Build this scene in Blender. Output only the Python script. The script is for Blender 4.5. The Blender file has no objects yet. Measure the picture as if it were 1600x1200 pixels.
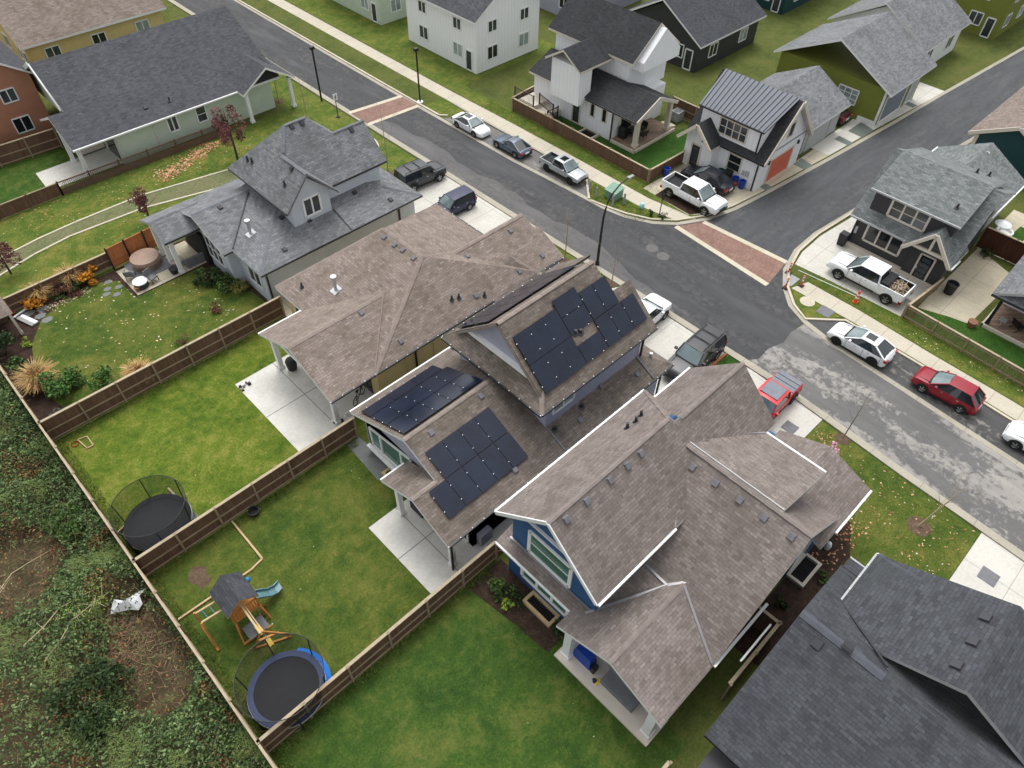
import bpy, math, random
from mathutils import Vector, Matrix
from bisect import bisect
R = math.radians
random.seed(7)
sc = bpy.context.scene
COL = sc.collection
OFF = {}

# ------------------------------------------------------------------ camera
CF, CP, CR, CH, CZ = 1138.0, R(48.42), R(-1.5), R(44.8), 35.0
_f = Vector((math.cos(CP)*math.cos(CH), math.cos(CP)*math.sin(CH), -math.sin(CP)))
_r = Vector((math.sin(CH), -math.cos(CH), 0))
_d = _f.cross(_r)
cx_ = math.cos(CR)*_r + math.sin(CR)*_d
cy_ = -math.sin(CR)*_r + math.cos(CR)*_d
cam_d = bpy.data.cameras.new('camera'); cam = bpy.data.objects.new('camera', cam_d); COL.objects.link(cam)
cam.matrix_world = Matrix(((cx_.x, -cy_.x, -_f.x, 0), (cx_.y, -cy_.y, -_f.y, 0), (cx_.z, -cy_.z, -_f.z, CZ), (0, 0, 0, 1)))
cam_d.sensor_width = 36; cam_d.sensor_fit = 'HORIZONTAL'; cam_d.lens = 36*CF/1600
cam_d.clip_start = 0.5; cam_d.clip_end = 2000
sc.camera = cam

# ------------------------------------------------------------------ node materials
MATS = {}
class N:
    def __init__(s, name):
        m = bpy.data.materials.new(name); m.use_nodes = True; s.m = m; s.t = m.node_tree; s.n = s.t.nodes
        s.b = s.n['Principled BSDF']; MATS[name] = m
    def new(s, typ, **kw):
        x = s.n.new(typ)
        for k, v in kw.items():
            if k in x.inputs: x.inputs[k].default_value = v
            else: setattr(x, k, v)
        return x
    def link(s, a, b): s.t.links.new(a, b)
    def coord(s, kind='Object'):
        if kind == 'UV': return s.new('ShaderNodeUVMap', uv_map='UVMap').outputs[0]
        return s.new('ShaderNodeNewGeometry').outputs['Position'] if kind == 'World' else s.new('ShaderNodeTexCoord').outputs[kind]
    def mapping(s, src, scale=(1, 1, 1), rot=(0, 0, 0)):
        mp = s.new('ShaderNodeMapping'); mp.inputs['Scale'].default_value = scale; mp.inputs['Rotation'].default_value = rot
        s.link(src, mp.inputs[0]); return mp.outputs[0]
    def noise(s, src, scale, detail=3, rough=.55, dist=0):
        x = s.new('ShaderNodeTexNoise'); x.inputs['Scale'].default_value = scale; x.inputs['Detail'].default_value = detail
        x.inputs['Roughness'].default_value = rough; x.inputs['Distortion'].default_value = dist
        s.link(src, x.inputs['Vector']); return x.outputs['Fac']
    def ramp(s, fac, stops):
        x = s.new('ShaderNodeValToRGB'); e = x.color_ramp.elements
        while len(e) < len(stops): e.new(.5)
        for el, (p, c) in zip(e, stops):
            el.position = p; el.color = (*c, 1) if len(c) == 3 else c
        s.link(fac, x.inputs[0]); return x.outputs[0]
    def mix(s, fac, a, b, mode='MIX'):
        x = s.new('ShaderNodeMix', data_type='RGBA', blend_type=mode)
        for val, sock in ((fac, x.inputs[0]), (a, x.inputs[6]), (b, x.inputs[7])):
            if hasattr(val, 'is_linked'): s.link(val, sock)
            else: sock.default_value = val if not isinstance(val, tuple) else ((*val, 1) if len(val) == 3 else val)
        return x.outputs[2]
    def math(s, op, a, b=0.5):
        x = s.new('ShaderNodeMath', operation=op)
        for v, i in ((a, 0), (b, 1)):
            if hasattr(v, 'is_linked'): s.link(v, x.inputs[i])
            else: x.inputs[i].default_value = v
        return x.outputs[0]
    def bump(s, h, strength=.3, dist=.02):
        x = s.new('ShaderNodeBump'); x.inputs['Strength'].default_value = strength; x.inputs['Distance'].default_value = dist
        s.link(h, x.inputs['Height']); s.link(x.outputs[0], s.b.inputs['Normal'])
    def out(s, color, rough=.85, metal=0, spec=.5, coat=0):
        if hasattr(color, 'is_linked'): s.link(color, s.b.inputs['Base Color'])
        else: s.b.inputs['Base Color'].default_value = (*color, 1)
        s.b.inputs['Roughness'].default_value = rough; s.b.inputs['Metallic'].default_value = metal
        s.b.inputs['Specular IOR Level'].default_value = spec; s.b.inputs['Coat Weight'].default_value = coat
        s.b.inputs['Coat Roughness'].default_value = .06
        return s.m

def c255(r, g, b):
    f = lambda v: (v/255/12.92) if v <= 10 else ((v/255+.055)/1.055)**2.4
    return (f(r), f(g), f(b))
def sc_(c, k): return tuple(min(1, v*k) for v in c)

def m_plain(name, c, rough=.8, metal=0, spec=.4, coat=0, var=.12, scale=3.0):
    k = N(name); p = k.coord('World'); n = k.noise(p, scale, 4)
    return k.out(k.ramp(n, [(.3, sc_(c, 1-var)), (.7, sc_(c, 1+var))]), rough, metal, spec, coat)

def m_paint(name, c, metal=.0, rough=.32):
    k = N(name); p = k.coord('Object'); n = k.noise(p, 2.5, 3)
    dust = k.ramp(n, [(.35, c), (.8, tuple(v*.9+.012 for v in c))])
    return k.out(dust, rough, metal, .4, .3)

def m_shingle(name, a, b, c, moss=None, cap=.0):
    """asphalt shingle: UV in metres, one brick per tab, weathering in broad patches"""
    k = N(name); uv = k.coord('UV')
    def br(c1, c2, w, h, off=.5):
        t = k.new('ShaderNodeTexBrick', offset=off, offset_frequency=2, squash=1.0)
        t.inputs['Color1'].default_value = (*c1, 1); t.inputs['Color2'].default_value = (*c2, 1); t.inputs['Mortar'].default_value = (*sc_(a, .55), 1)
        t.inputs['Scale'].default_value = 1; t.inputs['Mortar Size'].default_value = .012; t.inputs['Mortar Smooth'].default_value = .3
        t.inputs['Brick Width'].default_value = w; t.inputs['Row Height'].default_value = h
        k.link(uv, t.inputs['Vector']); return t
    t1 = br(a, c, .36, .16); t2 = br((0, 0, 0), (1, 1, 1), .25, .16, .37)
    t2.inputs['Mortar Size'].default_value = 0; t2.inputs['Mortar'].default_value = (.5, .5, .5, 1)
    col = k.mix(k.math('ADD', k.math('MULTIPLY', t2.outputs['Color'], .4), .3), t1.outputs['Color'], b)
    n4 = k.noise(k.mapping(uv, (1.3, .16, 1)), 1.1, 5, .65)
    col = k.mix(1.0, col, k.ramp(n4, [(.32, (.86, .86, .85)), (.6, (1.04, 1.04, 1.04))]), 'MULTIPLY')
    n1 = k.noise(uv, .3, 5, .6); n2 = k.noise(uv, 9, 2)
    col = k.mix(1.0, col, k.ramp(n1, [(.3, (.9, .9, .9)), (.7, (1.07, 1.07, 1.07))]), 'MULTIPLY')
    col = k.mix(1.0, col, k.ramp(n2, [(.3, (.86, .86, .86)), (.7, (1.12, 1.12, 1.12))]), 'MULTIPLY')
    if moss:
        n3 = k.noise(k.coord('World'), .5, 5, .65)
        f = k.ramp(n3, [(.5, (0, 0, 0)), (.68, (1, 1, 1))])
        col = k.mix(k.math('MULTIPLY', f, .5), col, moss)
    k.bump(t1.outputs['Fac'], -.5, .03)
    return k.out(col, .92, 0, .25)

def m_siding(name, c, pitch=.16, vert=False, rough=.65, var=.06):
    k = N(name); p = k.coord('World')
    sep = k.new('ShaderNodeSeparateXYZ'); k.link(p, sep.inputs[0])
    src = k.math('ADD', sep.outputs[0], sep.outputs[1]) if vert else sep.outputs[2]
    saw = k.math('FRACT', k.math('DIVIDE', src, pitch))
    n = k.noise(p, 1.2, 4)
    col = k.ramp(n, [(.3, sc_(c, 1-var)), (.7, sc_(c, 1+var))])
    line = k.ramp(saw, [(0, (.72, .72, .72)), (.1, (1, 1, 1)), (1, (1, 1, 1))])
    k.bump(saw, .4, .03)
    return k.out(k.mix(1.0, col, line, 'MULTIPLY'), rough, 0, .35)

def m_grass(name, c1, c2, c3, big=.22, dry=.5):
    k = N(name); p = k.coord('World')
    n1 = k.noise(p, big, 6, .66, .6); n2 = k.noise(p, 1.5, 6, .75, .3); n3 = k.noise(p, 8, 4, .75); n4 = k.noise(p, 40, 2, .7)
    f = k.math('ADD', k.math('MULTIPLY', n1, .6), k.math('MULTIPLY', n2, .4))
    col = k.ramp(f, [(.38, c1), (.5, c2), (.62, c3)])
    col = k.mix(k.ramp(n2, [(.5, (0, 0, 0)), (.7, (dry, dry, dry))]), col, c3)
    col = k.mix(1.0, col, k.ramp(n3, [(.28, (.62, .64, .6)), (.72, (1.38, 1.36, 1.3))]), 'MULTIPLY')
    col = k.mix(1.0, col, k.ramp(n4, [(.2, (.55, .55, .55)), (.8, (1.45, 1.45, 1.4))]), 'MULTIPLY')
    k.bump(k.math('ADD', n3, n4), .8, .06)
    return k.out(col, .95, 0, .15)

def m_concrete(name, c, joint=None, stain=.25, sw=None):
    k = N(name); p = k.coord('World')
    n1 = k.noise(p, .5, 5, .65, .5); n2 = k.noise(p, 5, 4, .7); n3 = k.noise(p, 60, 2)
    col = k.ramp(n1, [(.3, sc_(c, 1-stain)), (.55, c), (.75, sc_(c, 1.05))])
    col = k.mix(1.0, col, k.ramp(n2, [(.3, (.9, .9, .89)), (.7, (1.06, 1.06, 1.06))]), 'MULTIPLY')
    col = k.mix(1.0, col, k.ramp(n3, [(.3, (.97, .97, .97)), (.7, (1.02, 1.02, 1.02))]), 'MULTIPLY')
    if joint:
        sep = k.new('ShaderNodeSeparateXYZ'); k.link(p, sep.inputs[0])
        for ax, j in zip((0, 1), joint):
            if not j: continue
            fr = k.math('FRACT', k.math('DIVIDE', sep.outputs[ax], j))
            col = k.mix(1.0, col, k.ramp(fr, [(0, (.6, .6, .6)), (.03/j, (.62, .62, .6)), (.05/j, (1, 1, 1))]), 'MULTIPLY')
    k.bump(n3, .1, .01)
    return k.out(col, .85, 0, .3)

def m_leaf(name, cs, rough=.6):
    k = N(name); g = k.new('ShaderNodeNewGeometry')
    st = [(i/max(1, len(cs)-1), c) for i, c in enumerate(cs)]
    col = k.ramp(g.outputs['Random Per Island'], st)
    n = k.noise(g.outputs['Position'], 1.6, 3)
    col = k.mix(1.0, col, k.ramp(n, [(.35, (.7, .7, .7)), (.65, (1.25, 1.25, 1.25))]), 'MULTIPLY')
    k.out(col, rough, 0, .25)
    return k.m

def m_wood(name, c, ax=2, w=.14, var=.25):
    """boards w wide running across axis (sum of x,y)"""
    k = N(name); p = k.coord('World'); sep = k.new('ShaderNodeSeparateXYZ'); k.link(p, sep.inputs[0])
    src = k.math('ADD', sep.outputs[0], sep.outputs[1]) if ax == 2 else sep.outputs[2]
    q = k.math('DIVIDE', src, w); fr = k.math('FRACT', q); fl = k.math('FLOOR', q)
    wn = k.new('ShaderNodeTexWhiteNoise', noise_dimensions='1D'); k.link(fl, wn.inputs['W'])
    col = k.ramp(wn.outputs['Value'], [(0, sc_(c, 1-var)), (1, sc_(c, 1+var))])
    n = k.noise(k.mapping(p, (3, 3, .6)), 3, 4)
    col = k.mix(1.0, col, k.ramp(n, [(.3, (.8, .8, .8)), (.7, (1.15, 1.15, 1.15))]), 'MULTIPLY')
    col = k.mix(1.0, col, k.ramp(fr, [(0, (.4, .4, .4)), (.09, (1, 1, 1)), (1, (1, 1, 1))]), 'MULTIPLY')
    return k.out(col, .85, 0, .25)

def m_glass(name, c=(.012, .016, .018), rough=.06, spec=.7):
    k = N(name); n = k.noise(k.coord('World'), .7, 2)
    return k.out(k.ramp(n, [(.3, sc_(c, .7)), (.7, sc_(c, 1.5))]), rough, 0, spec)

# ------------------------------------------------------------------ mesh builder
class MB:
    def __init__(s): s.v = []; s.f = []; s.mi = []; s.uv = []
    def face(s, pts, mi=0, uv=None):
        b = len(s.v); s.v += [tuple(p) for p in pts]; s.f.append(tuple(range(b, b+len(pts)))); s.mi.append(mi); s.uv.append(uv)
        return s
    def idx(s, verts, faces, mi=0):
        b = len(s.v); s.v += [tuple(p) for p in verts]
        for f in faces: s.f.append(tuple(b+i for i in f)); s.mi.append(mi); s.uv.append(None)
        return s
    def hexa(s, p, mi=0):
        return s.idx(p, [(3, 2, 1, 0), (4, 5, 6, 7), (0, 1, 5, 4), (1, 2, 6, 5), (2, 3, 7, 6), (3, 0, 4, 7)], mi)
    def box(s, x0, y0, z0, x1, y1, z1, mi=0):
        return s.hexa([(x0, y0, z0), (x1, y0, z0), (x1, y1, z0), (x0, y1, z0), (x0, y0, z1), (x1, y0, z1), (x1, y1, z1), (x0, y1, z1)], mi)
    def bar(s, p, q, w, h=None, mi=0, up=(0, 0, 1)):
        p, q = Vector(p), Vector(q); h = h or w; d = (q-p)
        if d.length < 1e-6: return s
        d.normalize(); u = Vector(up)
        if abs(d.dot(u)) > .98: u = Vector((1, 0, 0))
        a = d.cross(u).normalized()*(w/2); b = a.cross(d).normalized()*(h/2)
        return s.hexa([p-a-b, q-a-b, q+a-b, p+a-b, p-a+b, q-a+b, q+a+b, p+a+b], mi)
    def tube(s, pts, r, n=8, mi=0, cap=True):
        pts = [Vector(p) for p in pts]; rs = r if isinstance(r, (list, tuple)) else [r]*len(pts)
        vs = []; prev = None
        for i, p in enumerate(pts):
            d = (pts[min(i+1, len(pts)-1)]-pts[max(i-1, 0)]).normalized()
            u = Vector((0, 0, 1)) if abs(d.z) < .95 else Vector((1, 0, 0))
            a = d.cross(u).normalized(); b = a.cross(d)
            for j in range(n):
                t = 2*math.pi*j/n; vs.append(p+(a*math.cos(t)+b*math.sin(t))*rs[i])
        fs = [(i*n+j, i*n+(j+1) % n, (i+1)*n+(j+1) % n, (i+1)*n+j) for i in range(len(pts)-1) for j in range(n)]
        if cap: fs += [tuple(reversed(range(n))), tuple(range((len(pts)-1)*n, len(pts)*n))]
        return s.idx(vs, fs, mi)
    def lathe(s, prof, cx, cy, n=16, mi=0):
        vs = [(cx+r*math.cos(2*math.pi*j/n), cy+r*math.sin(2*math.pi*j/n), z) for r, z in prof for j in range(n)]
        fs = [(i*n+j, i*n+(j+1) % n, (i+1)*n+(j+1) % n, (i+1)*n+j) for i in range(len(prof)-1) for j in range(n)]
        fs += [tuple(reversed(range(n))), tuple(range((len(prof)-1)*n, len(prof)*n))]
        return s.idx(vs, fs, mi)
    def prism(s, poly, z0, z1, mi=0):
        n = len(poly)
        vs = [(x, y, z0) for x, y in poly]+[(x, y, z1) for x, y in poly]
        return s.idx(vs, [tuple(reversed(range(n))), tuple(range(n, 2*n))]+[(i, (i+1) % n, n+(i+1) % n, n+i) for i in range(n)], mi)
    def sphere(s, c, r, n=10, m=6, mi=0):
        rx, ry, rz = r if isinstance(r, (list, tuple)) else (r, r, r)
        vs = []
        for i in range(m+1):
            t = math.pi*i/m
            for j in range(n): vs.append((c[0]+rx*math.sin(t)*math.cos(2*math.pi*j/n), c[1]+ry*math.sin(t)*math.sin(2*math.pi*j/n), c[2]-rz*math.cos(t)))
        return s.idx(vs, [(i*n+j, i*n+(j+1) % n, (i+1)*n+(j+1) % n, (i+1)*n+j) for i in range(m) for j in range(n)], mi)
    def build(s, name, mats, parent=None, off=None, smooth=False, label=None):
        if not s.v: return None
        me = bpy.data.meshes.new(name)
        if off is None:
            r = parent
            while r is not None and r.parent is not None: r = r.parent
            off = OFF.get(r.name, (0, 0, 0)) if r is not None else (0, 0, 0)
        me.from_pydata([(x-off[0], y-off[1], z-off[2]) for x, y, z in s.v], [], s.f)
        mats = mats if isinstance(mats, (list, tuple)) else [mats]
        for m in mats: me.materials.append(MATS[m] if isinstance(m, str) else m)
        me.polygons.foreach_set('material_index', s.mi)
        if any(u is not None for u in s.uv):
            lay = me.uv_layers.new(name='UVMap'); k = 0
            for p, u in zip(me.polygons, s.uv):
                for j, li in enumerate(p.loop_indices):
                    if u is not None: lay.data[li].uv = u[j]
        if smooth:
            me.polygons.foreach_set('use_smooth', [True]*len(me.polygons))
            if smooth is not True: me.set_sharp_from_angle(angle=R(smooth))
        me.update()
        o = bpy.data.objects.new(name, me); COL.objects.link(o)
        if parent is not None: o.parent = parent
        else: o.location = off
        if label: o['label'] = label
        return o

def thing(name, label, cat, loc=(0, 0, 0), rz=0, group=None, world=True):
    o = bpy.data.objects.new(name, None); COL.objects.link(o); o.empty_display_size = .3
    o.location = loc; o.rotation_euler = (0, 0, rz); o['label'] = label; o['category'] = cat
    if group: o['group'] = group
    OFF[o.name] = tuple(loc) if world else (0, 0, 0)
    return o
def tag(o, label, cat, group=None, kind=None):
    o['label'] = label; o['category'] = cat
    if group: o['group'] = group
    if kind: o['kind'] = kind
    return o
def struct(name, mb, mat, label=None, cat=None):
    o = mb.build(name, mat); o['kind'] = 'structure'
    o['label'] = label or name.replace('_', ' '); o['category'] = cat or name.split('_')[-1]
    return o
def sheet(name, poly, z, mat, label, cat=None):
    m = MB(); m.face([(x, y, z) for x, y in poly]); return struct(name, m, mat, label, cat)
def copy_tree(o, parent=None):
    c = o.copy(); COL.objects.link(c)
    if parent is not None: c.parent = parent
    for ch in list(o.children): copy_tree(ch, c)
    return c
# ------------------------------------------------------------------ palette
m_shingle('shingle_brown', c255(106, 95, 88), c255(133, 121, 113), c255(157, 145, 137), moss=c255(98, 87, 72))
m_shingle('shingle_solar', c255(92, 84, 77), c255(118, 108, 101), c255(140, 130, 122), moss=c255(72, 67, 56))
m_shingle('shingle_taupe', c255(102, 93, 89), c255(128, 118, 113), c255(150, 141, 135), moss=c255(92, 84, 76))
m_shingle('shingle_grey', c255(94, 96, 98), c255(117, 119, 122), c255(147, 149, 152), moss=c255(84, 88, 86))
m_shingle('shingle_charcoal', c255(62, 63, 67), c255(80, 81, 86), c255(98, 99, 104))
m_shingle('shingle_slate', c255(56, 58, 62), c255(69, 71, 76), c255(88, 91, 96), moss=c255(70, 73, 72))
m_shingle('shingle_green_grey', c255(86, 91, 92), c255(112, 117, 117), c255(146, 150, 150))
m_shingle('shingle_black', c255(44, 45, 48), c255(56, 57, 60), c255(68, 69, 72))
for n_, c_ in (('cap_brown', (133, 121, 113)), ('cap_taupe', (126, 116, 111)), ('cap_grey', (106, 109, 114)), ('cap_slate', (76, 79, 86)), ('cap_solar', (134, 124, 116))):
    m_plain(n_, c255(*c_), .92, var=.14, scale=2.2)
m_plain('white_trim', c255(226, 227, 226), .55, var=.04)
m_plain('cream_trim', c255(205, 196, 182), .6, var=.05)
m_plain('grey_trim', c255(170, 172, 172), .5, var=.05)
m_plain('flash_grey', c255(150, 148, 150), .45, .6, var=.08)
m_plain('flash_black', c255(40, 41, 44), .5, var=.1)
m_plain('black_metal', c255(30, 31, 33), .45, var=.15)
m_plain('vent_grey', c255(112, 112, 116), .8, var=.12)
m_plain('vent_dark', c255(54, 55, 59), .55, var=.12)
m_plain('galvanized', c255(190, 192, 194), .35, .7, var=.06)
m_plain('white_cap', c255(238, 238, 236), .5, var=.03)
m_siding('siding_bluegrey', c255(190, 198, 206))
m_siding('siding_yellow', c255(206, 184, 130))
m_siding('siding_lilac', c255(166, 168, 184))
m_siding('siding_blue', c255(48, 88, 132), .17)
m_siding('siding_green', c255(190, 203, 186))
m_siding('siding_charcoal', c255(60, 60, 62))
m_siding('siding_teal', c255(30, 66, 72))
m_siding('siding_olive', c255(118, 124, 52))
m_siding('siding_salmon', c255(176, 124, 100), .2)
m_siding('board_white', c255(232, 234, 236), .45, True, .6, .02)
m_siding('garage_grey', c255(170, 173, 173), .5)
m_siding('garage_blue', c255(120, 130, 138), .5)
m_siding('door_salmon', c255(208, 106, 84), .5)
m_plain('foundation', c255(186, 180, 170), .9, var=.1)
m_glass('glass_dark'); m_glass('glass_teal', c255(52, 98, 84), .12, .6); m_glass('glass_blind', c255(140, 152, 152), .25, .5); m_glass('glass_grey', c255(60, 66, 70), .1, .6)
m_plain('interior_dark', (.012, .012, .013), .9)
m_plain('soffit_grey', c255(196, 190, 184), .8)
m_wood('deck_wood', c255(140, 120, 104), 2, .15)
m_plain('metal_roof', c255(104, 109, 117), .6, .15, var=.05, scale=.8)
# solar cells: near black blue glass with a fine cell grid
k = N('solar_cell'); uv = k.coord('UV')
t = k.new('ShaderNodeTexBrick', offset=0.0, squash=1.0)
t.inputs['Color1'].default_value = (.005, .0095, .024, 1); t.inputs['Color2'].default_value = (.006, .0115, .028, 1); t.inputs['Mortar'].default_value = (.0085, .015, .036, 1)
t.inputs['Scale'].default_value = 1; t.inputs['Brick Width'].default_value = .17; t.inputs['Row Height'].default_value = .17; t.inputs['Mortar Size'].default_value = .006
k.link(uv, t.inputs['Vector']); n_ = k.noise(k.coord('World'), .9, 2)
k.out(k.mix(1.0, t.outputs['Color'], k.ramp(n_, [(.3, (.75, .75, .8)), (.7, (1.35, 1.35, 1.3))]), 'MULTIPLY'), .13, 0, .5)
m_plain('solar_frame', (.006, .006, .007), .4)

HIT = []     # every roof plane, for mounting vents and panels on the surface
def ray(px, py):
    return (cx_*((px-800)/CF)+cy_*((py-600)/CF)+_f)
def hit(px, py):
    """the roof point seen at a photo pixel: a real intersection with the roof planes"""
    d = ray(px, py); o = Vector((0, 0, CZ)); best = None
    for poly, n in HIT:
        dn = d.dot(n)
        if abs(dn) < 1e-6: continue
        t = (poly[0]-o).dot(n)/dn
        if t <= 0: continue
        p = o+d*t
        ins = all((poly[(i+1) % len(poly)]-poly[i]).cross(p-poly[i]).dot(n) > -.02 for i in range(len(poly)))
        if ins and (best is None or t < best[0]): best = (t, p, n)
    return best[1:] if best else (None, None)

def norm(poly):
    n = Vector((0, 0, 0))
    for i in range(len(poly)):
        a, b = poly[i], poly[(i+1) % len(poly)]
        n += Vector(((a.y-b.y)*(a.z+b.z), (a.z-b.z)*(a.x+b.x), (a.x-b.x)*(a.y+b.y)))
    return n.normalized()

def roof(parent, polys, mat, trim, th=.2, name='roof'):
    """sloped slabs: shingled tops with uv in metres, fascia on the outer edges, soffit below"""
    m = MB(); P = []; cnt = {}
    key = lambda a, b: tuple(sorted((tuple(round(c, 2) for c in a), tuple(round(c, 2) for c in b))))
    for poly in polys:
        q = [Vector(p) for p in poly]; n = norm(q)
        if n.z < 0: q.reverse(); n = -n
        P.append((q, n)); HIT.append((q, n))
        for i in range(len(q)): cnt[key(q[i], q[(i+1) % len(q)])] = cnt.get(key(q[i], q[(i+1) % len(q)]), 0)+1
    for q, n in P:
        al = Vector((0, 0, 1)).cross(n)
        al = al.normalized() if al.length > 1e-4 else Vector((1, 0, 0))
        up = n.cross(al)
        m.face(q, 0, [(p.dot(al), p.dot(up)) for p in q])
        lo = [p-Vector((0, 0, th)) for p in q]
        m.face(list(reversed(lo)), 2)
        for i in range(len(q)):
            j = (i+1) % len(q)
            if cnt[key(q[i], q[j])] == 1: m.face([q[j], q[i], lo[i], lo[j]], 1)
    return m.build(name, [mat, trim, 'soffit_grey'], parent)

def gable(x0, x1, y0, y1, ze, zr, ax='x', mid=None, ze2=None):
    ze2 = ze if ze2 is None else ze2
    if ax == 'x':
        c = (y0+y1)/2 if mid is None else mid
        return [[(x0, y0, ze), (x1, y0, ze), (x1, c, zr), (x0, c, zr)], [(x1, y1, ze2), (x0, y1, ze2), (x0, c, zr), (x1, c, zr)]]
    c = (x0+x1)/2 if mid is None else mid
    return [[(x0, y1, ze), (x0, y0, ze), (c, y0, zr), (c, y1, zr)], [(x1, y0, ze2), (x1, y1, ze2), (c, y1, zr), (c, y0, zr)]]

def caps(parent, segs, mat, w=.13, name='ridge_cap', lift=.012):
    for a, b in segs:
        m = MB(); a, b = Vector(a), Vector(b); n = max(1, int((b-a).length/.45)); d = (b-a).normalized(); s = d.cross(Vector((0, 0, 1))).normalized()*w
        for i in range(n):
            p, q = a.lerp(b, i/n), a.lerp(b, (i+1)/n); u = Vector((0, 0, lift+.012*(i % 2))); dn = Vector((0, 0, -w*.35))
            m.face([p+s+u+dn, q+s+u+dn, q+u, p+u]); m.face([p+u, q+u, q-s+u+dn, p-s+u+dn])
        m.build(name, mat, parent)
def flash(parent, segs, mat='flash_grey', w=.09, name='valley_flashing'):
    for a, b in segs: MB().bar(a, b, w, .06).build(name, mat, parent)
def gutter(parent, segs, mat, w=.1, clips=False):
    for a, b in segs:
        a, b = Vector(a), Vector(b); dz = Vector((0, 0, -.06))
        o = MB().bar(a+dz, b+dz, w, .11).build('gutter', mat, parent)
        if clips:
            n = int((b-a).length/.75); c = MB()
            for i in range(n+1):
                p = a.lerp(b, i/max(1, n)); c.box(p.x-.022, p.y-.022, p.z-.02, p.x+.022, p.y+.022, p.z+.035)
            c.build('string_lights', 'white_cap', o)
def bars(parent, name, mat, segs, w, h):
    for a, b in segs: MB().bar(a, b, w, h).build(name, mat, parent)
def downspout(parent, x, y, z0, z1, mat='black_metal'):
    MB().box(x-.05, y-.05, z0, x+.05, y+.05, z1).build('downspout', mat, parent)
def walls(parent, mat, boxes=(), gables=(), base=True):
    """boxes: (x0,x1,y0,y1,z0,z1); gables: (x0,x1,y0,y1,z0,ze,zr,axis,mid)"""
    m = MB()
    for x0, x1, y0, y1, z0, z1 in boxes: m.box(x0, y0, z0, x1, y1, z1)
    for x0, x1, y0, y1, z0, ze, zr, ax, mid in gables:
        if ax == 'x':
            c = mid if mid is not None else (y0+y1)/2; P = [(y0, z0), (y1, z0), (y1, ze), (c, zr), (y0, ze)]
            vs = [(x0, a, b) for a, b in P]+[(x1, a, b) for a, b in P]
        else:
            c = mid if mid is not None else (x0+x1)/2; P = [(x0, z0), (x1, z0), (x1, ze), (c, zr), (x0, ze)]
            vs = [(a, y1, b) for a, b in P]+[(a, y0, b) for a, b in P]
        m.idx(vs, [(4, 3, 2, 1, 0), (5, 6, 7, 8, 9)]+[(i, (i+1) % 5, 5+(i+1) % 5, 5+i) for i in range(5)])
    return m.build('wall', mat, parent)

def window(parent, ax, pos, a0, a1, z0, z1, out, frame='white_trim', pane='glass_dark', nv=0, nh=0, fw=.1, name='window', shear=None, cross='same'):
    """window on the plane ax = pos, frame proud of the wall on the side out (+1/-1); shear gives another top edge ((a,z) polygon)"""
    T = (lambda a, z, d: (pos+out*d, a, z)) if ax == 'x' else (lambda a, z, d: (a, pos+out*d, z))
    m = MB(); g = MB(); poly = shear or [(a0, z0), (a1, z0), (a1, z1), (a0, z1)]
    n = len(poly)
    for i in range(n):
        a, b = poly[i], poly[(i+1) % n]; m.bar(T(*a, .03), T(*b, .03), fw, .08 if True else 0, up=(1, 0, 0) if ax == 'x' else (0, 1, 0))
    bm = MB()
    for i in range(nv):
        a = a0+(a1-a0)*(i+1)/(nv+1); m.bar(T(a, z0, .03), T(a, z1, .03), fw*.8, .07, up=(1, 0, 0) if ax == 'x' else (0, 1, 0))
    for i in range(nh):
        z = z0+(z1-z0)*(i+1)/(nh+1); m.bar(T(a0, z, .025), T(a1, z, .025), .05, .05, up=(1, 0, 0) if ax == 'x' else (0, 1, 0))
    f = m.build(name, frame, parent)
    pts = [T(a, z, .018) for a, z in poly]
    q = [Vector(p) for p in pts]
    nn = norm(q); want = Vector((out, 0, 0)) if ax == 'x' else Vector((0, out, 0))
    g.face(pts if nn.dot(want) > 0 else list(reversed(pts)))
    g.build('pane', pane, f)
    return f
def door(parent, ax, pos, a0, a1, z1, out, frame='cream_trim', leaf='black_metal', lights=4, z0=.1):
    f = window(parent, ax, pos, a0, a1, z0, z1, out, frame, leaf, fw=.13, name='door')
    T = (lambda a, z, d: (pos+out*d, a, z)) if ax == 'x' else (lambda a, z, d: (a, pos+out*d, z))
    g = MB(); w = a1-a0
    for i in range(lights):
        za = z0+.25+(z1-z0-.4)*i/lights; zb = za+(z1-z0-.4)/lights-.1
        p = [T(a0+.2*w, za, .03), T(a1-.2*w, za, .03), T(a1-.2*w, zb, .03), T(a0+.2*w, zb, .03)]
        q = [Vector(v) for v in p]; want = Vector((out, 0, 0)) if ax == 'x' else Vector((0, out, 0))
        g.face(p if norm(q).dot(want) > 0 else p[::-1])
    g.build('door_light', 'glass_grey', f)
    h = T(a1-.1*w, z0+1.0, .07); MB().box(h[0]-.04, h[1]-.04, h[2]-.1, h[0]+.04, h[1]+.04, h[2]+.1).build('handle', 'galvanized', f)
    return f
def post(parent, x, y, z1, w=.3, mat='white_trim', z0=0.0):
    m = MB().box(x-w/2, y-w/2, z0, x+w/2, y+w/2, z1)
    m.box(x-w*.65, y-w*.65, z0, x+w*.65, y+w*.65, z0+.25); m.box(x-w*.62, y-w*.62, z1-.15, x+w*.62, y+w*.62, z1)
    return m.build('porch_post', mat, parent)

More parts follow.
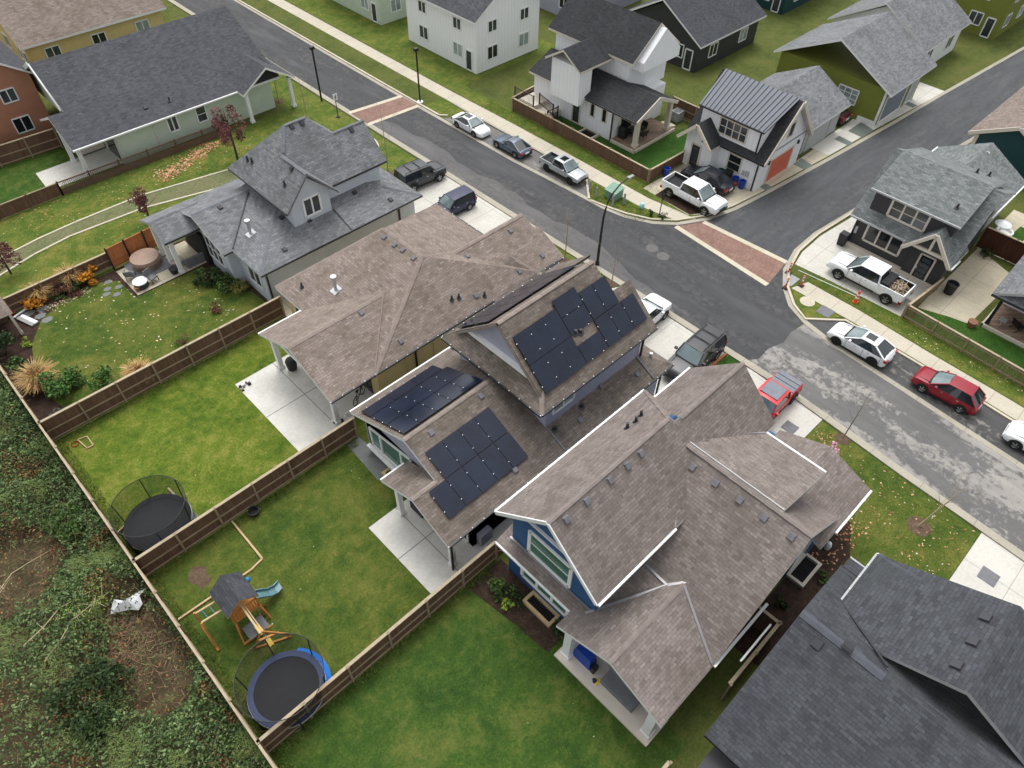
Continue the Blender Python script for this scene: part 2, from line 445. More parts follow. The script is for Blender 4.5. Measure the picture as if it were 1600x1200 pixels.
def on_roof(px, py):
    p, n = hit(px, py)
    if p is None: print('NOHIT', px, py); return None, None, None, None
    al = Vector((0, 0, 1)).cross(n).normalized(); return p, n, al, n.cross(al)
def vents(parent, pts, mat='vent_grey', s=.29):
    for px, py in pts:
        p, n, al, up = on_roof(px, py)
        if p is None: continue
        m = MB(); a, b = al*s/2, up*s/2
        m.hexa([p-a-b, p+a-b, p+a+b, p-a+b, p-a*.95-b*1.1+n*.1, p+a*.95-b*1.1+n*.1, p+a*.9+b*.75+n*.12, p-a*.9+b*.75+n*.12])
        a, b = al*s*.56, up*s*.58
        m.hexa([p-a-b, p+a-b, p+a+b, p-a+b, p-a-b+n*.015, p+a-b+n*.015, p+a+b+n*.015, p-a+b+n*.015])
        m.build('roof_vent', mat, parent)
def pipes(parent, pts, mat='vent_dark', r=.07, h=.4):
    for px, py in pts:
        p, n, al, up = on_roof(px, py)
        if p is None: continue
        m = MB(); m.tube([p-Vector((0, 0, .1)), p+Vector((0, 0, h))], r, 8); m.tube([p-n*.02, p+n*.05], r*2.2, 8)
        m.build('vent_pipe', mat, parent)
def flue(parent, px, py):
    p, n, al, up = on_roof(px, py)
    if p is None: return
    m = MB(); m.tube([p-Vector((0, 0, .1)), p+Vector((0, 0, 1.0))], .11, 10); m.tube([p+Vector((0, 0, .95)), p+Vector((0, 0, 1.12))], .2, 12)
    a, b = al*.28, up*.32
    m.hexa([p-a-b, p+a-b, p+a+b, p-a+b, p-a-b+n*.03, p+a-b+n*.03, p+a+b+n*.03, p-a+b+n*.03])
    m.build('chimney_flue', 'galvanized', parent, smooth=40)

def panels(parent, plane, rects, tilt_lift=.13, clamps=True):
    """plane: (y0, z0, slope) of a roof plane running along x; rects: (x0,x1,s0,s1) with s measured up the slope"""
    y0, z0, sl = plane; k = math.hypot(1, sl); sg = 1 if sl > 0 else -1
    nrm = Vector((0, -sl, 1)).normalized()
    def P(x, s, h): return Vector((x, y0+sg*s/k, z0+abs(sl)*s/k))+nrm*h
    for x0, x1, s0, s1 in rects:
        g = .0015; m = MB()
        lo = [P(x0+g, s0+g, tilt_lift-.04), P(x1-g, s0+g, tilt_lift-.04), P(x1-g, s1-g, tilt_lift-.04), P(x0+g, s1-g, tilt_lift-.04)]
        hi = [p+nrm*.04 for p in lo]
        if sg < 0: lo, hi = [lo[1], lo[0], lo[3], lo[2]], [hi[1], hi[0], hi[3], hi[2]]
        m.hexa(lo+hi, 1)
        e = .006; top = [P(x0+g+e, s0+g+e, tilt_lift+.003), P(x1-g-e, s0+g+e, tilt_lift+.003), P(x1-g-e, s1-g-e, tilt_lift+.003), P(x0+g+e, s1-g-e, tilt_lift+.003)]
        uv = [(0, 0), (x1-x0, 0), (x1-x0, s1-s0), (0, s1-s0)]
        if sg < 0: top.reverse(); uv.reverse()
        m.face(top, 0, uv)
        o = m.build('solar_panel', ['solar_cell', 'solar_frame'], parent)
        port = (s1-s0) > (x1-x0)
        for f in ((.24, .76) if clamps else ()):
            q = P(x0, s0+(s1-s0)*f, tilt_lift+.02) if port else P(x0+(x1-x0)*f, s0, tilt_lift+.02)
            MB().box(q.x-.018, q.y-.018, q.z-.03, q.x+.018, q.y+.018, q.z+.012).build('clamp', 'white_cap', o)
        for f in (.35, .75): MB().bar(P(x0, s0+f*(s1-s0), .04), P(x1, s0+f*(s1-s0), .04), .05, .07).build('mounting_rail', 'black_metal', o)
# ================================================================== house with grey roof and pale blue grey walls
H = thing('grey_house', 'pale blue grey house with grey shingle roof, gabled dormer and hot tub patio behind', 'house', (14.9, 38.7, 0))
walls(H, 'siding_bluegrey', [(14.95, 27.9, 38.75, 48.9, 0, 3.1), (18.75, 25.9, 41.2, 47.0, 3.0, 5.6), (18.75, 26.8, 41.25, 44.9, 3.0, 5.55)],
      [(14.2, 19, 42.35, 49.1, 0, 3.1, 4.2, 'x', 45.7), (18.72, 21.8, 40.35, 43, 3.3, 5.75, 7.3, 'y', 20.2), (22, 26.75, 41.25, 44.9, 5.5, 5.6, 7.4, 'x', 43.1)])
low = [[(14.5, 38.25, 3.2), (28.35, 38.25, 3.2), (24.15, 42.45, 4.58), (18.7, 42.45, 4.58)], [(14.5, 46.5, 3.2), (14.5, 38.25, 3.2), (18.7, 42.45, 4.58), (18.7, 46.5, 4.58)],
       [(28.35, 38.25, 3.2), (28.35, 43.4, 3.2), (24.15, 43.4, 4.58), (24.15, 42.45, 4.58)], [(28.35, 48.8, 2.95), (26, 48.8, 2.95), (24, 43.4, 4.4), (28.35, 43.4, 3.1)]]
roof(H, low, 'shingle_grey', 'grey_trim')
wing = gable(13.8, 19.3, 41.9, 49.5, 3.2, 4.5, 'x'); roof(H, wing, 'shingle_grey', 'white_trim')
pat = gable(11.45, 15.2, 45.8, 49.55, 3.19, 3.95, 'x'); roof(H, pat, 'shingle_grey', 'grey_trim')
up = [[(18.15, 40.7, 5.5), (26.6, 40.7, 5.5), (23.2, 44.2, 9), (21.5, 44.2, 9)], [(18.15, 47.7, 5.5), (18.15, 40.7, 5.5), (21.5, 44.2, 9), (21.5, 44.2, 9.0001)][:3],
      [(26.6, 47.7, 5.5), (18.15, 47.7, 5.5), (21.5, 44.2, 9), (23.2, 44.2, 9)], [(26.6, 40.7, 5.5), (26.6, 47.7, 5.5), (23.2, 44.2, 9)]]
roof(H, up, 'shingle_grey', 'grey_trim')
roof(H, gable(22.5, 27.2, 40.7, 45.5, 5.5, 7.75, 'x'), 'shingle_grey', 'grey_trim')
roof(H, gable(18.15, 22.3, 39.85, 43.2, 5.5, 7.75, 'y', 20.2), 'shingle_grey', 'vent_grey')
caps(H, [((13.8, 45.7, 4.5), (19, 45.7, 4.5)), ((14.5, 38.25, 3.2), (18.6, 42.35, 4.56)), ((28.35, 38.25, 3.2), (26.3, 40.3, 3.9)), ((20.2, 39.85, 7.75), (20.2, 42.9, 7.75)),
         ((20.4, 43, 7.85), (21.5, 44.2, 9)), ((21.5, 44.2, 9), (23.2, 44.2, 9)), ((24.4, 43.1, 7.75), (27.2, 43.1, 7.75)), ((11.45, 47.68, 3.95), (13.6, 47.68, 3.95))], 'cap_grey')
flash(H, [((14.6, 42.0, 3.27), (18.2, 45.45, 4.47)), ((21.9, 38.3, 3.24), (21.9, 40.3, 3.92))], 'flash_black', .08)
gutter(H, [((14.5, 38.22, 3.2), (28.35, 38.22, 3.2)), ((18.12, 39.9, 5.5), (18.12, 47.6, 5.5)), ((22.4, 40.67, 5.5), (27.2, 40.67, 5.5)), ((11.45, 45.76, 3.19), (14.1, 45.76, 3.19)), ((13.8, 41.87, 3.2), (15.1, 41.87, 3.2))], 'flash_black', .1)
window(H, 'y', 40.35, 19.68, 21.0, 4.28, 5.66, -1, pane='glass_grey', nv=1, fw=.15)
window(H, 'x', 14.2, 43.4, 45.6, .95, 2.85, -1, nv=2, nh=1, pane='glass_grey'); window(H, 'x', 14.95, 39.6, 41.2, .9, 2.5, -1, nv=1, pane='glass_grey')
downspout(H, 15.05, 38.68, 0, 3.05); downspout(H, 26.4, 38.68, 0, 3.05)
MB().box(27.0, 38.6, .5, 27.5, 38.75, 1.3).box(26.75, 38.62, .7, 26.9, 38.75, 1.1).build('meter_box', 'grey_trim', H)
for x, y in ((11.95, 46.2), (11.95, 49.1), (11.95, 47.7)): post(H, x, y, 3.05, .28, 'white_trim', .1)
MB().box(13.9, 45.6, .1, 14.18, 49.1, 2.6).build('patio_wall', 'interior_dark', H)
vents(H, [(344, 324), (254.6+0, 334)][:1]+[(440, 339+1), (444.5, 390), (483, 344.5), (455.5, 198), (471.5, 192.5), (549, 203.5), (554, 301), (610, 312), (456, 264)], 'vent_dark', .3)
pipes(H, [(387, 251), (394, 254), (445, 290), (470, 345)]); flue(H, 392, 365)

# ================================================================== brown hip roof house with yellow walls
H = thing('brown_roof_house', 'house with broad brown hip roof and pale yellow walls beside a white patio slab', 'house', (15, 26.4, 0))
walls(H, 'siding_yellow', [(15.05, 27.95, 26.4, 36.2, 0, 3.15), (24.7, 29.9, 26.5, 31, 0, 3.1)])
X0, X1, Y0, Y1, xr, ya, yb, zr = 14.6, 28.4, 25.95, 36.65, 21.75, 29.95, 33.9, 5.8
main = [[(X0, Y1, 3.2), (X0, Y0, 3.2), (xr, ya, zr), (xr, yb, zr)], [(X1, Y0, 3.2), (X1, Y1, 3.2), (xr, yb, zr), (xr, ya, zr)],
        [(X0, Y0, 3.2), (X1, Y0, 3.2), (xr, ya, zr)], [(X1, Y1, 3.2), (X0, Y1, 3.2), (xr, yb, zr)]]
roof(H, main, 'shingle_brown', 'white_trim')
roof(H, gable(11.55, 19.2, 25.95, 33.55, 3.19, 4.8, 'x'), 'shingle_brown', 'white_trim')
roof(H, gable(22.6, 30.45, 25.96, 31.4, 3.19, 4.92, 'x', 29.7), 'shingle_brown', 'grey_trim')
roof(H, gable(30.2, 30.9, 25.94, 30.6, 3.15, 4.32, 'x', 28.4), 'shingle_brown', 'white_trim')
roof(H, [[(24.3, 25.4, 2.9), (28.7, 25.4, 2.9), (27.4, 27.75, 4.06)], [(24.3, 25.4, 2.9), (27.4, 27.75, 4.06), (24.1, 26.7, 3.5)], [(28.7, 25.4, 2.9), (28.9, 28.3, 3.1), (27.4, 27.75, 4.06)]], 'shingle_solar', 'white_trim')  # darker shingle puts the shade of this slope into its colour
caps(H, [((xr, ya, zr), (xr, yb, zr)), ((X0, Y0, 3.2), (xr, ya, zr)), ((xr, yb, zr), (X0, Y1, 3.2)), ((11.55, 29.75, 4.8), (18.4, 29.75, 4.8)), ((24, 29.7, 4.92), (30.45, 29.7, 4.92)), ((27.4, 27.75, 4.05), (28.7, 25.4, 2.92)), ((xr, ya, zr), (24, 29.72, 4.95))], 'cap_brown', .17)
flash(H, [((18.45, 29.75, 4.82), (14.75, 26.05, 3.27))], 'cap_brown', .07); 
gutter(H, [((11.55, 25.9, 3.2), (24.2, 25.9, 3.2)), ((24.26, 25.45, 2.9), (24.15, 26.5, 3.35)), ((29, 25.9, 3.13), (30.75, 25.9, 3.13)), ((28.45, 31.4, 3.2), (28.45, 36.6, 3.2))], 'vent_dark', .1, True)
gutter(H, [((11.5, 33.6, 3.2), (14.6, 33.6, 3.2))], 'white_trim', .1)
for y in (26.9, 33.2): post(H, 12.1, y, 3.05, .3)
MB().bar((12.1, 33.1, 3.0), (12.1, 27.0, 3.0), .2, .25).build('porch_beam', 'white_trim', H)
for x in (17.2, 19.4): MB().box(x, 26.33, .2, x+.12, 26.4, 3.0).build('corner_board', 'siding_yellow', H)
downspout(H, 17.95, 26.3, 0, 3.1)
window(H, 'x', 15.05, 29, 31.4, .4, 2.4, -1, nv=1); window(H, 'x', 15.05, 34, 35.4, 1.0, 2.3, -1, pane='glass_grey')
MB().box(15.0, 27.2, .1, 15.06, 28.4, 2.2).build('patio_door', 'glass_dark', H)
vents(H, [(601, 371), (617, 383), (630, 391), (647, 403.5), (564, 489), (626, 533), (730, 402), (797, 361), (811, 424), (743, 462), (847, 399.5)])
pipes(H, [(571, 371), (472, 449), (706, 469), (717, 466), (757, 463)]); flue(H, 525, 453)
window(H, 'y', 26.4, 26.1, 27.6, 1.0, 2.3, -1)

# ================================================================== house with the solar panels
H = thing('solar_house', 'grey lilac house with brown shingle roofs carrying dark blue solar panels', 'house', (12.5, 14.9, 0))
walls(H, 'siding_lilac', [(12.4, 27.8, 14.95, 23.9, 0, 3.15), (18.7, 26.6, 15.95, 22.95, 3.0, 6.05), (26.5, 27.1, 16.3, 22.5, 3, 5.9)],
      [(12.4, 19.5, 14.95, 24.0, 0, 3.2, 5.2, 'x', 19.5), (18.75, 25.4, 15.95, 22.95, 6.0, 6.15, 9.15, 'x', 19.45), (10.95, 12.6, 14.95, 19.3, 2.9, 3.1, 4.1, 'x', 17.1)][:2])
reN = (24.6, 3.2, -.45); reS = (14.4, 3.2, .45)
roof(H, gable(11.95, 19.2, 14.4, 24.6, 3.2, 5.495, 'x'), 'shingle_solar', 'white_trim')
roof(H, [[(10.4, 14.4, 3.19), (12.2, 14.4, 3.19), (12.2, 17.07, 4.39), (10.4, 17.07, 4.39)], [(12.2, 19.75, 3.19), (10.4, 19.75, 3.19), (10.4, 17.07, 4.39), (12.2, 17.07, 4.39)]], 'shingle_solar', 'white_trim')
roof(H, [[(18.6, 14.4, 3.195), (26.4, 14.4, 3.195), (26.4, 16.3, 4.05), (18.6, 16.3, 4.05)], [(26.4, 14.4, 3.195), (28.2, 14.4, 3.195), (26.4, 16.3, 4.05)], [(28.2, 14.4, 3.195), (28.2, 23, 3.195), (26.4, 23, 4.05), (26.4, 16.3, 4.05)]], 'shingle_solar', 'vent_dark')
S = .885; yS, yN = 15.55, 23.35
upp = [[(17.9, yS, 6), (27.35, yS, 6), (27.35, 17.95, 8.12), (25.7, 17.95, 8.12), (25.7, 19.45, 9.45), (18.4, 19.45, 9.45), (18.4, 16.05, 6.44)],
       [(27.35, yN, 6), (17.9, yN, 6), (18.4, 22.85, 6.44), (18.4, 19.45, 9.45), (25.7, 19.45, 9.45), (25.7, 20.95, 8.12), (27.35, 20.95, 8.12)]]
roof(H, upp, 'shingle_solar', 'vent_dark')
roof(H, [[(17.85, yN, 5.98), (17.85, yS, 5.98), (18.85, 16.55, 6.86), (18.85, 22.35, 6.86)]], 'shingle_solar', 'vent_dark')
MB().bar((18.66, 17.1, 7.0), (18.66, 21.95, 7.0), .2, .3).build('belly_band', 'white_trim', H)
bars(H, 'barge_board', 'cap_solar', [((18.38, 22.8, 6.33), (18.38, 19.5, 9.27)), ((18.38, 16.1, 6.33), (18.38, 19.4, 9.27))], .05, .12)
caps(H, [((11.95, 19.5, 5.495), (18.6, 19.5, 5.495)), ((18.4, 19.45, 9.45), (25.7, 19.45, 9.45)), ((10.4, 17.07, 4.39), (12, 17.07, 4.39)), ((17.9, yS, 6), (18.85, 16.55, 6.86))], 'cap_solar')
flash(H, [((18.75, 14.45, 3.26), (18.75, 15.9, 3.9)), ((26.4, 14.45, 3.27), (26.45, 16.2, 4.06))], 'vent_grey', .1)
gutter(H, [((11.95, 24.64, 3.2), (19.5, 24.64, 3.2)), ((10.4, 19.79, 3.19), (11.95, 19.79, 3.19))], 'white_trim', .12)
gutter(H, [((10.4, 14.36, 3.2), (28.2, 14.36, 3.2)), ((17.9, yS-.04, 6), (27.35, yS-.04, 6)), ((17.8, yN, 6), (17.8, yS, 6)), ((17.9, yN+.04, 6), (27.4, yN+.04, 6))], 'black_metal', .1, True)
window(H, 'x', 12.4, 0, 0, 0, 0, -1, shear=[(20.0, .95), (23.5, .82), (23.6, 2.35), (19.8, 3.05)], pane='glass_teal', fw=.16)
for y in (22.5, 20.6): MB().box(12.3, y, .9, 12.38, y+.12, 2.5+.18*(22.5-y)).build('mullion', 'white_trim', H)
MB().box(12.12, 19.4, .5, 12.39, 23.9, .62).build('window_sill', 'white_trim', H)
window(H, 'y', 15.95, 19.2, 20.85, 4.62, 5.45, -1, pane='glass_blind', nv=1, fw=.13)
post(H, 10.95, 19.2, 3.0, .28); post(H, 10.95, 14.9, 3.0, .28); downspout(H, 10.75, 14.65, 0, 3.1)
MB().box(12.7, 14.6, .1, 13.5, 15.0, 1.0).build('utility_closet', 'siding_lilac', H)
downspout(H, 26.7, 15.85, 3.9, 5.95); downspout(H, 27.9, 14.85, 0, 3.1)
door(H, 'x', 12.4, 15.3, 16.3, 2.2, -1, 'white_trim')
w3 = [(18.68, 19.73), (19.73, 20.78), (20.78, 21.83)]
panels(H, (yS, 6, S), [(a, b, .78, 2.47) for a, b in w3]+[(a, b, 2.49, 4.18) for a, b in w3]+[(21.86, 23.6, .8, 1.84), (21.86, 23.6, 2.5, 3.54), (21.86, 23.6, 3.57, 4.61)]
       +[(23.64+1.11*i, 24.73+1.11*i, .78, 2.47) for i in range(3)]+[(23.64+1.08*i, 24.7+1.08*i, 2.5, 4.19) for i in range(2)])
panels(H, (yN, 6, -S), [(18.6+1.14*i, 19.72+1.14*i, s, s+1.69) for i in range(6) for s in (.75, 2.48)], clamps=False)
panels(H, reS, [(11.28+1.1*i, 12.36+1.1*i, 1.03, 2.7) for i in range(5)]+[(12.38+1.1*i, 13.46+1.1*i, 2.73, 4.4) for i in range(4)])
panels(H, reN, [(12.2+1.72*i, 13.9+1.72*i, .9, 1.93) for i in range(3)]+[(12.2+1.09*i, 13.27+1.09*i, s, s+1.67) for i in range(5) for s in (1.97, 3.68)])
vents(H, [(751, 619), (673.5, 676), (804, 734), (811, 497), (859.5, 465), (974, 459.5), (907, 433), (939, 603.5), (906, 656), (995, 584.5)])
pipes(H, [(867, 671), (909, 636), (899, 521), (907, 520)], 'vent_dark', .09, .25); 
MB().tube([(27.3, 15.5, 3.5), (27.3, 15.5, 3.95)], .1, 8).build('vent_pipe', 'galvanized', H)

# ================================================================== blue house
H = thing('blue_house', 'deep blue house with steep taupe roof, white trim and a rear patio', 'house', (12.9, 2.4, 0))
walls(H, 'siding_blue', [(12.9, 25.2, 2.5, 12.7, 0, 3.3), (23, 28.1, 2.4, 12.2, 0, 3.2), (12.95, 23, 7.2, 12.55, 3, 6.05), (20, 24.95, 4.0, 11.9, 3, 6.0)],
      [(12.95, 21, 7.2, 12.55, 6.0, 6.1, 8.45, 'x', 9.87), (20, 25.8, 7.4, 11.9, 3.9, 6.0, 8.2, 'x', 9.63), (16.3, 24.5, 2.5, 8.0, 3.1, 3.4, 7.1, 'y', 20.5)])
roof(H, [[(12.25, 6.75, 6), (23.1, 6.75, 6), (20.3, 9.87, 8.83), (12.25, 9.87, 8.83)], [(23.1, 13, 6), (12.25, 13, 6), (12.25, 9.87, 8.83), (20.3, 9.87, 8.83)], [(23.1, 6.75, 6), (23.1, 13, 6), (20.3, 9.87, 8.83)]], 'shingle_taupe', 'white_trim')
roof(H, gable(20.3, 26.2, 6.95, 12.3, 6.0, 8.5, 'x'), 'shingle_taupe', 'white_trim')
roof(H, [[(14.95, 9.0, 3.2), (14.95, 2.05, 3.2), (20.5, 2.05, 7.72), (20.5, 9.0, 7.72)], [(25.55, 2.05, 3.4), (25.55, 6, 3.4), (20.5, 6, 7.72), (20.5, 2.05, 7.72)]], 'shingle_taupe', 'white_trim')
roof(H, [[(25.35, 3.6, 6.0), (25.35, 7.2, 6.0), (20.48, 9.3, 7.8), (20.48, 3.6, 7.8)]], 'shingle_taupe', 'white_trim')
roof(H, [[(12.3, 13.05, 3.2), (12.3, 6.6, 3.2), (16.3, 5.4, 4.25), (16.3, 13.05, 4.25)]], 'shingle_taupe', 'cream_trim')
roof(H, gable(11.35, 16.9, 2.05, 8.05, 3.19, 4.5, 'x'), 'shingle_taupe', 'white_trim')
roof(H, gable(23.6, 28.55, 1.75, 7.2, 3.2, 4.3, 'x'), 'shingle_taupe', 'white_trim')
caps(H, [((12.25, 9.87, 8.83), (20.3, 9.87, 8.83)), ((20.3, 9.87, 8.83), (23.1, 13, 6)), ((21, 9.63, 8.5), (26.2, 9.63, 8.5)), ((11.35, 5.05, 4.5), (16.5, 5.05, 4.5))], 'cap_taupe', .11)
caps(H, [((20.5, 2.05, 7.73), (20.5, 9.2, 7.79))], 'cap_taupe', .13); flash(H, [((20.72, 3.6, 7.74), (20.72, 9.0, 7.74))], 'grey_trim', .06)
flash(H, [((17.6, 6.8, 6.02), (20.3, 9.3, 7.9)), ((25.3, 6.95, 6.03), (20.9, 9.3, 7.78)), ((12.6, 7.45, 3.5), (16, 5.6, 4.22)), ((16, 5.6, 4.22), (16.1, 7.0, 4.22)), ((16.4, 5.0, 4.5), (15, 2.15, 3.26)), ((16, 5.6, 4.25), (16.6, 5.05, 4.5)), ((12.85, 7.3, 3.5), (12.85, 12.6, 3.5))], 'flash_grey', .12)
gutter(H, [((12.25, 13.04, 6), (23.1, 13.04, 6)), ((23.1, 12.34, 6), (26.2, 12.34, 6)), ((12.25, 6.71, 6), (17.6, 6.71, 6)), ((25.4, 3.6, 6), (25.4, 7.0, 6)), ((24.9, 1.7, 3.2), (28.55, 1.7, 3.2)), ((15, 2.0, 3.2), (19.2, 2.0, 3.2))], 'white_trim', .13)
gutter(H, [((12.25, 13.0, 3.2), (12.25, 8.1, 3.2)), ((16.2, 1.35, 2.9), (18.6, 1.35, 2.9))], 'white_trim', .09, True)
bars(H, 'barge_board', 'white_trim', [((12.22, 13.0, 5.93), (12.22, 9.9, 8.75)), ((12.22, 6.8, 5.93), (12.22, 9.84, 8.75))], .06, .2)
MB().bar((12.9, 12.3, 6.3), (12.9, 7.5, 6.3), .1, .16, up=(1, 0, 0)).build('belly_band', 'white_trim', H)
window(H, 'x', 12.95, 8.8, 11.4, 3.65, 5.45, -1, pane='glass_teal', fw=.2, nh=1)
window(H, 'x', 12.9, 8.6, 11.7, .8, 2.3, -1, pane='glass_teal', fw=.2, nv=2)
window(H, 'y', 2.4, 22.8, 24.2, 1.2, 2.4, -1, pane='glass_grey')
MB().box(24.6, 2.28, .7, 25.1, 2.4, 1.5).tube([(24.2, 2.3, 1.2), (25.8, 2.3, 1.6), (26.2, 2.3, 3.0)], .04, 6).build('meter_box', 'siding_blue', H)
post(H, 11.85, 7.5, 3.0, .42); post(H, 11.85, 2.6, 3.0, .42)
MB().box(11.3, 2.2, 0, 12.9, 7.9, .12).build('patio_slab', 'cream_trim', H)
vents(H, [(1001, 708), (979.5, 727), (953, 749.5), (916.5, 782.5), (884.5, 811), (1082.5, 729.5), (1118.5, 754.5), (1156.5, 781), (1194.5, 808.5), (1237, 838)], 'vent_grey', .3)
pipes(H, [(1001, 649.5), (993, 659), (979.5, 669)])

# ================================================================== dark slate roofed house, bottom right
H = thing('slate_roof_house', 'house under a dark slate coloured shingle roof next to the blue house', 'house', (15, -10, 0))
walls(H, 'siding_charcoal', [(11, 22.4, -9.8, 0.1, 0, 3.3), (19.9, 22.9, -9.8, -.8, 0, 5.6), (22, 24.6, -9.8, -3.2, 0, 3.2)])
rA = gable(18.6, 23.4, -10.3, -.3, 5.6, 8.1, 'x'); roof(H, rA, 'shingle_slate', 'grey_trim')
roof(H, [[(12.0, .6, 4.2), (12.0, -10, 4.2), (17.6, -10, 7.0), (17.6, .6, 7.0)], [(22.75, -10, 4.25), (22.75, .6, 4.25), (17.6, .6, 7.0), (17.6, -10, 7.0)]], 'shingle_slate', 'flash_black')
roof(H, [[(23.85, -.4, 3.6), (23.85, .5, 3.6), (22.3, .5, 4.5), (22.3, -.4, 4.5)]], 'shingle_slate', 'vent_dark')
roof(H, [[(25.6, -4.0, 3.9), (25.6, -3.0, 3.9), (22.8, -3.0, 5.4), (22.8, -4.0, 5.4)]], 'shingle_slate', 'white_trim')
roof(H, [[(26.3, -10, 3.9), (26.3, -4.2, 3.9), (22.8, -4.2, 5.7), (22.8, -10, 5.7)]], 'shingle_slate', 'grey_trim')
caps(H, [((17.6, .6, 7), (17.6, -3, 7)), ((23.4, -.3, 5.6), (22.9, -2.2, 6.55))], 'cap_slate', .2)
flash(H, [((20.1, -.3, 5.64), (18.1, -2.9, 6.92))], 'flash_black', .08); flash(H, [((22.7, .5, 4.3), (22.7, -.35, 4.3))], 'vent_dark', .08)
gutter(H, [((20.1, -.26, 5.6), (23.4, -.26, 5.6)), ((23.44, -.3, 5.6), (23.44, -3.0, 5.6)), ((23.9, -.4, 3.6), (23.9, .5, 3.6))], 'grey_trim', .09, True)
vents(H, [(1325, 1011-1), (1274, 1011)][:0]+[(1541, 966), (1521, 1004), (1496, 1040), (1324, 1012), (1277, 1005)], 'vent_dark', .4)
MB().tube([(22, -.02, .2), (22, -.02, 3)], .05, 6).build('downspout', 'white_trim', H)

# ================================================================== mint green house beyond the path
H = thing('green_house', 'mint green bungalow with charcoal roof and white covered patio behind a lattice fence', 'house', (13, 62.8, 0))
walls(H, 'siding_green', [(15.3, 30.2, 62.85, 77.2, 0, 3.0)], [(13.6, 30.2, 64.8, 77.3, 3.0, 3.1, 6.3, 'x', 70)])
roof(H, [[(11.8, 62.25, 3.0), (31, 62.25, 3.0), (31, 70, 7.0), (13.1, 70, 7.0), (13.1, 65.4, 4.62), (11.8, 65.4, 4.62)], [(31, 77.8, 3.0), (13.1, 77.8, 3.0), (13.1, 70, 7.0), (31, 70, 7.0)]], 'shingle_charcoal', 'white_trim')
roof(H, [[(11.8, 69, 3.0), (11.8, 65.4, 4.62), (13.3, 65.4, 4.62), (13.3, 69, 3.0)]], 'shingle_charcoal', 'white_trim')
roof(H, gable(26.6, 32, 61.2, 66, 3.0, 4.7, 'y'), 'shingle_charcoal', 'white_trim')
gutter(H, [((11.8, 62.2, 3.0), (27, 62.2, 3.0))], 'white_trim', .13)
bars(H, 'barge_board', 'white_trim', [((13.05, 66, 4.4), (13.05, 69.9, 6.95)), ((13.05, 77.6, 3.0), (13.05, 70.1, 6.95))], .1, .35)
for x, y in ((12.3, 66.2), (12.4, 63.4)): post(H, x, y, 2.95, .3)
for x in (15.4, 18.6): MB().box(x, 62.78, .1, x+.16, 62.86, 3.0).build('corner_board', 'soffit_grey', H)
MB().box(15.25, 63.3, 0.2, 15.3, 65.6, 2.4).build('patio_door', 'glass_dark', H)
window(H, 'y', 62.85, 19.9, 20.8, 1.27, 2.57, -1, pane='glass_grey', nv=1, fw=.14); window(H, 'y', 62.85, 22.6, 23.5, 1.2, 2.57, -1, pane='glass_grey', nh=1)
MB().box(12.9, 66.5, .15, 15.2, 67.2, 1.9).build('privacy_panel', 'cream_trim', H)
post(H, 27.1, 61.8, 2.9, .28); post(H, 31.6, 61.8, 2.9, .28)
vents(H, [(227, 168), (118, 150.5)], 'vent_dark', .3); pipes(H, [(265, 158)])

# ================================================================== white house with porch across the street
H = thing('white_porch_house', 'white board house with black roof and corner porch across the street', 'house', (49.3, 34.2, 0))
walls(H, 'board_white', [(49.3, 56.5, 37.0, 47, 0, 3.2), (52, 57.5, 38, 47, 3, 6.3), (47.9, 49.5, 40.2, 43.6, 2.6, 6.0)], [(52.3, 57.5, 36.8, 47, 5.5, 6.3, 8.6, 'y', 54.9)])
roof(H, gable(48.7, 54.6, 34.1, 47.2, 3.2, 4.5, 'y'), 'shingle_black', 'cream_trim')
roof(H, gable(51.5, 58.2, 37.4, 47.6, 6.3, 8.9, 'y'), 'shingle_black', 'cream_trim')
roof(H, gable(47.4, 52, 39.8, 44.0, 6.0, 7.3, 'x'), 'shingle_black', 'cream_trim')
gutter(H, [((48.66, 34.1, 3.2), (48.66, 40, 3.2))], 'black_metal', .12)
bars(H, 'barge_board', 'cream_trim', [((48.75, 34.05, 3.12), (51.65, 34.05, 4.4)), ((54.5, 34.05, 3.12), (51.65, 34.05, 4.4))], .08, .3)
MB().box(49.25, 34.3, .02, 55.0, 37.0, .3).build('porch_floor', 'deck_wood', H)
MB().box(49.15, 34.2, .01, 55.1, 34.32, .28).box(49.13, 34.2, .01, 49.25, 37, .28).build('porch_edge', 'cream_trim', H)
MB().box(55.0, 34.7, .02, 55.5, 35.9, .2).box(55.5, 34.7, .02, 55.9, 35.9, .1).build('porch_step', 'cream_trim', H)
post(H, 49.8, 34.7, 3.1, .38, 'cream_trim', .3); post(H, 54.4, 34.7, 3.1, .38, 'cream_trim', .3)
downspout(H, 49.22, 37.1, 0, 3.1)
window(H, 'x', 49.3, 37.85, 38.35, 1.46, 2.75, -1, 'cream_trim', fw=.08); window(H, 'x', 49.3, 39.28, 39.75, 1.46, 2.75, -1, 'cream_trim', fw=.08)
door(H, 'x', 49.3, 41.0, 41.9, 2.2, -1, 'cream_trim'); window(H, 'y', 37.0, 50.3, 52.0, .5, 2.5, -1, 'cream_trim'); door(H, 'y', 37.0, 52.8, 53.7, 2.4, -1, 'cream_trim', 'white_trim', 0, .3)
MB().box(47.2, 45, 0, 49.3, 47, 1.0).box(47.6, 43.4, 0, 49.3, 45, .6).build('side_steps', 'cream_trim', H)
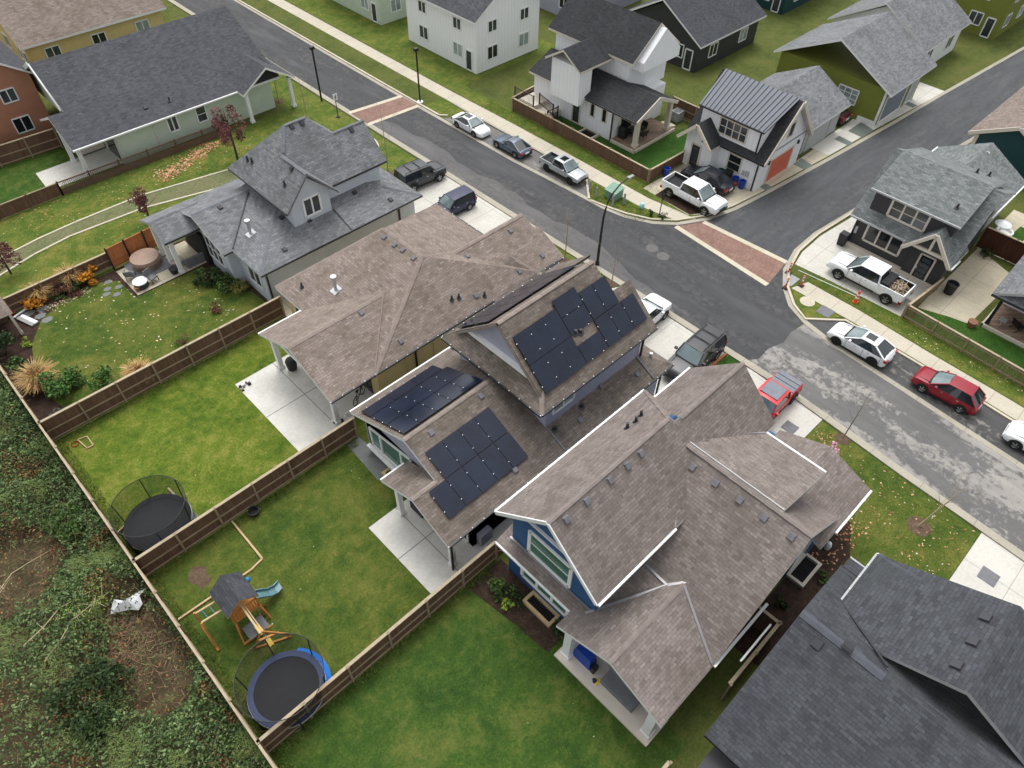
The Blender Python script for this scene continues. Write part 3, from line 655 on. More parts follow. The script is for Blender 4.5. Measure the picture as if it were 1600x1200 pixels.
for a, b in (((47.2, 45, 1.0), (47.2, 47.5, 1.0)), ((48, 43.2, .6), (48, 45.0, 1.0)), ((47.4, 41.5, .1), (47.4, 43.3, .1)), ((47.4, 43.3, .1), (48.8, 43.3, .1))):
    r = MB(); a, b = Vector(a), Vector(b); n = int((b-a).length/.16)
    r.bar(a+Vector((0, 0, 1)), b+Vector((0, 0, 1)), .05); r.bar(a+Vector((0, 0, .1)), b+Vector((0, 0, .1)), .04)
    for i in range(n+1): p = a.lerp(b, i/n); r.bar(p, p+Vector((0, 0, 1)), .025)
    for p in (a, b): r.bar(p, p+Vector((0, 0, 1.08)), .09)
    r.build('railing', 'black_metal', H)

# ================================================================== white house with standing seam roof
H = thing('metal_roof_house', 'white gabled house with grey standing seam dormer roof and salmon garage door', 'house', (52.1, 23.5, 0))
walls(H, 'board_white', [(52.1, 58.8, 23.55, 30.3, 0, 3.1), (52.12, 57, 24.2, 30.0, 3.0, 5.4)], [(52.1, 58.8, 23.55, 30.3, 3.0, 3.1, 6.7, 'y', 55.4), (51.3, 53.5, 27.75, 30.5, 0, 2.9, 4.2, 'x', 29.12)])
roof(H, gable(51.7, 59.2, 23.1, 30.9, 2.85, 7.0, 'y', 55.4), 'shingle_black', 'cream_trim')
rm = [(51.75, 30.25, 5.38), (51.75, 23.9, 5.38), (55.4, 23.55, 7.1), (55.4, 30.6, 7.1)]
roof(H, [rm], 'metal_roof', 'black_metal', .14, 'dormer_roof')
m = MB()
for i in range(16):
    t = (i+.5)/16; a = Vector(rm[1]).lerp(Vector(rm[0]), t); b = Vector(rm[2]).lerp(Vector(rm[3]), t); m.bar(a+Vector((0, 0, .03)), b+Vector((0, 0, .03)), .035, .07)
m.build('standing_seam', 'vent_dark', H)
roof(H, gable(50.3, 53.6, 27.4, 30.85, 2.85, 4.5, 'x'), 'shingle_black', 'cream_trim')
gutter(H, [((51.65, 23.1, 2.85), (51.65, 27.4, 2.85)), ((51.7, 23.9, 5.38), (51.7, 30.2, 5.38))], 'black_metal', .12)
bars(H, 'barge_board', 'cream_trim', [((59.15, 23.06, 2.8), (55.45, 23.06, 6.92)), ((51.75, 23.06, 2.8), (55.35, 23.06, 6.92))], .1, .32)
bars(H, 'barge_board', 'cream_trim', [((50.25, 27.45, 2.77), (50.25, 29.1, 4.42)), ((50.25, 30.8, 2.77), (50.25, 29.15, 4.42))], .1, .28)
downspout(H, 52.02, 23.75, 0, 2.8); downspout(H, 52.04, 24.3, 3.3, 5.3)
f = window(H, 'x', 52.12, 25.5, 28.15, 3.6, 4.95, -1, 'cream_trim', 'glass_grey', 3, 1, .1)
window(H, 'x', 52.1, 25.3, 26.55, .95, 2.35, -1, 'cream_trim', 'glass_dark', fw=.1, nh=1)
door(H, 'x', 51.3, 28.9, 29.8, 2.2, -1, 'cream_trim', 'black_metal', 4)
window(H, 'y', 23.55, 53.7, 57.2, .05, 2.3, -1, 'cream_trim', 'door_salmon', fw=.14, name='garage_door')
window(H, 'y', 23.55, 55.3, 56.1, 3.7, 5.0, -1, 'cream_trim', 'glass_dark')
MB().box(52.02, 24.35, 1.0, 52.1, 24.7, 1.5).box(52.02, 24.8, 1.0, 52.1, 25.0, 1.4).build('meter_box', 'grey_trim', H)
MB().box(53.2, 23.4, 2.1, 53.35, 23.55, 2.45).box(57.7, 23.4, 2.3, 57.85, 23.55, 2.6).build('wall_lamp', 'black_metal', H)
MB().tube([(51.25, 28.8, 2.9), (51.1, 28.8, 2.75)], .1, 8).build('door_lamp', 'black_metal', H)

# ------------------------------------------------------------------ garages and houses further along the lane
H = thing('grey_garage', 'grey garage with shingle roof and wide pale door on the lane', 'garage', (60.3, 23.9, 0))
walls(H, 'garage_grey', [(60.2, 66.3, 24.0, 31, 0, 2.8)])
roof(H, [[(59.7, 23.5, 2.75), (66.7, 23.5, 2.75), (66.7, 27.6, 4.9), (59.7, 27.6, 4.9)], [(66.7, 31.6, 2.75), (59.7, 31.6, 2.75), (59.7, 27.6, 4.9), (66.7, 27.6, 4.9)]], 'shingle_grey', 'white_trim')
window(H, 'y', 24.0, 60.8, 64.6, .05, 2.2, -1, 'grey_trim', 'garage_grey', fw=.14, name='garage_door')
H = thing('olive_house', 'olive green house with grey roof and blue grey garage door on the lane', 'house', (69.8, 21.8, 0))
walls(H, 'siding_olive', [(69.8, 78, 21.9, 33, 0, 3.6)])
roof(H, gable(69.3, 78.6, 21.2, 33.6, 3.5, 6.6, 'x'), 'shingle_grey', 'white_trim')
MB().box(69.7, 21.86, 0, 69.82, 23.6, .5).box(69.68, 21.8, 0, 69.9, 21.96, 3.4).build('corner_board', 'white_trim', H)
window(H, 'y', 21.9, 70.6, 75.0, .05, 2.6, -1, 'white_trim', 'garage_blue', fw=.16, name='garage_door')
window(H, 'x', 69.8, 24.3, 26.3, 1.2, 2.6, -1, 'white_trim', 'glass_blind', 2, 2, .1)
window(H, 'y', 21.9, 76, 77.4, .1, 2.6, -1, 'white_trim', 'garage_grey', fw=.14, name='garage_door')
H = thing('teal_house', 'teal house with brown shingle roof and cream gable trim beside the lane', 'house', (70, 7, 0))
walls(H, 'siding_teal', (), [(70.4, 82, 7.3, 13.5, 0, 2.7, 4.2, 'x', 10.5)])
roof(H, gable(69.9, 83, 6.9, 14.05, 2.75, 4.55, 'x', 10.5), 'shingle_brown', 'white_trim')
bars(H, 'barge_board', 'cream_trim', [((69.86, 14, 2.65), (69.86, 10.55, 4.45)), ((69.86, 6.95, 2.65), (69.86, 10.45, 4.45))], .1, .3)
MB().box(70.3, 13.2, .1, 70.42, 13.5, 2.6).build('corner_board', 'cream_trim', H)
H = thing('hip_garage', 'grey shingled garage behind the charcoal house with white gutter', 'garage', (58, 7, 0))
walls(H, 'garage_grey', [(58.5, 64.3, 7.8, 14.0, 0, 2.9)], [(58.5, 64.3, 7.8, 14, 2.8, 2.9, 4.5, 'x', 11)])
roof(H, gable(58, 64.9, 7.35, 14.6, 3.0, 4.95, 'x', 11), 'shingle_green_grey', 'white_trim'); gutter(H, [((58, 7.3, 3), (64.9, 7.3, 3)), ((58, 14.65, 3), (64.9, 14.65, 3))], 'white_trim', .1)
vents(H, [(1543, 239)], 'galvanized', .25)

# ================================================================== charcoal house on the corner
H = thing('charcoal_house', 'charcoal house with grey shingle roof and cream framed windows on the street corner', 'house', (51.4, 7, 0))
walls(H, 'siding_charcoal', [(51.42, 58, 7.45, 14.4, 0, 3.3), (51.4, 57, 8.1, 14.0, 3, 5.4), (51.2, 52.5, 7.3, 10.0, 0, 2.6)], [(51.42, 58.2, 7.45, 14.4, 3.2, 3.35, 6.5, 'y', 54.6)])
roof(H, [[(50.75, 14.9, 2.9), (50.75, 6.95, 2.9), (54.6, 6.95, 6.85), (54.6, 14.9, 6.85)], [(59.5, 6.95, 4.7), (59.5, 14.9, 4.7), (54.6, 14.9, 6.85), (54.6, 6.95, 6.85)]], 'shingle_green_grey', 'grey_trim')
roof(H, [[(51.05, 14.35, 5.34), (51.05, 7.75, 5.34), (54.65, 7.75, 6.95), (54.65, 14.35, 6.95)], [(59, 7.75, 5.4), (59, 14.35, 5.4), (54.65, 14.35, 6.95), (54.65, 7.75, 6.95)]], 'shingle_green_grey', 'grey_trim')
roof(H, gable(50.1, 53.2, 6.88, 10.5, 2.75, 4.75, 'x'), 'shingle_green_grey', 'cream_trim')
gutter(H, [((51.0, 7.75, 5.34), (51.0, 14.35, 5.34)), ((50.7, 10.5, 2.9), (50.7, 14.9, 2.9))], 'grey_trim', .1)
window(H, 'x', 51.4, 9.9, 12.65, 3.68, 5.05, -1, 'cream_trim', 'glass_grey', 2, 1, .16)
window(H, 'x', 51.42, 10.7, 13.5, 1.0, 2.5, -1, 'cream_trim', 'glass_dark', 2, 0, .16)
door(H, 'x', 51.2, 8.15, 9.2, 2.25, -1, 'cream_trim', 'glass_dark', 4)
MB().bar((50.05, 6.95, 2.7), (50.05, 8.66, 4.65), .12, .24).bar((50.05, 10.43, 2.7), (50.05, 8.72, 4.65), .12, .24).bar((50.2, 7.5, 3.2), (50.2, 9.9, 3.2), .18, .2).bar((50.2, 8.69, 3.2), (50.2, 8.69, 4.5), .16, .16).build('gable_truss', 'cream_trim', H)
MB().box(51.1, 10.0, 0, 51.44, 14.45, .3).box(51.08, 7.25, 0, 51.2, 10.05, .25).build('plinth', 'cream_trim', H)
MB().box(51.36, 14.15, 1.2, 51.45, 14.35, 1.8).build('meter_box', 'grey_trim', H)
MB().bar((50.15, 6.8, 2.68), (51.6, 6.8, 2.68), .1, .12).build('gutter', 'white_trim', H)
pipes(H, [(1526, 270), (1545, 275), (1495, 325)], 'vent_dark', .08, .35)
downspout(H, 51.4, 14.45, 0, 2.9); downspout(H, 51.6, 14.0, 3.5, 5.2)

# ------------------------------------------------------------------ house with timber deck at the right edge
H = thing('deck_house', 'grey roofed house with a covered timber deck at the right edge of the street', 'house', (49.9, -7, 0))
walls(H, 'board_white', [(53, 60, -7, 3.2, 0, 3.0)])
roof(H, gable(49.85, 60.5, -7.6, 3.8, 2.7, 5.9, 'x'), 'shingle_grey', 'grey_trim')
roof(H, [[(49.8, -7.6, 2.68), (49.8, 3.85, 2.68), (50.3, 3.85, 2.72), (50.3, -7.6, 2.72)]][:0]+[[(49.8, 3.8, 2.68), (49.8, -7.6, 2.68), (55.5, -7.6, 4.6), (55.5, 3.8, 4.6)]], 'shingle_grey', 'vent_dark')
MB().box(49.9, -7, .02, 53, 3.2, .28).build('deck_floor', 'deck_wood', H); MB().box(49.78, -7, .01, 49.9, 3.3, .26).box(49.78, 3.2, .01, 53, 3.32, .26).build('deck_edge', 'cream_trim', H)
post(H, 50.05, 3.05, 2.65, .2, 'black_metal', .28); post(H, 50.05, -3, 2.65, .2, 'black_metal', .28)
# ================================================================== ground, roads, lawns
m_grass('grass_ground', c255(74, 84, 44), c255(88, 98, 50), c255(104, 104, 60))
m_grass('grass_bright', c255(68, 96, 32), c255(100, 118, 42), c255(134, 136, 66), .3, .45)
m_grass('grass_olive', c255(58, 82, 34), c255(84, 100, 42), c255(114, 114, 58), .28, .4)
m_grass('grass_deep', c255(50, 78, 34), c255(68, 94, 40), c255(100, 110, 56), .35, .35)
m_grass('grass_verge', c255(72, 96, 40), c255(92, 108, 46), c255(124, 122, 62), .5, .6)
m_grass('grass_turf', c255(44, 76, 28), c255(54, 88, 34), c255(66, 98, 40), .3, .15)
m_grass('grass_path', c255(98, 106, 74), c255(116, 120, 88), c255(118, 112, 88), .6, .5)
m_concrete('concrete', c255(186, 182, 172), None, .1)
m_concrete('concrete_drive', c255(200, 197, 189), (3.1, 3.05), .13)
m_concrete('concrete_old', c255(190, 181, 160), (2.6, 2.9), .16)
m_concrete('concrete_patio', c255(206, 204, 197), None, .16)
m_concrete('sidewalk', c255(190, 183, 166), (0, 1.9), .1)
m_concrete('kerb', c255(168, 162, 148), (0, 3.2), .16)
m_concrete('kerb_plain', c255(196, 188, 168), None, .15)
m_concrete('gravel', c255(118, 122, 120), None, .2)
m_concrete('gravel_green', c255(112, 120, 114), None, .2)
def m_asphalt(name, base, worn, lo, hi, streak=.0, axis=0):
    k = N(name); p = k.coord('World')
    q = k.mapping(p, (1, .2, 1) if axis == 0 else (.2, 1, 1))
    n1 = k.noise(q, .55, 6, .62, .3); n2 = k.noise(p, 2.2, 6, .72, .4); n3 = k.noise(p, 50, 2)
    f = k.math('ADD', k.math('MULTIPLY', n1, .62), k.math('MULTIPLY', n2, .38))
    col = k.mix(k.ramp(f, [(lo, (0, 0, 0)), (hi, (1, 1, 1))]), base, worn)
    n5 = k.noise(q, 1.4, 4, .6)
    col = k.mix(1.0, col, k.ramp(n5, [(.3, (.82, .82, .83)), (.7, (1.16, 1.15, 1.14))]), 'MULTIPLY')
    col = k.mix(1.0, col, k.ramp(n3, [(.3, (.84, .84, .84)), (.7, (1.14, 1.14, 1.14))]), 'MULTIPLY')
    rr = k.ramp(n1, [(.35, (.55, .55, .55)), (.6, (.9, .9, .9))]); k.link(rr, k.b.inputs['Roughness'])
    k.bump(n3, .25, .01); k.out(col, .8, 0, .35); k.link(rr, k.b.inputs['Roughness']); return k.m
m_asphalt('asphalt_new', c255(62, 63, 65), c255(94, 93, 92), .5, .66)
m_asphalt('asphalt_lane', c255(88, 87, 87), c255(112, 110, 108), .5, .66)
m_asphalt('asphalt_side', c255(70, 72, 75), c255(98, 98, 98), .5, .7, 0, 1)
m_asphalt('asphalt_old', c255(97, 96, 95), c255(146, 143, 138), .485, .55)
m_asphalt('asphalt_bay', c255(104, 103, 101), c255(140, 137, 132), .52, .6)
m_asphalt('asphalt_bay_dark', c255(76, 76, 76), c255(128, 125, 120), .54, .6)
k = N('brick_paving'); p = k.coord('World')
t = k.new('ShaderNodeTexBrick'); t.inputs['Color1'].default_value = (*c255(124, 92, 82), 1); t.inputs['Color2'].default_value = (*c255(142, 114, 102), 1); t.inputs['Mortar'].default_value = (*c255(116, 92, 82), 1)
t.inputs['Scale'].default_value = 1; t.inputs['Brick Width'].default_value = .22; t.inputs['Row Height'].default_value = .11; t.inputs['Mortar Size'].default_value = .008; k.link(p, t.inputs['Vector'])
n_ = k.noise(p, .9, 4); k.out(k.mix(1.0, t.outputs['Color'], k.ramp(n_, [(.3, (.85, .85, .85)), (.7, (1.12, 1.12, 1.12))]), 'MULTIPLY'), .9)
def m_soil(name, a, b, sc=3):
    k = N(name); p = k.coord('World'); n1 = k.noise(p, sc, 6, .7); n2 = k.noise(p, 25, 3, .7)
    col = k.mix(1.0, k.ramp(n1, [(.3, a), (.7, b)]), k.ramp(n2, [(.3, (.6, .6, .6)), (.7, (1.4, 1.4, 1.4))]), 'MULTIPLY'); k.bump(n2, .7, .05); k.out(col, .97, 0, .1)
m_soil('mulch', c255(48, 38, 34), c255(78, 62, 54)); m_soil('mulch_light', c255(84, 68, 56), c255(116, 98, 82)); m_soil('forest_floor', c255(52, 46, 34), c255(98, 86, 64), 1.2)
m_plain('fence_brown', c255(98, 78, 64), .9)
m_wood('fence_board', c255(104, 80, 65), 2, .15, .14); m_wood('fence_board_red', c255(84, 54, 42), 2, .15, .12); m_wood('fence_tan', c255(128, 112, 84), 2, .12, .15)
m_plain('fence_rail', c255(146, 130, 106), .9, var=.15); m_plain('fence_cap', c255(168, 154, 130), .9, var=.12)

def zz(x, y): return 0
sheet('ground', [(-400, -400), (500, -400), (500, 500), (-400, 500)], 0, 'grass_ground', 'grassy ground under the whole neighbourhood')
LK = [(30.6, -55), (33.36, -6), (33.57, -2.7), (33.8, 1.2), (34.44, 8.4), (34.61, 10.8), (34.66, 18.7), (34.7, 40), (34.66, 60), (34.7, 160)]
RKa = [(40.4, 160), (40.2, 55), (40.25, 49), (40.3, 40.7), (40.7, 34), (40.8, 30.6), (41.2, 28.6), (42.2, 26.5), (43.6, 25), (46, 23.7), (48.8, 23), (52.8, 22.5), (61.8, 21.6), (72.2, 20.7), (80.7, 20.1), (160, 13.5)]
RKb = [(160, 7), (80, 14), (70, 15.1), (60, 16.1), (55.7, 16.5), (50.8, 17.0), (47.7, 16.9), (45, 16.2), (43.1, 15.05), (41.7, 13.7), (40.9, 12.0), (40.36, 9.5), (39.98, 4.65), (39.64, .3), (39.32, -3.7), (36, -55)]
# old pavement south of the seam, new pavement north of it, the pale near lane, the side lane
seam = [(34.65, 12.9), (35.6, 12.2), (36.9, 12.3), (38.2, 11.9), (39.4, 12.1), (40.9, 11.9)]
sheet('road', [(30.6, -55), (33.36, -6), (33.57, -2.7), (33.8, 1.2), (34.44, 8.4), (34.63, 12.9)]+seam[1:]+RKb[11:], .004, 'asphalt_old', 'grey patched asphalt of the street beside the white and red parked cars')
sheet('road', [(34.65, 12.9), (34.66, 18.7), (34.7, 40), (34.66, 54.2), (40.45, 53.6)]+RKa[2:11]+[(52.8, 22.5), (52.8, 16.8), (50.8, 17.0)]+RKb[6:11]+seam[::-1][1:-1], .004, 'asphalt_new', 'dark fresh asphalt of the street at the junction')
sheet('road', [(34.66, 57.3), (34.7, 160), (40.4, 160), (40.4, 56.6)], .004, 'asphalt_new', 'dark street beyond the brick crossing')
lane = [(34.7, 18.6)]+[(34.68, y) for y in (30, 54.2)]+[(36.2, 54.05)]+[(36.9+.25*math.sin(y*.7)+.12*math.sin(y*2.1)+.0-2.2*max(0, (26-y)/8), y) for y in range(53, 18, -1)]
sheet('road_lane', lane, .008, 'asphalt_lane', 'paler worn near lane of the street')
sheet('side_street', [(45.3, 23.95), (46, 23.7), (48.8, 23), (52.8, 22.5), (61.8, 21.6), (72.2, 20.7), (80.7, 20.1), (160, 13.5), (160, 7), (80, 14), (70, 15.1), (60, 16.1), (55.7, 16.5), (50.8, 17.0), (47.7, 16.9), (45.75, 16.45)], .008, 'asphalt_side', 'asphalt side street running between the coach houses')
def crossing(poly, label):
    m = MB(); m.face([(x, y, .018) for x, y in poly]); struct('brick_crossing', m, 'brick_paving', label, 'crossing')
    b = MB()
    for i in (0, 2):
        p, q = Vector((*poly[i], .022)), Vector((*poly[i+1], .022)); d = (q-p).normalized(); s = Vector((-d.y, d.x, 0))*.22
        b.face([p-s, q-s, q+s, p+s])
    struct('crossing_border', b, 'kerb_plain', 'concrete borders of the '+label, 'border')
crossing([(34.65, 57.25), (40.45, 56.5), (40.45, 53.9), (34.75, 54.3)], 'brick crossing at the far end of the street')
crossing([(43.3, 25.0), (42.55, 16.0), (45.9, 16.45), (45.45, 23.85)], 'brick crossing at the mouth of the side street')
def strip(name, line, w0, w1, z0, z1, mat, label, cat='kerb'):
    """a solid strip along a polyline from offset w0 to w1 on its left side"""
    m = MB(); L = [Vector((x, y)) for x, y in line]; A = []; B = []
    for i, p in enumerate(L):
        d = (L[min(i+1, len(L)-1)]-L[max(i-1, 0)]).normalized(); n = Vector((-d.y, d.x)); A.append(p+n*w0); B.append(p+n*w1)
    for i in range(len(L)-1):
        a, b, c, d = A[i], A[i+1], B[i+1], B[i]
        m.face([(a.x, a.y, z1), (b.x, b.y, z1), (c.x, c.y, z1), (d.x, d.y, z1)] if w1 > w0 else [(d.x, d.y, z1), (c.x, c.y, z1), (b.x, b.y, z1), (a.x, a.y, z1)])
        for p, q in ((a, b), (c, d)): m.face([(p.x, p.y, z0), (q.x, q.y, z0), (q.x, q.y, z1), (p.x, p.y, z1)])
    return struct(name, m, mat, label, cat)
strip('kerb', LK, 0, .22, 0, .1, 'kerb', 'kerb along the near side of the street'); strip('gutter_pan', LK, -.38, 0, 0, .012, 'kerb', 'concrete gutter pan along the near side of the street', 'gutter')
strip('kerb', [(43.6-.5, 52)]+[(43.05, y) for y in (50, 40, 34.4)], 0, .2, 0, .11, 'kerb', 'kerb behind the upper parking bay'); strip('gutter_pan', RKa, 0, .36, 0, .013, 'kerb', 'gutter along the far side of the street and round the corner', 'gutter')
strip('kerb', [(40.55, 160), (40.58, 55), (40.62, 51.2)], 0, .18, 0, .11, 'kerb_plain', 'kerb along the far lawn beside the street'); strip('kerb', [(40.85, 31.9), (41.15, 30.5), (41.6, 28.8), (42.5, 26.9), (43.9, 25.4), (46.1, 24.2), (48.9, 23.45), (52.8, 22.95)], 0, .16, 0, .1, 'kerb_plain', 'curved kerb round the utility box lawn')
strip('kerb', [(41.05, 32.2), (43.15, 34.4)], 0, .16, 0, .1, 'kerb_plain', 'short kerb closing the upper parking bay'); strip('kerb', [(41.35, 50.6), (40.75, 51.2)], 0, .16, 0, .1, 'kerb_plain', 'short kerb at the far end of the upper bay')
strip('gutter_pan', RKb, 0, .4, 0, .013, 'kerb', 'concrete gutter round the lower corner', 'gutter'); strip('kerb', [(55.7, 16.1), (50.8, 16.55), (47.8, 16.45), (45.2, 15.75), (43.4, 14.7), (42.1, 13.4), (41.4, 12.15), (43.35, 10.1), (43.1, 4.6), (42.85, .2), (42.55, -3.8), (39.3, -55)], -.18, 0, 0, .11, 'kerb_plain', 'kerb round the lower corner and behind the lower parking bay')
sheet('parking_bay', [(40.7, 50.5), (41.5, 50.0), (43.0, 50.0), (43.05, 34.4), (41.0, 32.3), (40.7, 33), (40.4, 40)], .006, 'asphalt_bay', 'pale asphalt parking bay by the white coupe and grey pickup', 'parking bay')
sheet('parking_bay', [(41.3, 12.1), (43.3, 10.1), (43.1, 4.6), (42.85, .2), (42.5, -3.9), (39.2, -55), (36.3, -55), (39.7, -3.7), (40.02, .3), (40.36, 4.65), (40.75, 9.4)], .006, 'asphalt_bay_dark', 'asphalt parking bay by the white hatchback and red car', 'parking bay')
sheet('sidewalk', [(43.3, 160), (43.25, 54), (43.2, 44), (43.25, 36), (43.3, 29), (43.95, 25.6), (45.3, 24.5), (45.25, 25), (44.75, 29), (44.85, 37), (44.85, 45), (44.7, 54), (44.7, 160)], .016, 'sidewalk', 'pale concrete sidewalk along the far side of the street')
sheet('sidewalk', [(43.55, 14.6), (43.55, 9.8), (43.3, 4.6), (43.05, .2), (42.75, -3.8), (39.5, -55), (40.9, -55), (44.15, -3.8), (44.4, .2), (44.6, 4.6), (45.0, 9.9), (45.05, 14.1)], .016, 'sidewalk', 'pale concrete sidewalk beside the red car')
# driveways and slabs
sheet('driveway', [(28.2, 31.2), (34.45, 31.2), (34.5, 44.4), (33, 45.3), (28.2, 44)], .012, 'concrete_drive', 'concrete driveway of the grey and brown roofed houses')
sheet('driveway', [(27, 13.85), (34.4, 13.9), (34.45, 23.3), (32.5, 24.2), (27, 22)], .012, 'concrete_drive', 'concrete driveway of the solar house')
sheet('driveway', [(26, 6.6), (34.1, 6.55), (34.42, 12.3), (32, 12.9), (26, 12.5)], .012, 'concrete_drive', 'concrete driveway of the blue house')
sheet('driveway', [(24, -10.5), (32.9, -10.5), (33.3, -3.7), (24, -3.7)], .012, 'concrete_drive', 'concrete driveway of the slate roofed house')
sheet('patio_slab', [(9.15, 26.6), (15.1, 26.6), (15.1, 33.9), (9.15, 33.9)], .02, 'concrete_patio', 'pale patio slab behind the brown roofed house', 'patio')
j = MB().bar((11.9, 26.6, .022), (11.9, 33.9, .022), .035, .012).bar((9.15, 30.2, .0225), (15, 30.2, .0225), .035, .012); struct('slab_joint', j, 'vent_grey', 'saw cut joints in the patio slab of the brown roofed house', 'joint')
sheet('patio_slab', [(9.05, 14.4), (18, 14.3), (18, 15.2), (12.5, 15.2), (12.5, 19.7), (9.05, 19.7)], .02, 'concrete_patio', 'pale patio slab behind the solar house', 'patio')
j = MB().bar((10.9, 14.4, .022), (10.9, 19.7, .022), .035, .012).bar((9.05, 17.1, .0225), (12.5, 17.1, .0225), .035, .012); struct('slab_joint', j, 'vent_grey', 'saw cut joints in the patio slab of the solar house', 'joint')
sheet('gravel_strip', [(11.3, 21.9), (12.4, 20), (12.4, 25.1), (11.5, 25.1)], .012, 'gravel', 'grey gravel strip by the rear window of the solar house', 'gravel')
sheet('paved_terrace', [(8.5, 46.05), (13.9, 46.1), (13.9, 49.6), (8.5, 49.6)], .06, 'concrete_old', 'flagstone terrace behind the grey house', 'terrace')
sheet('patio_slab', [(9.0, 63.3), (15.3, 63.2), (15.3, 66.6), (9.2, 66.6)], .02, 'concrete_patio', 'white patio slab of the mint green house', 'patio')
sheet('driveway', [(46.2, 24.4), (48.9, 23.5), (52.8, 23.0), (62, 22.1), (62, 23.6), (52.1, 23.6), (52.1, 30.2), (45.6, 30.2), (45.3, 25.3)], .008, 'concrete_old', 'stained concrete pad in front of the white metal roofed house')
sheet('driveway_patch', [(45.4, 25.2), (47.3, 24.2), (47.3, 28.9), (45.5, 28.9)], .012, 'mulch', 'dark brown patch under the white pickup by the crossing', 'earth')  # darker brown patch on the pad, beneath and beside the pickup
sheet('driveway', [(62.02, 22.1), (69.8, 21.5), (82, 20.3), (82, 23.9), (62.02, 23.9)], .008, 'concrete_drive', 'concrete garage aprons along the side street')
for i, (x, w, d) in enumerate(((53.0, 1.0, .2), (58.3, 1.5, 0), (64.9, 1.0, 0), (67.2, 2.6, 1.6), (76.2, 1.0, -.6))):
    sheet('gravel_strip', [(x, 22.6-(x-53)*.07), (x+w*.8, 22.5-(x-53)*.07), (x+w, 23.8-(x-53)*.05), (x+.1, 23.8-(x-53)*.05)], .012+.0004*i, 'gravel_green', ('dark gravel strip by the corner of the white metal roofed house', 'dark gravel strip between the salmon garage door and the grey garage', 'narrow dark gravel strip beside the grey garage opening', 'wide dark gravel strip in front of the olive wall', 'dark gravel strip past the blue grey garage door')[i], 'gravel')
sheet('driveway', [(46.2, 15.9), (47.9, 16.3), (50.8, 16.4), (55.6, 15.9), (70, 14.9), (70, 13), (51.4, 14.4), (51.4, 7.2), (46.6, 7.6), (46.4, 13.2)], .008, 'concrete_drive', 'concrete pad in front of the charcoal house')
sheet('driveway', [(49.4, 3.9), (57, 3.6), (58.6, 7.1), (50, 7.2), (48.4, 7.2), (49.2, 5)], .008, 'concrete_old', 'stained concrete yard beside the charcoal house')
sheet('driveway', [(58.6, 3), (66, 3), (66, 7.2), (58.6, 7.2)], .008, 'concrete_old', 'concrete path in the yard behind the brown fence')
# lawns
sheet('gravel_strip', [(15, 36.3), (28.3, 36.3), (28.3, 38.8), (15, 38.8)], .012, 'concrete_old', 'pale ground added between the grey and the brown roofed house to bounce light', 'gravel')  # added pale ground, bounces light onto the shaded wall of the grey house
sheet('lawn', [(-.95, 25.3), (15, 25.3), (15, 37.1), (-.95, 37.1)], .004, 'grass_bright', 'bright yellow green lawn behind the brown roofed house')
sheet('lawn', [(-.95, 13.7), (14, 13.7), (14, 25.2), (-.95, 25.2)], .004, 'grass_olive', 'olive green lawn with the play set')
sheet('lawn', [(-.95, 1), (12.8, 1), (12.8, 13.5), (-.95, 13.5)], .004, 'grass_deep', 'deep green lawn behind the blue house')
sheet('lawn', [(-.95, -30), (11, -30), (11, .9), (-.95, .9)], .004, 'grass_deep', 'deep green lawn behind the slate roofed house')
yard = [(.8, 38.4), (4, 37.6), (14.8, 37.5), (14.6, 41), (13.3, 42.4), (13.4, 46), (8.3, 46), (8.2, 48.6), (6.6, 49.6), (4.6, 49.2), (2.6, 48.2), (1.2, 46.2), (.4, 43.5), (.2, 41)]
sheet('lawn', yard, .008, 'grass_olive', 'dark green lawn of the yard with the hot tub')
sheet('planting_bed', [(-.95, 37.3), (14.9, 37.3), (14.9, 49.9), (-.95, 49.9)], .004, 'mulch', 'dark mulch beds edging the yard with the hot tub', 'bed')
sheet('lawn', [(-40, 67.5), (-40, 62.2), (15.2, 62.2), (15.2, 70), (9, 75)], .004, 'grass_deep', 'dark lawn beside the mint green house')
sheet('lawn', [(-40, 50.2), (28, 50.2), (34.2, 52), (34.3, 80), (31, 80), (31, 61.8), (-40, 61.8)], .004, 'grass_verge', 'patchy green common with fallen leaves by the curved path')
sheet('lawn', [(28.5, 44.6), (34.3, 45.5), (34.3, 53.8), (28.5, 51)], .008, 'grass_verge', 'small green lawn in front of the grey house')
sheet('lawn', [(30, 27.7), (34.4, 27.7), (34.3, 31.1), (29, 31.1)], .008, 'grass_verge', 'bright grass corner in front of the brown roofed house')
sheet('lawn', [(31.5, 13.85), (34.4, 12.45), (34.4, 13.8)], .016, 'grass_turf', 'small turf triangle between two driveways')
sheet('lawn', [(26.5, -3.65), (33.3, -3.65), (33.55, -.5), (33.9, 6.5), (28.6, 6.5), (28.6, 2), (26.8, .5)], .008, 'grass_olive', 'lawn with fallen leaves in front of the blue house')
sheet('planting_bed', [(18, .75), (26.6, .6), (28.6, 1.6), (28.5, 2.3), (18, 2.4)], .012, 'mulch', 'brown mulch between the blue and the slate roofed house', 'bed')
sheet('planting_bed', [(11.2, 8.2), (13, 8.2), (13, 13.4), (10.6, 13.4), (11.0, 10.5)], .008, 'mulch', 'dark mulch bed behind the blue house', 'bed')
sheet('lawn', [(44.9, 24.5), (46.5, 24.5), (46.5, 54), (60, 54), (60, 160), (44.75, 160), (44.9, 54)], .004, 'grass_verge', 'grass strip between sidewalk and fence')
sheet('lawn', [(46.7, 30.4), (56, 30.4), (56, 34), (49.2, 34.2), (49.2, 47.2), (46.7, 47.2)], .008, 'grass_turf', 'green lawn inside the fence of the white porch house')
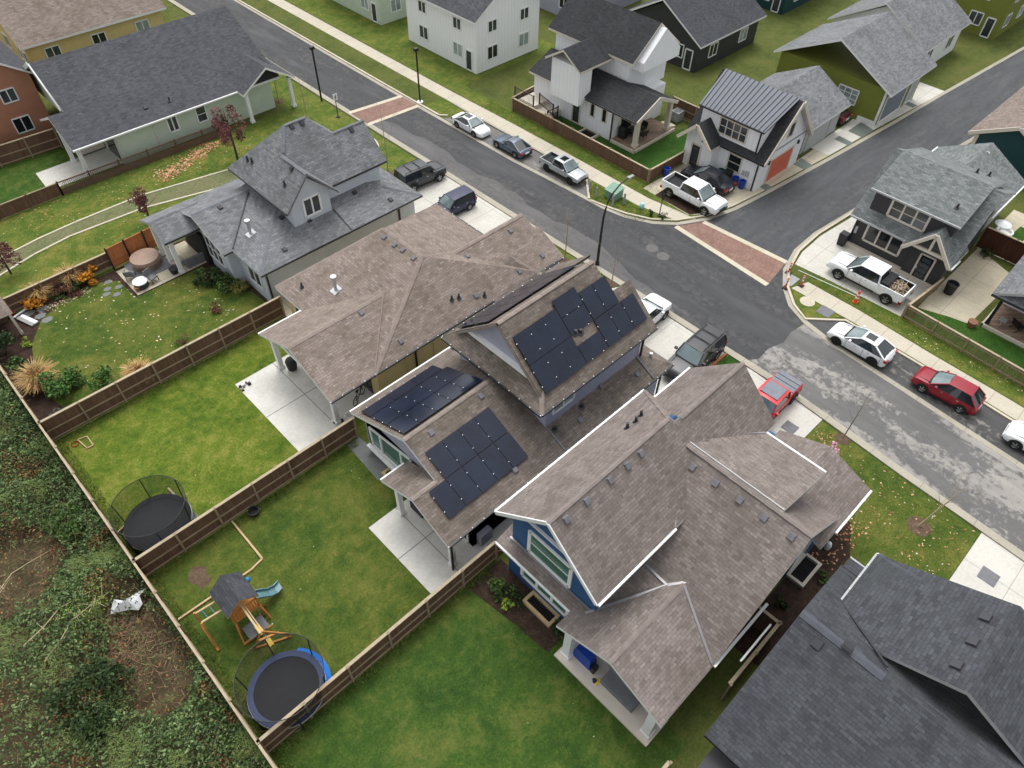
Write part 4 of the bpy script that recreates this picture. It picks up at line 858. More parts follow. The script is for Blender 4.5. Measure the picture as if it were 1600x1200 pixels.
sheet('lawn', [(40.8, 53.5), (43.2, 53.5), (43.1, 50.2), (41.6, 50.2), (40.9, 51.2)], .008, 'grass_verge', 'rough grass at the end of the parking bay')
sheet('lawn', [(40.95, 32), (43.2, 34.2), (43.25, 29), (43.85, 25.6), (42.6, 26.9), (41.7, 28.9)], .008, 'grass_verge', 'worn grass round the green utility box')
sheet('lawn', [(41.6, 12.2), (43.4, 10.4), (43.5, 14.5), (42.3, 13.4)], .008, 'grass_verge', 'grass with a round manhole at the lower corner')
sheet('lawn', [(45.1, 9.9), (44.7, 4.6), (44.5, .2), (44.3, -3.8), (41, -55), (43.5, -55), (46, -1.3), (46.55, 7.5), (46.3, 13.4), (45.2, 14.2)], .008, 'grass_verge', 'grass verge between the lower sidewalk and the fence')
sheet('lawn', [(46.8, 7.2), (48.3, 7.2), (49.7, 3.2), (49.7, -12), (45.4, -12), (46.2, -1.3)], .008, 'grass_turf', 'artificial turf strip beside the timber deck')
sheet('lawn', [(58.8, 5), (64, 5), (64, 5.9), (58.8, 6.2)], .012, 'grass_turf', 'turf strip behind the brown fence')
# curved path with pale edging
nk = [(-30, 51), (2.9, 56.8), (5.9, 57.3), (8.9, 57.5), (14.2, 57.5), (21.5, 56.1), (27, 54.3), (32, 52.5)]; sk = [(-30, 49.5), (2.2, 54.8), (5, 55.6), (7.8, 56), (13.5, 55.7), (18.5, 54.4), (27, 51.8), (32, 50.3)]
sheet('path', nk+sk[::-1], .012, 'grass_path', 'mossy gravel path curving across the common', 'path')
strip('path_edging', nk, 0, .16, 0, .06, 'kerb_plain', 'pale edging on the far side of the curved path', 'edging'); strip('path_edging', sk, 0, .16, 0, .06, 'kerb_plain', 'pale edging on the near side of the curved path', 'edging')
ring = [(31.3+2.1*math.cos(t*.2), 52.2+2.5*math.sin(t*.2)) for t in range(-4, 20)]
sheet('paved_circle', ring, .016, 'brick_paving', 'round brick rest spot at the end of the path', 'paving'); strip('path_edging', ring, -.25, .0, 0, .07, 'kerb_plain', 'pale ring round the brick rest spot', 'edging')
sheet('mulch_ring', [(31.12+.65*math.cos(t*.4), -1.1+.65*math.sin(t*.4)) for t in range(16)], .014, 'mulch_light', 'mulch ring round the sapling by the slate roofed house', 'mulch')
sheet('earth_patch', [(1.0+.45*math.cos(t*.45)+.12*math.sin(t*1.7), 23.4+.75*math.sin(t*.45)) for t in range(14)], .01, 'mulch_light', 'bare brown earth patch in the play lawn', 'earth')
sheet('forest_floor', [(-120, -60), (-1.05, -60), (-1.05, 50), (-120, 50)], .004, 'forest_floor', 'brown leaf litter behind the rear fence', 'earth')
m_plain('iron', c255(96, 95, 94), .8, var=.12)
# metal covers in the paving
def cover(x, y, z, r, label, sq=True, mat='kerb_plain'):
    m = MB()
    if sq: m.box(x-r, y-r, 0, x+r, y+r, z)
    else: m.lathe([(r*1.5, 0), (r*1.5, z-.004), (r, z-.004), (r, z)], x, y, 16)
    tag(m.build('access_cover', 'vent_grey' if sq else mat), label, 'utility cover')
cover(32.0, 7.6, .024, .42, 'grey square access cover in the driveway behind the red pickup'); cover(30.9, -5.05, .024, .45, 'grey square access cover in the driveway of the slate roofed house'); cover(43.1, 11.55, .03, .5, 'flat grey vault lid in the grass by the white hatchback')
cover(43.1, 13.0, .03, .36, 'round concrete manhole in the grass at the corner', False); cover(37.3, 1.5, .012, .3, 'round worn manhole in the patched street', False, 'iron')
for i, (x, y) in enumerate(((39.7, 24.55), (39.55, 23.35))): cover(x, y, .014, .33, ('round manhole at the junction, nearer the crossing', 'round manhole at the junction, nearer the solar house')[i], False, 'iron')

# ------------------------------------------------------------------ fences
def fence(label, pts, h=1.8, board='fence_board', rail='fence_rail', cap='fence_cap', side=1, step=2.35, z0=.05, picket=False, rails=(.1, .5), name='fence', capw=.16):
    T = thing(name, label, 'fence', (*pts[0], 0))
    for a, b in zip(pts, pts[1:]):
        a, b = Vector((*a, 0)), Vector((*b, 0)); L = (b-a).length; d = (b-a)/L; s = Vector((-d.y, d.x, 0))*side
        n = max(1, round(L/step)); m = MB()
        if picket:
            k = int(L/.13)
            for i in range(k): p = a+d*(L*(i+.5)/k); m.bar(p+Vector((0, 0, z0)), p+Vector((0, 0, h-.04)), .07, .02, up=s)
        else: m.bar(a+Vector((0, 0, (z0+h)/2)), b+Vector((0, 0, (z0+h)/2)), .025, h-z0-.02)
        m.build('panel', board, T)
        r = MB()
        for f in rails: z = z0+(h-z0)*f; r.bar(a+s*.045+Vector((0, 0, z)), b+s*.045+Vector((0, 0, z)), .05, .09)
        r.build('rail', rail, T)
        c = MB().bar(a+Vector((0, 0, h)), b+Vector((0, 0, h)), capw, .05); c.build('cap_rail', cap, T)
        for i in range(n+1):
            p = a+d*(L*i/n)+s*.06
            q = MB().box(p.x-.05, p.y-.05, 0, p.x+.05, p.y+.05, h+.04); q.box(p.x-.065, p.y-.065, h+.04, p.x+.065, p.y+.065, h+.075); q.build('post', rail, T)
    return T
fence('brown board fence between the hot tub yard and the bright lawn', [(-1, 37.2), (14.9, 37.2)], side=-1)
fence('brown board fence between the bright lawn and the play lawn', [(-1, 25.2), (12.3, 25.2)], side=-1)
fence('brown board fence between the play lawn and the blue house', [(-1, 13.6), (12.8, 13.6)], side=-1)
fence('brown board fence at the bottom of the deep green lawn', [(-1, 1.05), (11, 1.05)], side=-1)
fence('long rear fence with pale cap along the bramble thicket', [(-1, -30), (-1, 13.6), (-1, 25.2), (-1, 37.2), (-1, 50)], side=-1, board='fence_brown', capw=.11)
fence('dark fence in the gap between the blue and the slate roofed house', [(15.5, 1.15), (19.6, 1.15), (19.6, 2.3)], side=-1)
fence('brown fence along the common behind the hot tub yard', [(-1, 50.1), (8.6, 50.3)], h=1.35, side=-1)
fence('brown privacy fence beside the far orange house', [(-16, 71.6), (-5, 70.5), (5, 69.6), (12.5, 69.2)], side=-1, board='fence_board')
fence('brown board fence round the yard of the white porch house', [(50.4, 47.55), (46.6, 47.25), (46.6, 42.9), (46.6, 41.7), (46.5, 30.45), (51.1, 30.3)], h=1.25, side=1, rails=(.2, .8))
fence('tan picket fence along the lower verge', [(45.2, -14), (46.05, -1.2), (46.6, 7.5)], h=1.15, picket=True, board='fence_tan', side=1, rails=(.15, .85))
fence('tan slatted fence end beside the white work pickup', [(46.6, 7.5), (51.2, 7.1)], h=1.15, board='fence_tan', side=1, rails=(.2, .8))
fence('reddish brown fence between the charcoal house and the deck house', [(58.6, 7.3), (58.6, -4)], h=1.9, board='fence_board_red', rail='fence_brown', side=1)
fence('dark brown fence behind the white porch house', [(57.5, 36.5), (57.5, 31), (62, 31.4)], h=1.7, side=-1)
T = thing('lattice_fence', 'brown open lattice fence in front of the mint green house', 'fence', (-20, 62, 0))
for a, b, lat in (((-30, 61.2), (9.6, 61.9), 0), ((9.6, 61.9), (24.6, 61.5), 1), ((24.6, 61.5), (24.8, 62.8), 0)):
    a, b = Vector((*a, 0)), Vector((*b, 0)); L = (b-a).length; d = (b-a)/L; m = MB()
    if lat:
        m.bar(a+Vector((0, 0, .3)), b+Vector((0, 0, .3)), .03, .55); k = int(L/.17)
        for i in range(k):
            p = a+d*(L*i/k)+Vector((0, 0, .55)); q = a+d*min(L, L*i/k+.55)+Vector((0, 0, 1.12)); m.bar(p, q, .03, .02); m.bar(p+Vector((0, 0, .57)), q-Vector((0, 0, .57)), .03, .02)
        m.build('lattice_panel', 'fence_brown', T)
    else: m.bar(a+Vector((0, 0, .6)), b+Vector((0, 0, .6)), .03, 1.1); m.build('panel', 'fence_board', T)
    MB().bar(a+Vector((0, 0, 1.15)), b+Vector((0, 0, 1.15)), .12, .06).build('cap_rail', 'fence_rail' if not lat else 'fence_brown', T)
    for i in range(max(2, round(L/2.5))+1):
        p = a+d*(L*i/max(2, round(L/2.5))); MB().box(p.x-.06, p.y-.06, 0, p.x+.06, p.y+.06, 1.25).build('post', 'fence_brown', T)
T = thing('garden_gate', 'brown arched garden gate in the fence of the white porch house', 'gate', (46.6, 42.3, 0))
MB().bar((46.55, 41.7, .65), (46.55, 42.9, .65), .03, 1.2).build('gate_panel', 'fence_board', T)
MB().tube([(46.52, 42.3+.55*math.cos(t*.3), 1.15+.35*math.sin(t*.3)) for t in range(11)], .05, 6).build('arch', 'fence_rail', T)
# ================================================================== vehicles (local frame: +x ahead, +y left, origin on the ground under the middle)
for n_, c_ in (('white', (232, 234, 236)), ('silver', (176, 182, 184)), ('steel_blue', (92, 104, 120)), ('navy', (20, 26, 66)), ('dark_navy', (18, 22, 36)), ('graphite', (52, 52, 56)), ('charcoal', (58, 62, 66)), ('crimson', (140, 14, 34)), ('scarlet', (206, 22, 34)), ('dark_red', (60, 14, 20))):
    m_paint('paint_'+n_, c255(*c_), .25 if n_ in ('silver', 'steel_blue') else 0, .45 if n_ in ('navy', 'graphite', 'charcoal', 'dark_navy') else .32)
m_glass('car_glass', c255(34, 40, 44), .04, .8); m_glass('car_screen', c255(104, 118, 120), .08, .8)
m_plain('tyre', (.015, .015, .016), .9); m_plain('rim_alloy', c255(170, 172, 176), .3, .8); m_plain('rim_black', c255(34, 35, 38), .35, .4)
m_plain('black_plastic', c255(28, 28, 30), .6); m_plain('bed_liner', c255(40, 41, 44), .8); m_plain('lamp_clear', c255(214, 218, 222), .12, .1, .8); m_plain('lamp_red', c255(150, 16, 20), .2, 0, .7); m_plain('chrome', c255(200, 202, 204), .15, .9)
m_plain('tonneau_grey', c255(118, 122, 130), .7); m_plain('plate_white', c255(220, 224, 228), .5)

def wheel(root, x, y, r, w, rim):
    o = 1 if y > 0 else -1; m = MB(); n = 20
    prof = [(r*.62, -w/2), (r*.95, -w/2), (r, -w*.35), (r, w*.35), (r*.95, w/2), (r*.62, w/2)]
    vs = [(x+a*math.cos(2*math.pi*j/n), y+b, r+a*math.sin(2*math.pi*j/n)) for a, b in prof for j in range(n)]
    m.idx(vs, [(i*n+j, i*n+(j+1) % n, (i+1)*n+(j+1) % n, (i+1)*n+j) for i in range(len(prof)-1) for j in range(n)])
    t = m.build('wheel', 'tyre', root, smooth=40)
    q = MB(); yo = y+o*w*.42
    vs = [(x+a*math.cos(2*math.pi*j/n), yo-o*b, r+a*math.sin(2*math.pi*j/n)) for a, b in ((r*.66, 0), (r*.6, .03), (r*.12, .0)) for j in range(n)]
    q.idx(vs, [(i*n+j, i*n+(j+1) % n, (i+1)*n+(j+1) % n, (i+1)*n+j) for i in range(2) for j in range(n)]+[tuple(range(2*n, 3*n))])
    q.build('rim', rim, t)
    s = MB()
    for kx in range(5):
        a = kx*2*math.pi/5+.5
        for da in (-.2, .2): s.bar((x+r*.15*math.cos(a), yo+o*.005, r+r*.15*math.sin(a)), (x+r*.6*math.cos(a+da*.7), yo-o*.005, r+r*.6*math.sin(a+da*.7)), .035, .03, up=(0, 1, 0))
    s.tube([(x, yo-.02, r), (x, yo+.02*1, r)], r*.16, 8); s.build('spokes', rim, t)

def body_loft(st, sharp=38):
    """st rows: x, half width, bottom z, shoulder z, centre top z"""
    m = MB(); ring = []
    for x, w, zb, zs, zt in st:
        h = [(0, zb), (w*.8, zb), (w*.96, zb+.08), (w, zb+(zs-zb)*.45), (w*.985, zs-.07), (w*.93, zs), (w*.55, zs+(zt-zs)*.85), (0, zt)]
        ring.append([(x, y, z) for y, z in h]+[(x, -y, z) for y, z in h[-2:0:-1]])
    n = len(ring[0]); vs = [p for r in ring for p in r]
    fs = [(i*n+j, (i+1)*n+j, (i+1)*n+(j+1) % n, i*n+(j+1) % n) for i in range(len(ring)-1) for j in range(n)]
    fs += [tuple(range(n)), tuple(reversed(range((len(ring)-1)*n, len(ring)*n)))]
    m.idx(vs, fs); return m

def cabin(root, paint, bx0, bx1, zb, wb, tx0, tx1, zt, wt, nsplit=(.5,), roofmat=None, crown=.06, glass='car_glass', screen='car_screen'):
    """glasshouse: bottom from bx0 (rear) to bx1 (front), roof from tx0 to tx1"""
    B = lambda t, s, o=0: Vector((bx0+(bx1-bx0)*t, s*(wb+o), zb)); T = lambda t, s, o=0: Vector((tx0+(tx1-tx0)*t, s*(wt+o), zt))
    def pane(name, p0, p1, q1, q0, out, bulge, mat):
        """curved glass between the bottom edge p0-p1 and the top edge q0-q1"""
        m = MB(); nu, nv = 6, 3; vs = []
        for j in range(nv+1):
            for i in range(nu+1):
                u, v = i/nu, j/nv; p = p0.lerp(p1, u).lerp(q0.lerp(q1, u), v); vs.append(p+out*bulge*(1-(2*u-1)**2)*(.6+.4*(1-v)))
        m.idx(vs, [(j*(nu+1)+i, j*(nu+1)+i+1, (j+1)*(nu+1)+i+1, (j+1)*(nu+1)+i) for j in range(nv) for i in range(nu)]); return m.build(name, mat, root, smooth=True)
    X = Vector((1, 0, 0)); Y = Vector((0, 1, 0))
    pane('windshield', B(1, -1), B(1, 1), T(1, 1), T(1, -1), X, .1, screen); pane('rear_window', B(0, 1), B(0, -1), T(0, -1), T(0, 1), -X, .07, glass)
    for s in (1, -1): pane('side_window', B(0, s), B(1, s), T(1, s), T(0, s), Y*s, .035, glass)
    MB().bar(B(1, -.9)+X*.06+Vector((0, 0, .012)), B(1, .9)+X*.06+Vector((0, 0, .012)), .16, .03).build('wiper_cowl', 'black_plastic', root)
    m = MB(); nx, ny = 6, 6; vs = []
    for i in range(nx+1):
        for j in range(ny+1):
            t, u = i/nx, j/ny*2-1; x = tx0-.05+(tx1-tx0+.08)*t
            vs.append((x, u*(wt+.015), zt+crown*(1-u*u)*(1-.6*(2*t-1)**2)+.03*(1-(2*t-1)**4)))
    fs = [(i*(ny+1)+j, (i+1)*(ny+1)+j, (i+1)*(ny+1)+j+1, i*(ny+1)+j+1) for i in range(nx) for j in range(ny)]
    m.idx(vs, fs); lo = [(x, y, zt-.03) for x, y, z in vs]; k = len(vs)
    edge = [i*(ny+1) for i in range(nx+1)]+[nx*(ny+1)+j for j in range(1, ny+1)]+[i*(ny+1)+ny for i in range(nx-1, -1, -1)]+[j for j in range(ny-1, 0, -1)]
    for a, b in zip(edge, edge[1:]+edge[:1]): m.face([vs[a], vs[b], lo[b], lo[a]])
    m.build('roof', roofmat or paint, root, smooth=50)
    for s in (1, -1):
        for a, b, w in ((B(1, s, .012), T(1, s, .012), .075), (B(0, s, .012), T(0, s, .012), .11)): MB().bar(a, b, w, .06).build('pillar', paint, root)
        for t in nsplit: MB().bar(B(t, s, .012), T(t, s, .012), .05, .03, up=(0, 1, 0)).build('pillar', 'black_plastic', root)

def vehicle(name, label, cat, x, y, head, st, cab, wb, r, paint, rim='rim_alloy', track=.78, mirror=True, lamps=True, pickup=None, rails=False, flare=False, plate=True, sunroof=False, group=None, roofmat=None, grille=True, k=1):
    T = thing(name, label, cat, (x, y, .012), R(head), group, False); T.scale = (k, k, k)
    body_loft(st).build('body', paint, T, smooth=38)
    xf, xr = st[-1][0], st[0][0]; hw = max(s[1] for s in st)
    cabin(T, paint, *cab, roofmat=roofmat)
    for wx in wb:
        for s in (1, -1):
            wheel(T, wx, s*(hw-.1), r, .24, rim)
            m = MB(); n = 18; rr = r+.075; c = [(wx+rr*math.cos(math.pi*j/n*1.16-.25), s*(hw+.004), r+rr*math.sin(math.pi*j/n*1.16-.25)) for j in range(n+1)]
            m.face(c if s < 0 else c[::-1]); m.build('wheel_arch', 'black_plastic', T)
            if flare:
                q = MB(); q.tube([(wx+(rr+.03)*math.cos(math.pi*j/n), s*(hw+.02), r+(rr+.03)*math.sin(math.pi*j/n)) for j in range(n+1)], .06, 6); q.build('fender_flare', 'black_plastic', T)
    f, b = st[-2], st[1]
    for s in (1, -1):
        if lamps:
            z = f[3]-.1; MB().hexa([(f[0]-.12, s*f[1]*.55, z-.1), (xf+.012, s*st[-1][1]*.55, z-.1), (xf-.02, s*st[-1][1]*.98, z-.09), (f[0]-.25, s*(f[1]+.008), z-.08), (f[0]-.12, s*f[1]*.55, z+.05), (xf-.02, s*st[-1][1]*.55, z+.03), (xf-.06, s*st[-1][1]*.97, z+.04), (f[0]-.28, s*(f[1]+.005), z+.06)]).build('headlight', 'lamp_clear', T)
            z = b[3]-.16; MB().box(xr-.015, min(s*b[1]*.62, s*b[1]*1.0), z-.1, xr+.2, max(s*b[1]*.62, s*(b[1]+.008)), z+.1).build('taillight', 'lamp_red', T)
        if mirror:
            mx = cab[1]-.32*(cab[1]-cab[5])-.1; MB().box(mx-.1, min(s*(hw+.02), s*(hw+.22)), cab[2]+.02, mx+.05, max(s*(hw+.02), s*(hw+.22)), cab[2]+.18).build('mirror', paint if mirror is True else mirror, T)
        for t in (.38, .72):
            xx = cab[0]+(cab[1]-cab[0])*t; MB().box(xx-.11, min(s*hw, s*(hw+.025)), cab[2]-.16, xx+.05, max(s*hw, s*(hw+.025)), cab[2]-.12).build('door_handle', 'chrome', T)
    bx0, bx1, bz = cab[0], cab[1], cab[2]; hz = st[-3][3]
    for s in (1, -1):
        for t in (.06, .5, .93):
            xx = bx0+(bx1-bx0)*t
            if pickup and t < .1: continue
            MB().box(xx-.008, min(s*hw*.97, s*(hw+.004)), st[2][2]+.1, xx+.008, max(s*hw*.97, s*(hw+.004)), bz-.08).build('door_seam', 'black_plastic', T)
        MB().bar((bx1-.05, s*hw*.72, bz+.0), (xf-.35, s*hw*.66, hz+.035), .016, .03).build('bonnet_seam', 'black_plastic', T)
        MB().box(bx0+.1, min(s*hw*.95, s*(hw+.006)), st[2][2]-.02, bx1-.1, max(s*hw*.95, s*(hw+.006)), st[2][2]+.09).build('sill', 'black_plastic', T)
    if grille: MB().box(xf-.02, -st[-1][1]*.5, st[-1][2]+.2, xf+.015, st[-1][1]*.5, f[3]-.16).build('grille', 'black_plastic', T)
    MB().box(xf-.1, -st[-1][1]*.95, st[-1][2], xf+.04, st[-1][1]*.95, st[-1][2]+.16).build('bumper', 'black_plastic' if flare or pickup else paint, T)
    MB().box(xr-.04, -st[0][1]*.95, st[0][2], xr+.08, st[0][1]*.95, st[0][2]+.17).build('bumper', 'chrome' if pickup and not flare else 'black_plastic', T)
    if plate: MB().box(xr-.055, -.26, st[0][2]+.22, xr-.01, .26, st[0][2]+.38).build('licence_plate', 'plate_white', T)
    if sunroof:
        tx0, tx1, zt, wt = cab[4:8]; c = tx1-.45; MB().box(c-.35, -wt*.55, zt+.05, c+.3, wt*.55, zt+.1).build('sunroof', 'car_glass', T)
    if rails:
        tx0, tx1, zt, wt = cab[4:8]
        for s in (1, -1): MB().tube([(tx0+.1, s*wt*.88, zt+.05), (tx0+.25, s*wt*.88, zt+.13), (tx1-.3, s*wt*.88, zt+.13), (tx1-.1, s*wt*.88, zt+.05)], .025, 6).build('roof_rail', 'black_plastic', T)
        for xx in (.3, .65): MB().bar((tx0+(tx1-tx0)*xx, -wt*.88, zt+.14), (tx0+(tx1-tx0)*xx, wt*.88, zt+.14), .06, .03).build('cross_bar', 'black_plastic', T)
    if pickup:
        x0, x1, zf, zt = pickup; w = hw*.985
        MB().box(x0+.08, -w+.12, zf-.03, x1-.02, w-.12, zf+.02).build('bed_floor', 'bed_liner', T)
        for s in (1, -1): MB().hexa([(x0, s*(w-.12), zf), (x1, s*(w-.12), zf), (x1, s*w, zf-.25), (x0, s*w, zf-.25), (x0, s*(w-.12), zt), (x1, s*(w-.12), zt), (x1, s*(w-.04), zt), (x0, s*(w-.04), zt)]).build('bed_side', paint, T)
        l = MB()
        for s in (1, -1): l.box(x0+.06, min(s*(w-.135), s*(w-.125)), zf, x1, max(s*(w-.135), s*(w-.125)), zt-.03)
        l.box(x1-.03, -w+.14, zf, x1-.01, w-.14, zt-.02); l.build('bed_lining', 'bed_liner', T)
        MB().box(x0-.02, -w+.1, zf-.1, x0+.07, w-.1, zt).build('tailgate', paint, T)
    return T

def sedan_st(L, W, hood, belt, deck, zb=.2):
    h = L/2; w = W/2
    return [(-h, w*.82, zb+.12, deck-.2, deck-.18), (-h+.15, w*.93, zb, deck-.06, deck), (-h+.75, w*.99, zb, belt-.02, deck+.03), (-h*.3, w, zb, belt, belt+.04), (h*.3, w, zb, belt-.02, belt+.02), (h*.5, w*.99, zb, hood, hood+.07), (h-.35, w*.95, zb, hood-.1, hood-.02), (h-.1, w*.86, zb, hood-.2, hood-.15), (h, w*.7, zb+.05, hood-.32, hood-.3)]
def suv_st(L, W, hood, belt, zb=.28, back=None):
    h = L/2; w = W/2; back = back or belt
    return [(-h, w*.9, zb+.1, back-.04, back-.02), (-h+.12, w*.97, zb, back, back+.02), (-h*.4, w, zb, belt, belt+.03), (h*.28, w, zb, belt-.01, belt+.02), (h*.42, w, zb, hood+.02, hood+.09), (h-.4, w*.97, zb, hood-.03, hood+.05), (h-.1, w*.9, zb, hood-.12, hood-.06), (h, w*.78, zb+.05, hood-.26, hood-.22)]
def truck_st(L, W, hood, belt, bedx, zb=.42):
    h = L/2; w = W/2
    return [(-h, w*.95, zb, .78, .79), (-h+.1, w*.99, zb, .82, .83), (bedx-.06, w, zb, .84, .85), (bedx, w, zb, belt, belt+.01), (h*.22, w, zb, belt, belt+.02), (h*.36, w, zb, hood+.02, hood+.1), (h-.45, w*.98, zb, hood, hood+.07), (h-.1, w*.93, zb, hood-.1, hood-.02), (h, w*.84, zb+.05, hood-.3, hood-.26)]

G = 'vehicles parked along the street'
# cab tuple: bottom rear x, bottom front x, belt z, bottom half width, roof rear x, roof front x, roof z, top half width, pillar splits
vehicle('parked_car', 'white two door coupe with sunroof in the upper parking bay', 'car', 41.25, 47.15, -90, sedan_st(4.5, 1.76, .78, .88, .92, .17), (-1.75, .95, .88, .8, -.75, .15, 1.3, .56), (-1.28, 1.3), .33, 'paint_white', sunroof=True, group=G, k=.9)
vehicle('parked_car', 'steel blue sports coupe with pale rear glass in the upper parking bay', 'car', 41.6, 42.1, 90, sedan_st(4.3, 1.8, .78, .86, .88, .16), (-1.85, .6, .86, .8, -.75, -.1, 1.27, .56), (-1.3, 1.32), .34, 'paint_steel_blue', group=G, k=.89)
t_ = vehicle('pickup_truck', 'silver crew cab pickup with empty dark bed in the upper parking bay', 'pickup', 42.1, 36.2, -90, truck_st(5.2, 1.85, 1.02, 1.12, -.9, .45), (-.88, 1.15, 1.12, .84, -.75, .45, 1.72, .68, (.52,)), (-1.55, 1.6), .4, 'paint_silver', 'rim_black', pickup=(-2.58, -.92, .86, 1.14), sunroof=True, group=G, k=.86)
vehicle('pickup_truck', 'large white crew cab pickup parked on a dark brown patch near the brick crossing', 'pickup', 47.05, 26.15, -90, truck_st(5.85, 2.02, 1.12, 1.22, -1.0, .46), (-.98, 1.45, 1.22, .93, -.85, .7, 1.86, .76, (.5,)), (-1.9, 1.85), .43, 'paint_white', pickup=(-2.9, -1.02, .92, 1.3), group=G, k=.95)
vehicle('pickup_truck', 'white work pickup with debris in its bed beside the charcoal house', 'pickup', 47.9, 11.0, 90, truck_st(5.85, 2.02, 1.12, 1.22, -1.0, .46), (-.98, 1.45, 1.22, .93, -.85, .7, 1.86, .76, (.5,)), (-1.9, 1.85), .43, 'paint_white', pickup=(-2.9, -1.02, .92, 1.3), group=G)
vehicle('parked_car', 'white hatchback with sunroof and black wheels in the lower parking bay', 'car', 41.4, 8.1, 90, sedan_st(4.45, 1.82, .86, .96, 1.02, .18), (-1.98, .95, .98, .83, -1.1, .0, 1.42, .58), (-1.36, 1.38), .35, 'paint_white', 'rim_black', sunroof=True, group=G, k=.95)
vehicle('parked_car', 'crimson sport utility car in the lower parking bay', 'car', 41.55, 2.2, 91.5, suv_st(4.5, 1.84, .98, 1.06, .26, .98), (-2.1, 1.1, 1.06, .85, -1.45, .1, 1.62, .6, (.35, .66)), (-1.35, 1.35), .37, 'paint_crimson', rails=False, group=G, k=.9)
vehicle('parked_car', 'rounded white car at the right edge of the lower parking bay', 'car', 41.4, -3.9, 93, sedan_st(4.4, 1.8, .86, .96, 1.0, .18), (-1.9, 1.0, .96, .82, -1.0, .1, 1.46, .6), (-1.35, 1.38), .34, 'paint_white', group=G)
vehicle('parked_suv', 'boxy charcoal off road vehicle with roof rack in the far driveway', 'SUV', 32.3, 43.55, -4, suv_st(4.65, 1.9, 1.12, 1.2, .36), (-2.2, 1.05, 1.2, .86, -2.1, .55, 1.84, .74, (.3, .62)), (-1.4, 1.4), .41, 'paint_charcoal', rails=True, flare=True, group=G, k=.94)
vehicle('parked_suv', 'navy blue compact sport utility car facing the brown roofed house', 'SUV', 31.55, 38.6, 178, suv_st(4.4, 1.8, 1.04, 1.1, .28), (-2.08, .95, 1.1, .83, -1.95, .3, 1.66, .68, (.33, .63)), (-1.3, 1.32), .36, 'paint_navy', group=G, k=.88)
vehicle('parked_suv', 'white sport utility car at the kerb half behind the solar roof', 'SUV', 32.55, 19.75, 3, suv_st(4.65, 1.86, 1.04, 1.1, .28), (-2.1, 1.05, 1.1, .84, -1.8, .3, 1.66, .68, (.35, .66)), (-1.35, 1.4), .37, 'paint_white', group=G)
vehicle('parked_suv', 'dark graphite sport utility vehicle with roof rack beside the solar house', 'SUV', 31.95, 15.0, 182, suv_st(5.0, 1.9, 1.06, 1.16, .32), (-2.38, 1.0, 1.16, .86, -2.15, .35, 1.76, .72, (.3, .62)), (-1.45, 1.45), .39, 'paint_graphite', rails=True, group=G)
JP = vehicle('pickup_truck', 'scarlet pickup with grey ribbed bed cover in the driveway of the blue house', 'pickup', 32.05, 9.45, 181, truck_st(5.5, 1.88, 1.14, 1.2, -.95, .5), (-.93, 1.2, 1.2, .86, -.88, .75, 1.84, .78, (.5,)), (-1.75, 1.75), .42, 'paint_scarlet', 'rim_black', pickup=(-2.72, -.97, .95, 1.22), flare=True, group=G, k=.95)
MB().box(-2.7, -.84, 1.24, -.98, .84, 1.28).build('bed_cover', 'tonneau_grey', JP)
m = MB()
for xx in (-2.3, -1.87, -1.44): m.box(xx-.02, -.82, 1.275, xx+.02, .82, 1.295)
m.build('cover_seam', 'black_plastic', JP); MB().box(-.75, -.62, 1.9, .5, .62, 1.955).build('roof_panel', 'tonneau_grey', JP)
vehicle('parked_car', 'dark navy sedan nosed in beside the white metal roofed house', 'car', 50.0, 26.9, 92, sedan_st(4.6, 1.8, .82, .92, .98, .18), (-1.7, 1.05, .92, .82, -1.0, .2, 1.42, .6), (-1.35, 1.4), .34, 'paint_dark_navy', group=G)
vehicle('parked_car', 'dark red car parked in the opening between grey garage and olive house', 'car', 68.1, 26.1, 90, sedan_st(4.5, 1.8, .84, .94, 1.0, .18), (-1.8, 1.0, .94, .82, -1.1, .2, 1.44, .6), (-1.35, 1.4), .34, 'paint_dark_red', group=G)
# debris and toolbox in the work pickup
T = thing('tool_box', 'black tool box across the bed of the white work pickup', 'tool box', (47.9, 9.75, .95), world=True)
MB().box(47.1, 9.4, .97, 48.7, 9.95, 1.42).build('box', 'black_plastic', T); MB().box(47.08, 9.38, 1.42, 48.72, 9.97, 1.47).build('lid', 'bed_liner', T)
m_plain('scrap_wood', c255(156, 140, 118), .9, var=.4, scale=9)
m = MB(); random.seed(5)
for i in range(70):
    a = random.uniform(0, 3.14); p = Vector((random.uniform(47.25, 48.6), random.uniform(8.3, 9.25), .97+random.uniform(0, .3))); d = Vector((math.cos(a), math.sin(a), random.uniform(-.2, .3)))*random.uniform(.06, .35); m.bar(p-d, p+d, random.uniform(.03, .1), .04)
o = m.build('debris_pile', 'scrap_wood'); tag(o, 'heap of scrap wood and rubble in the bed of the white work pickup', 'debris', kind='stuff')
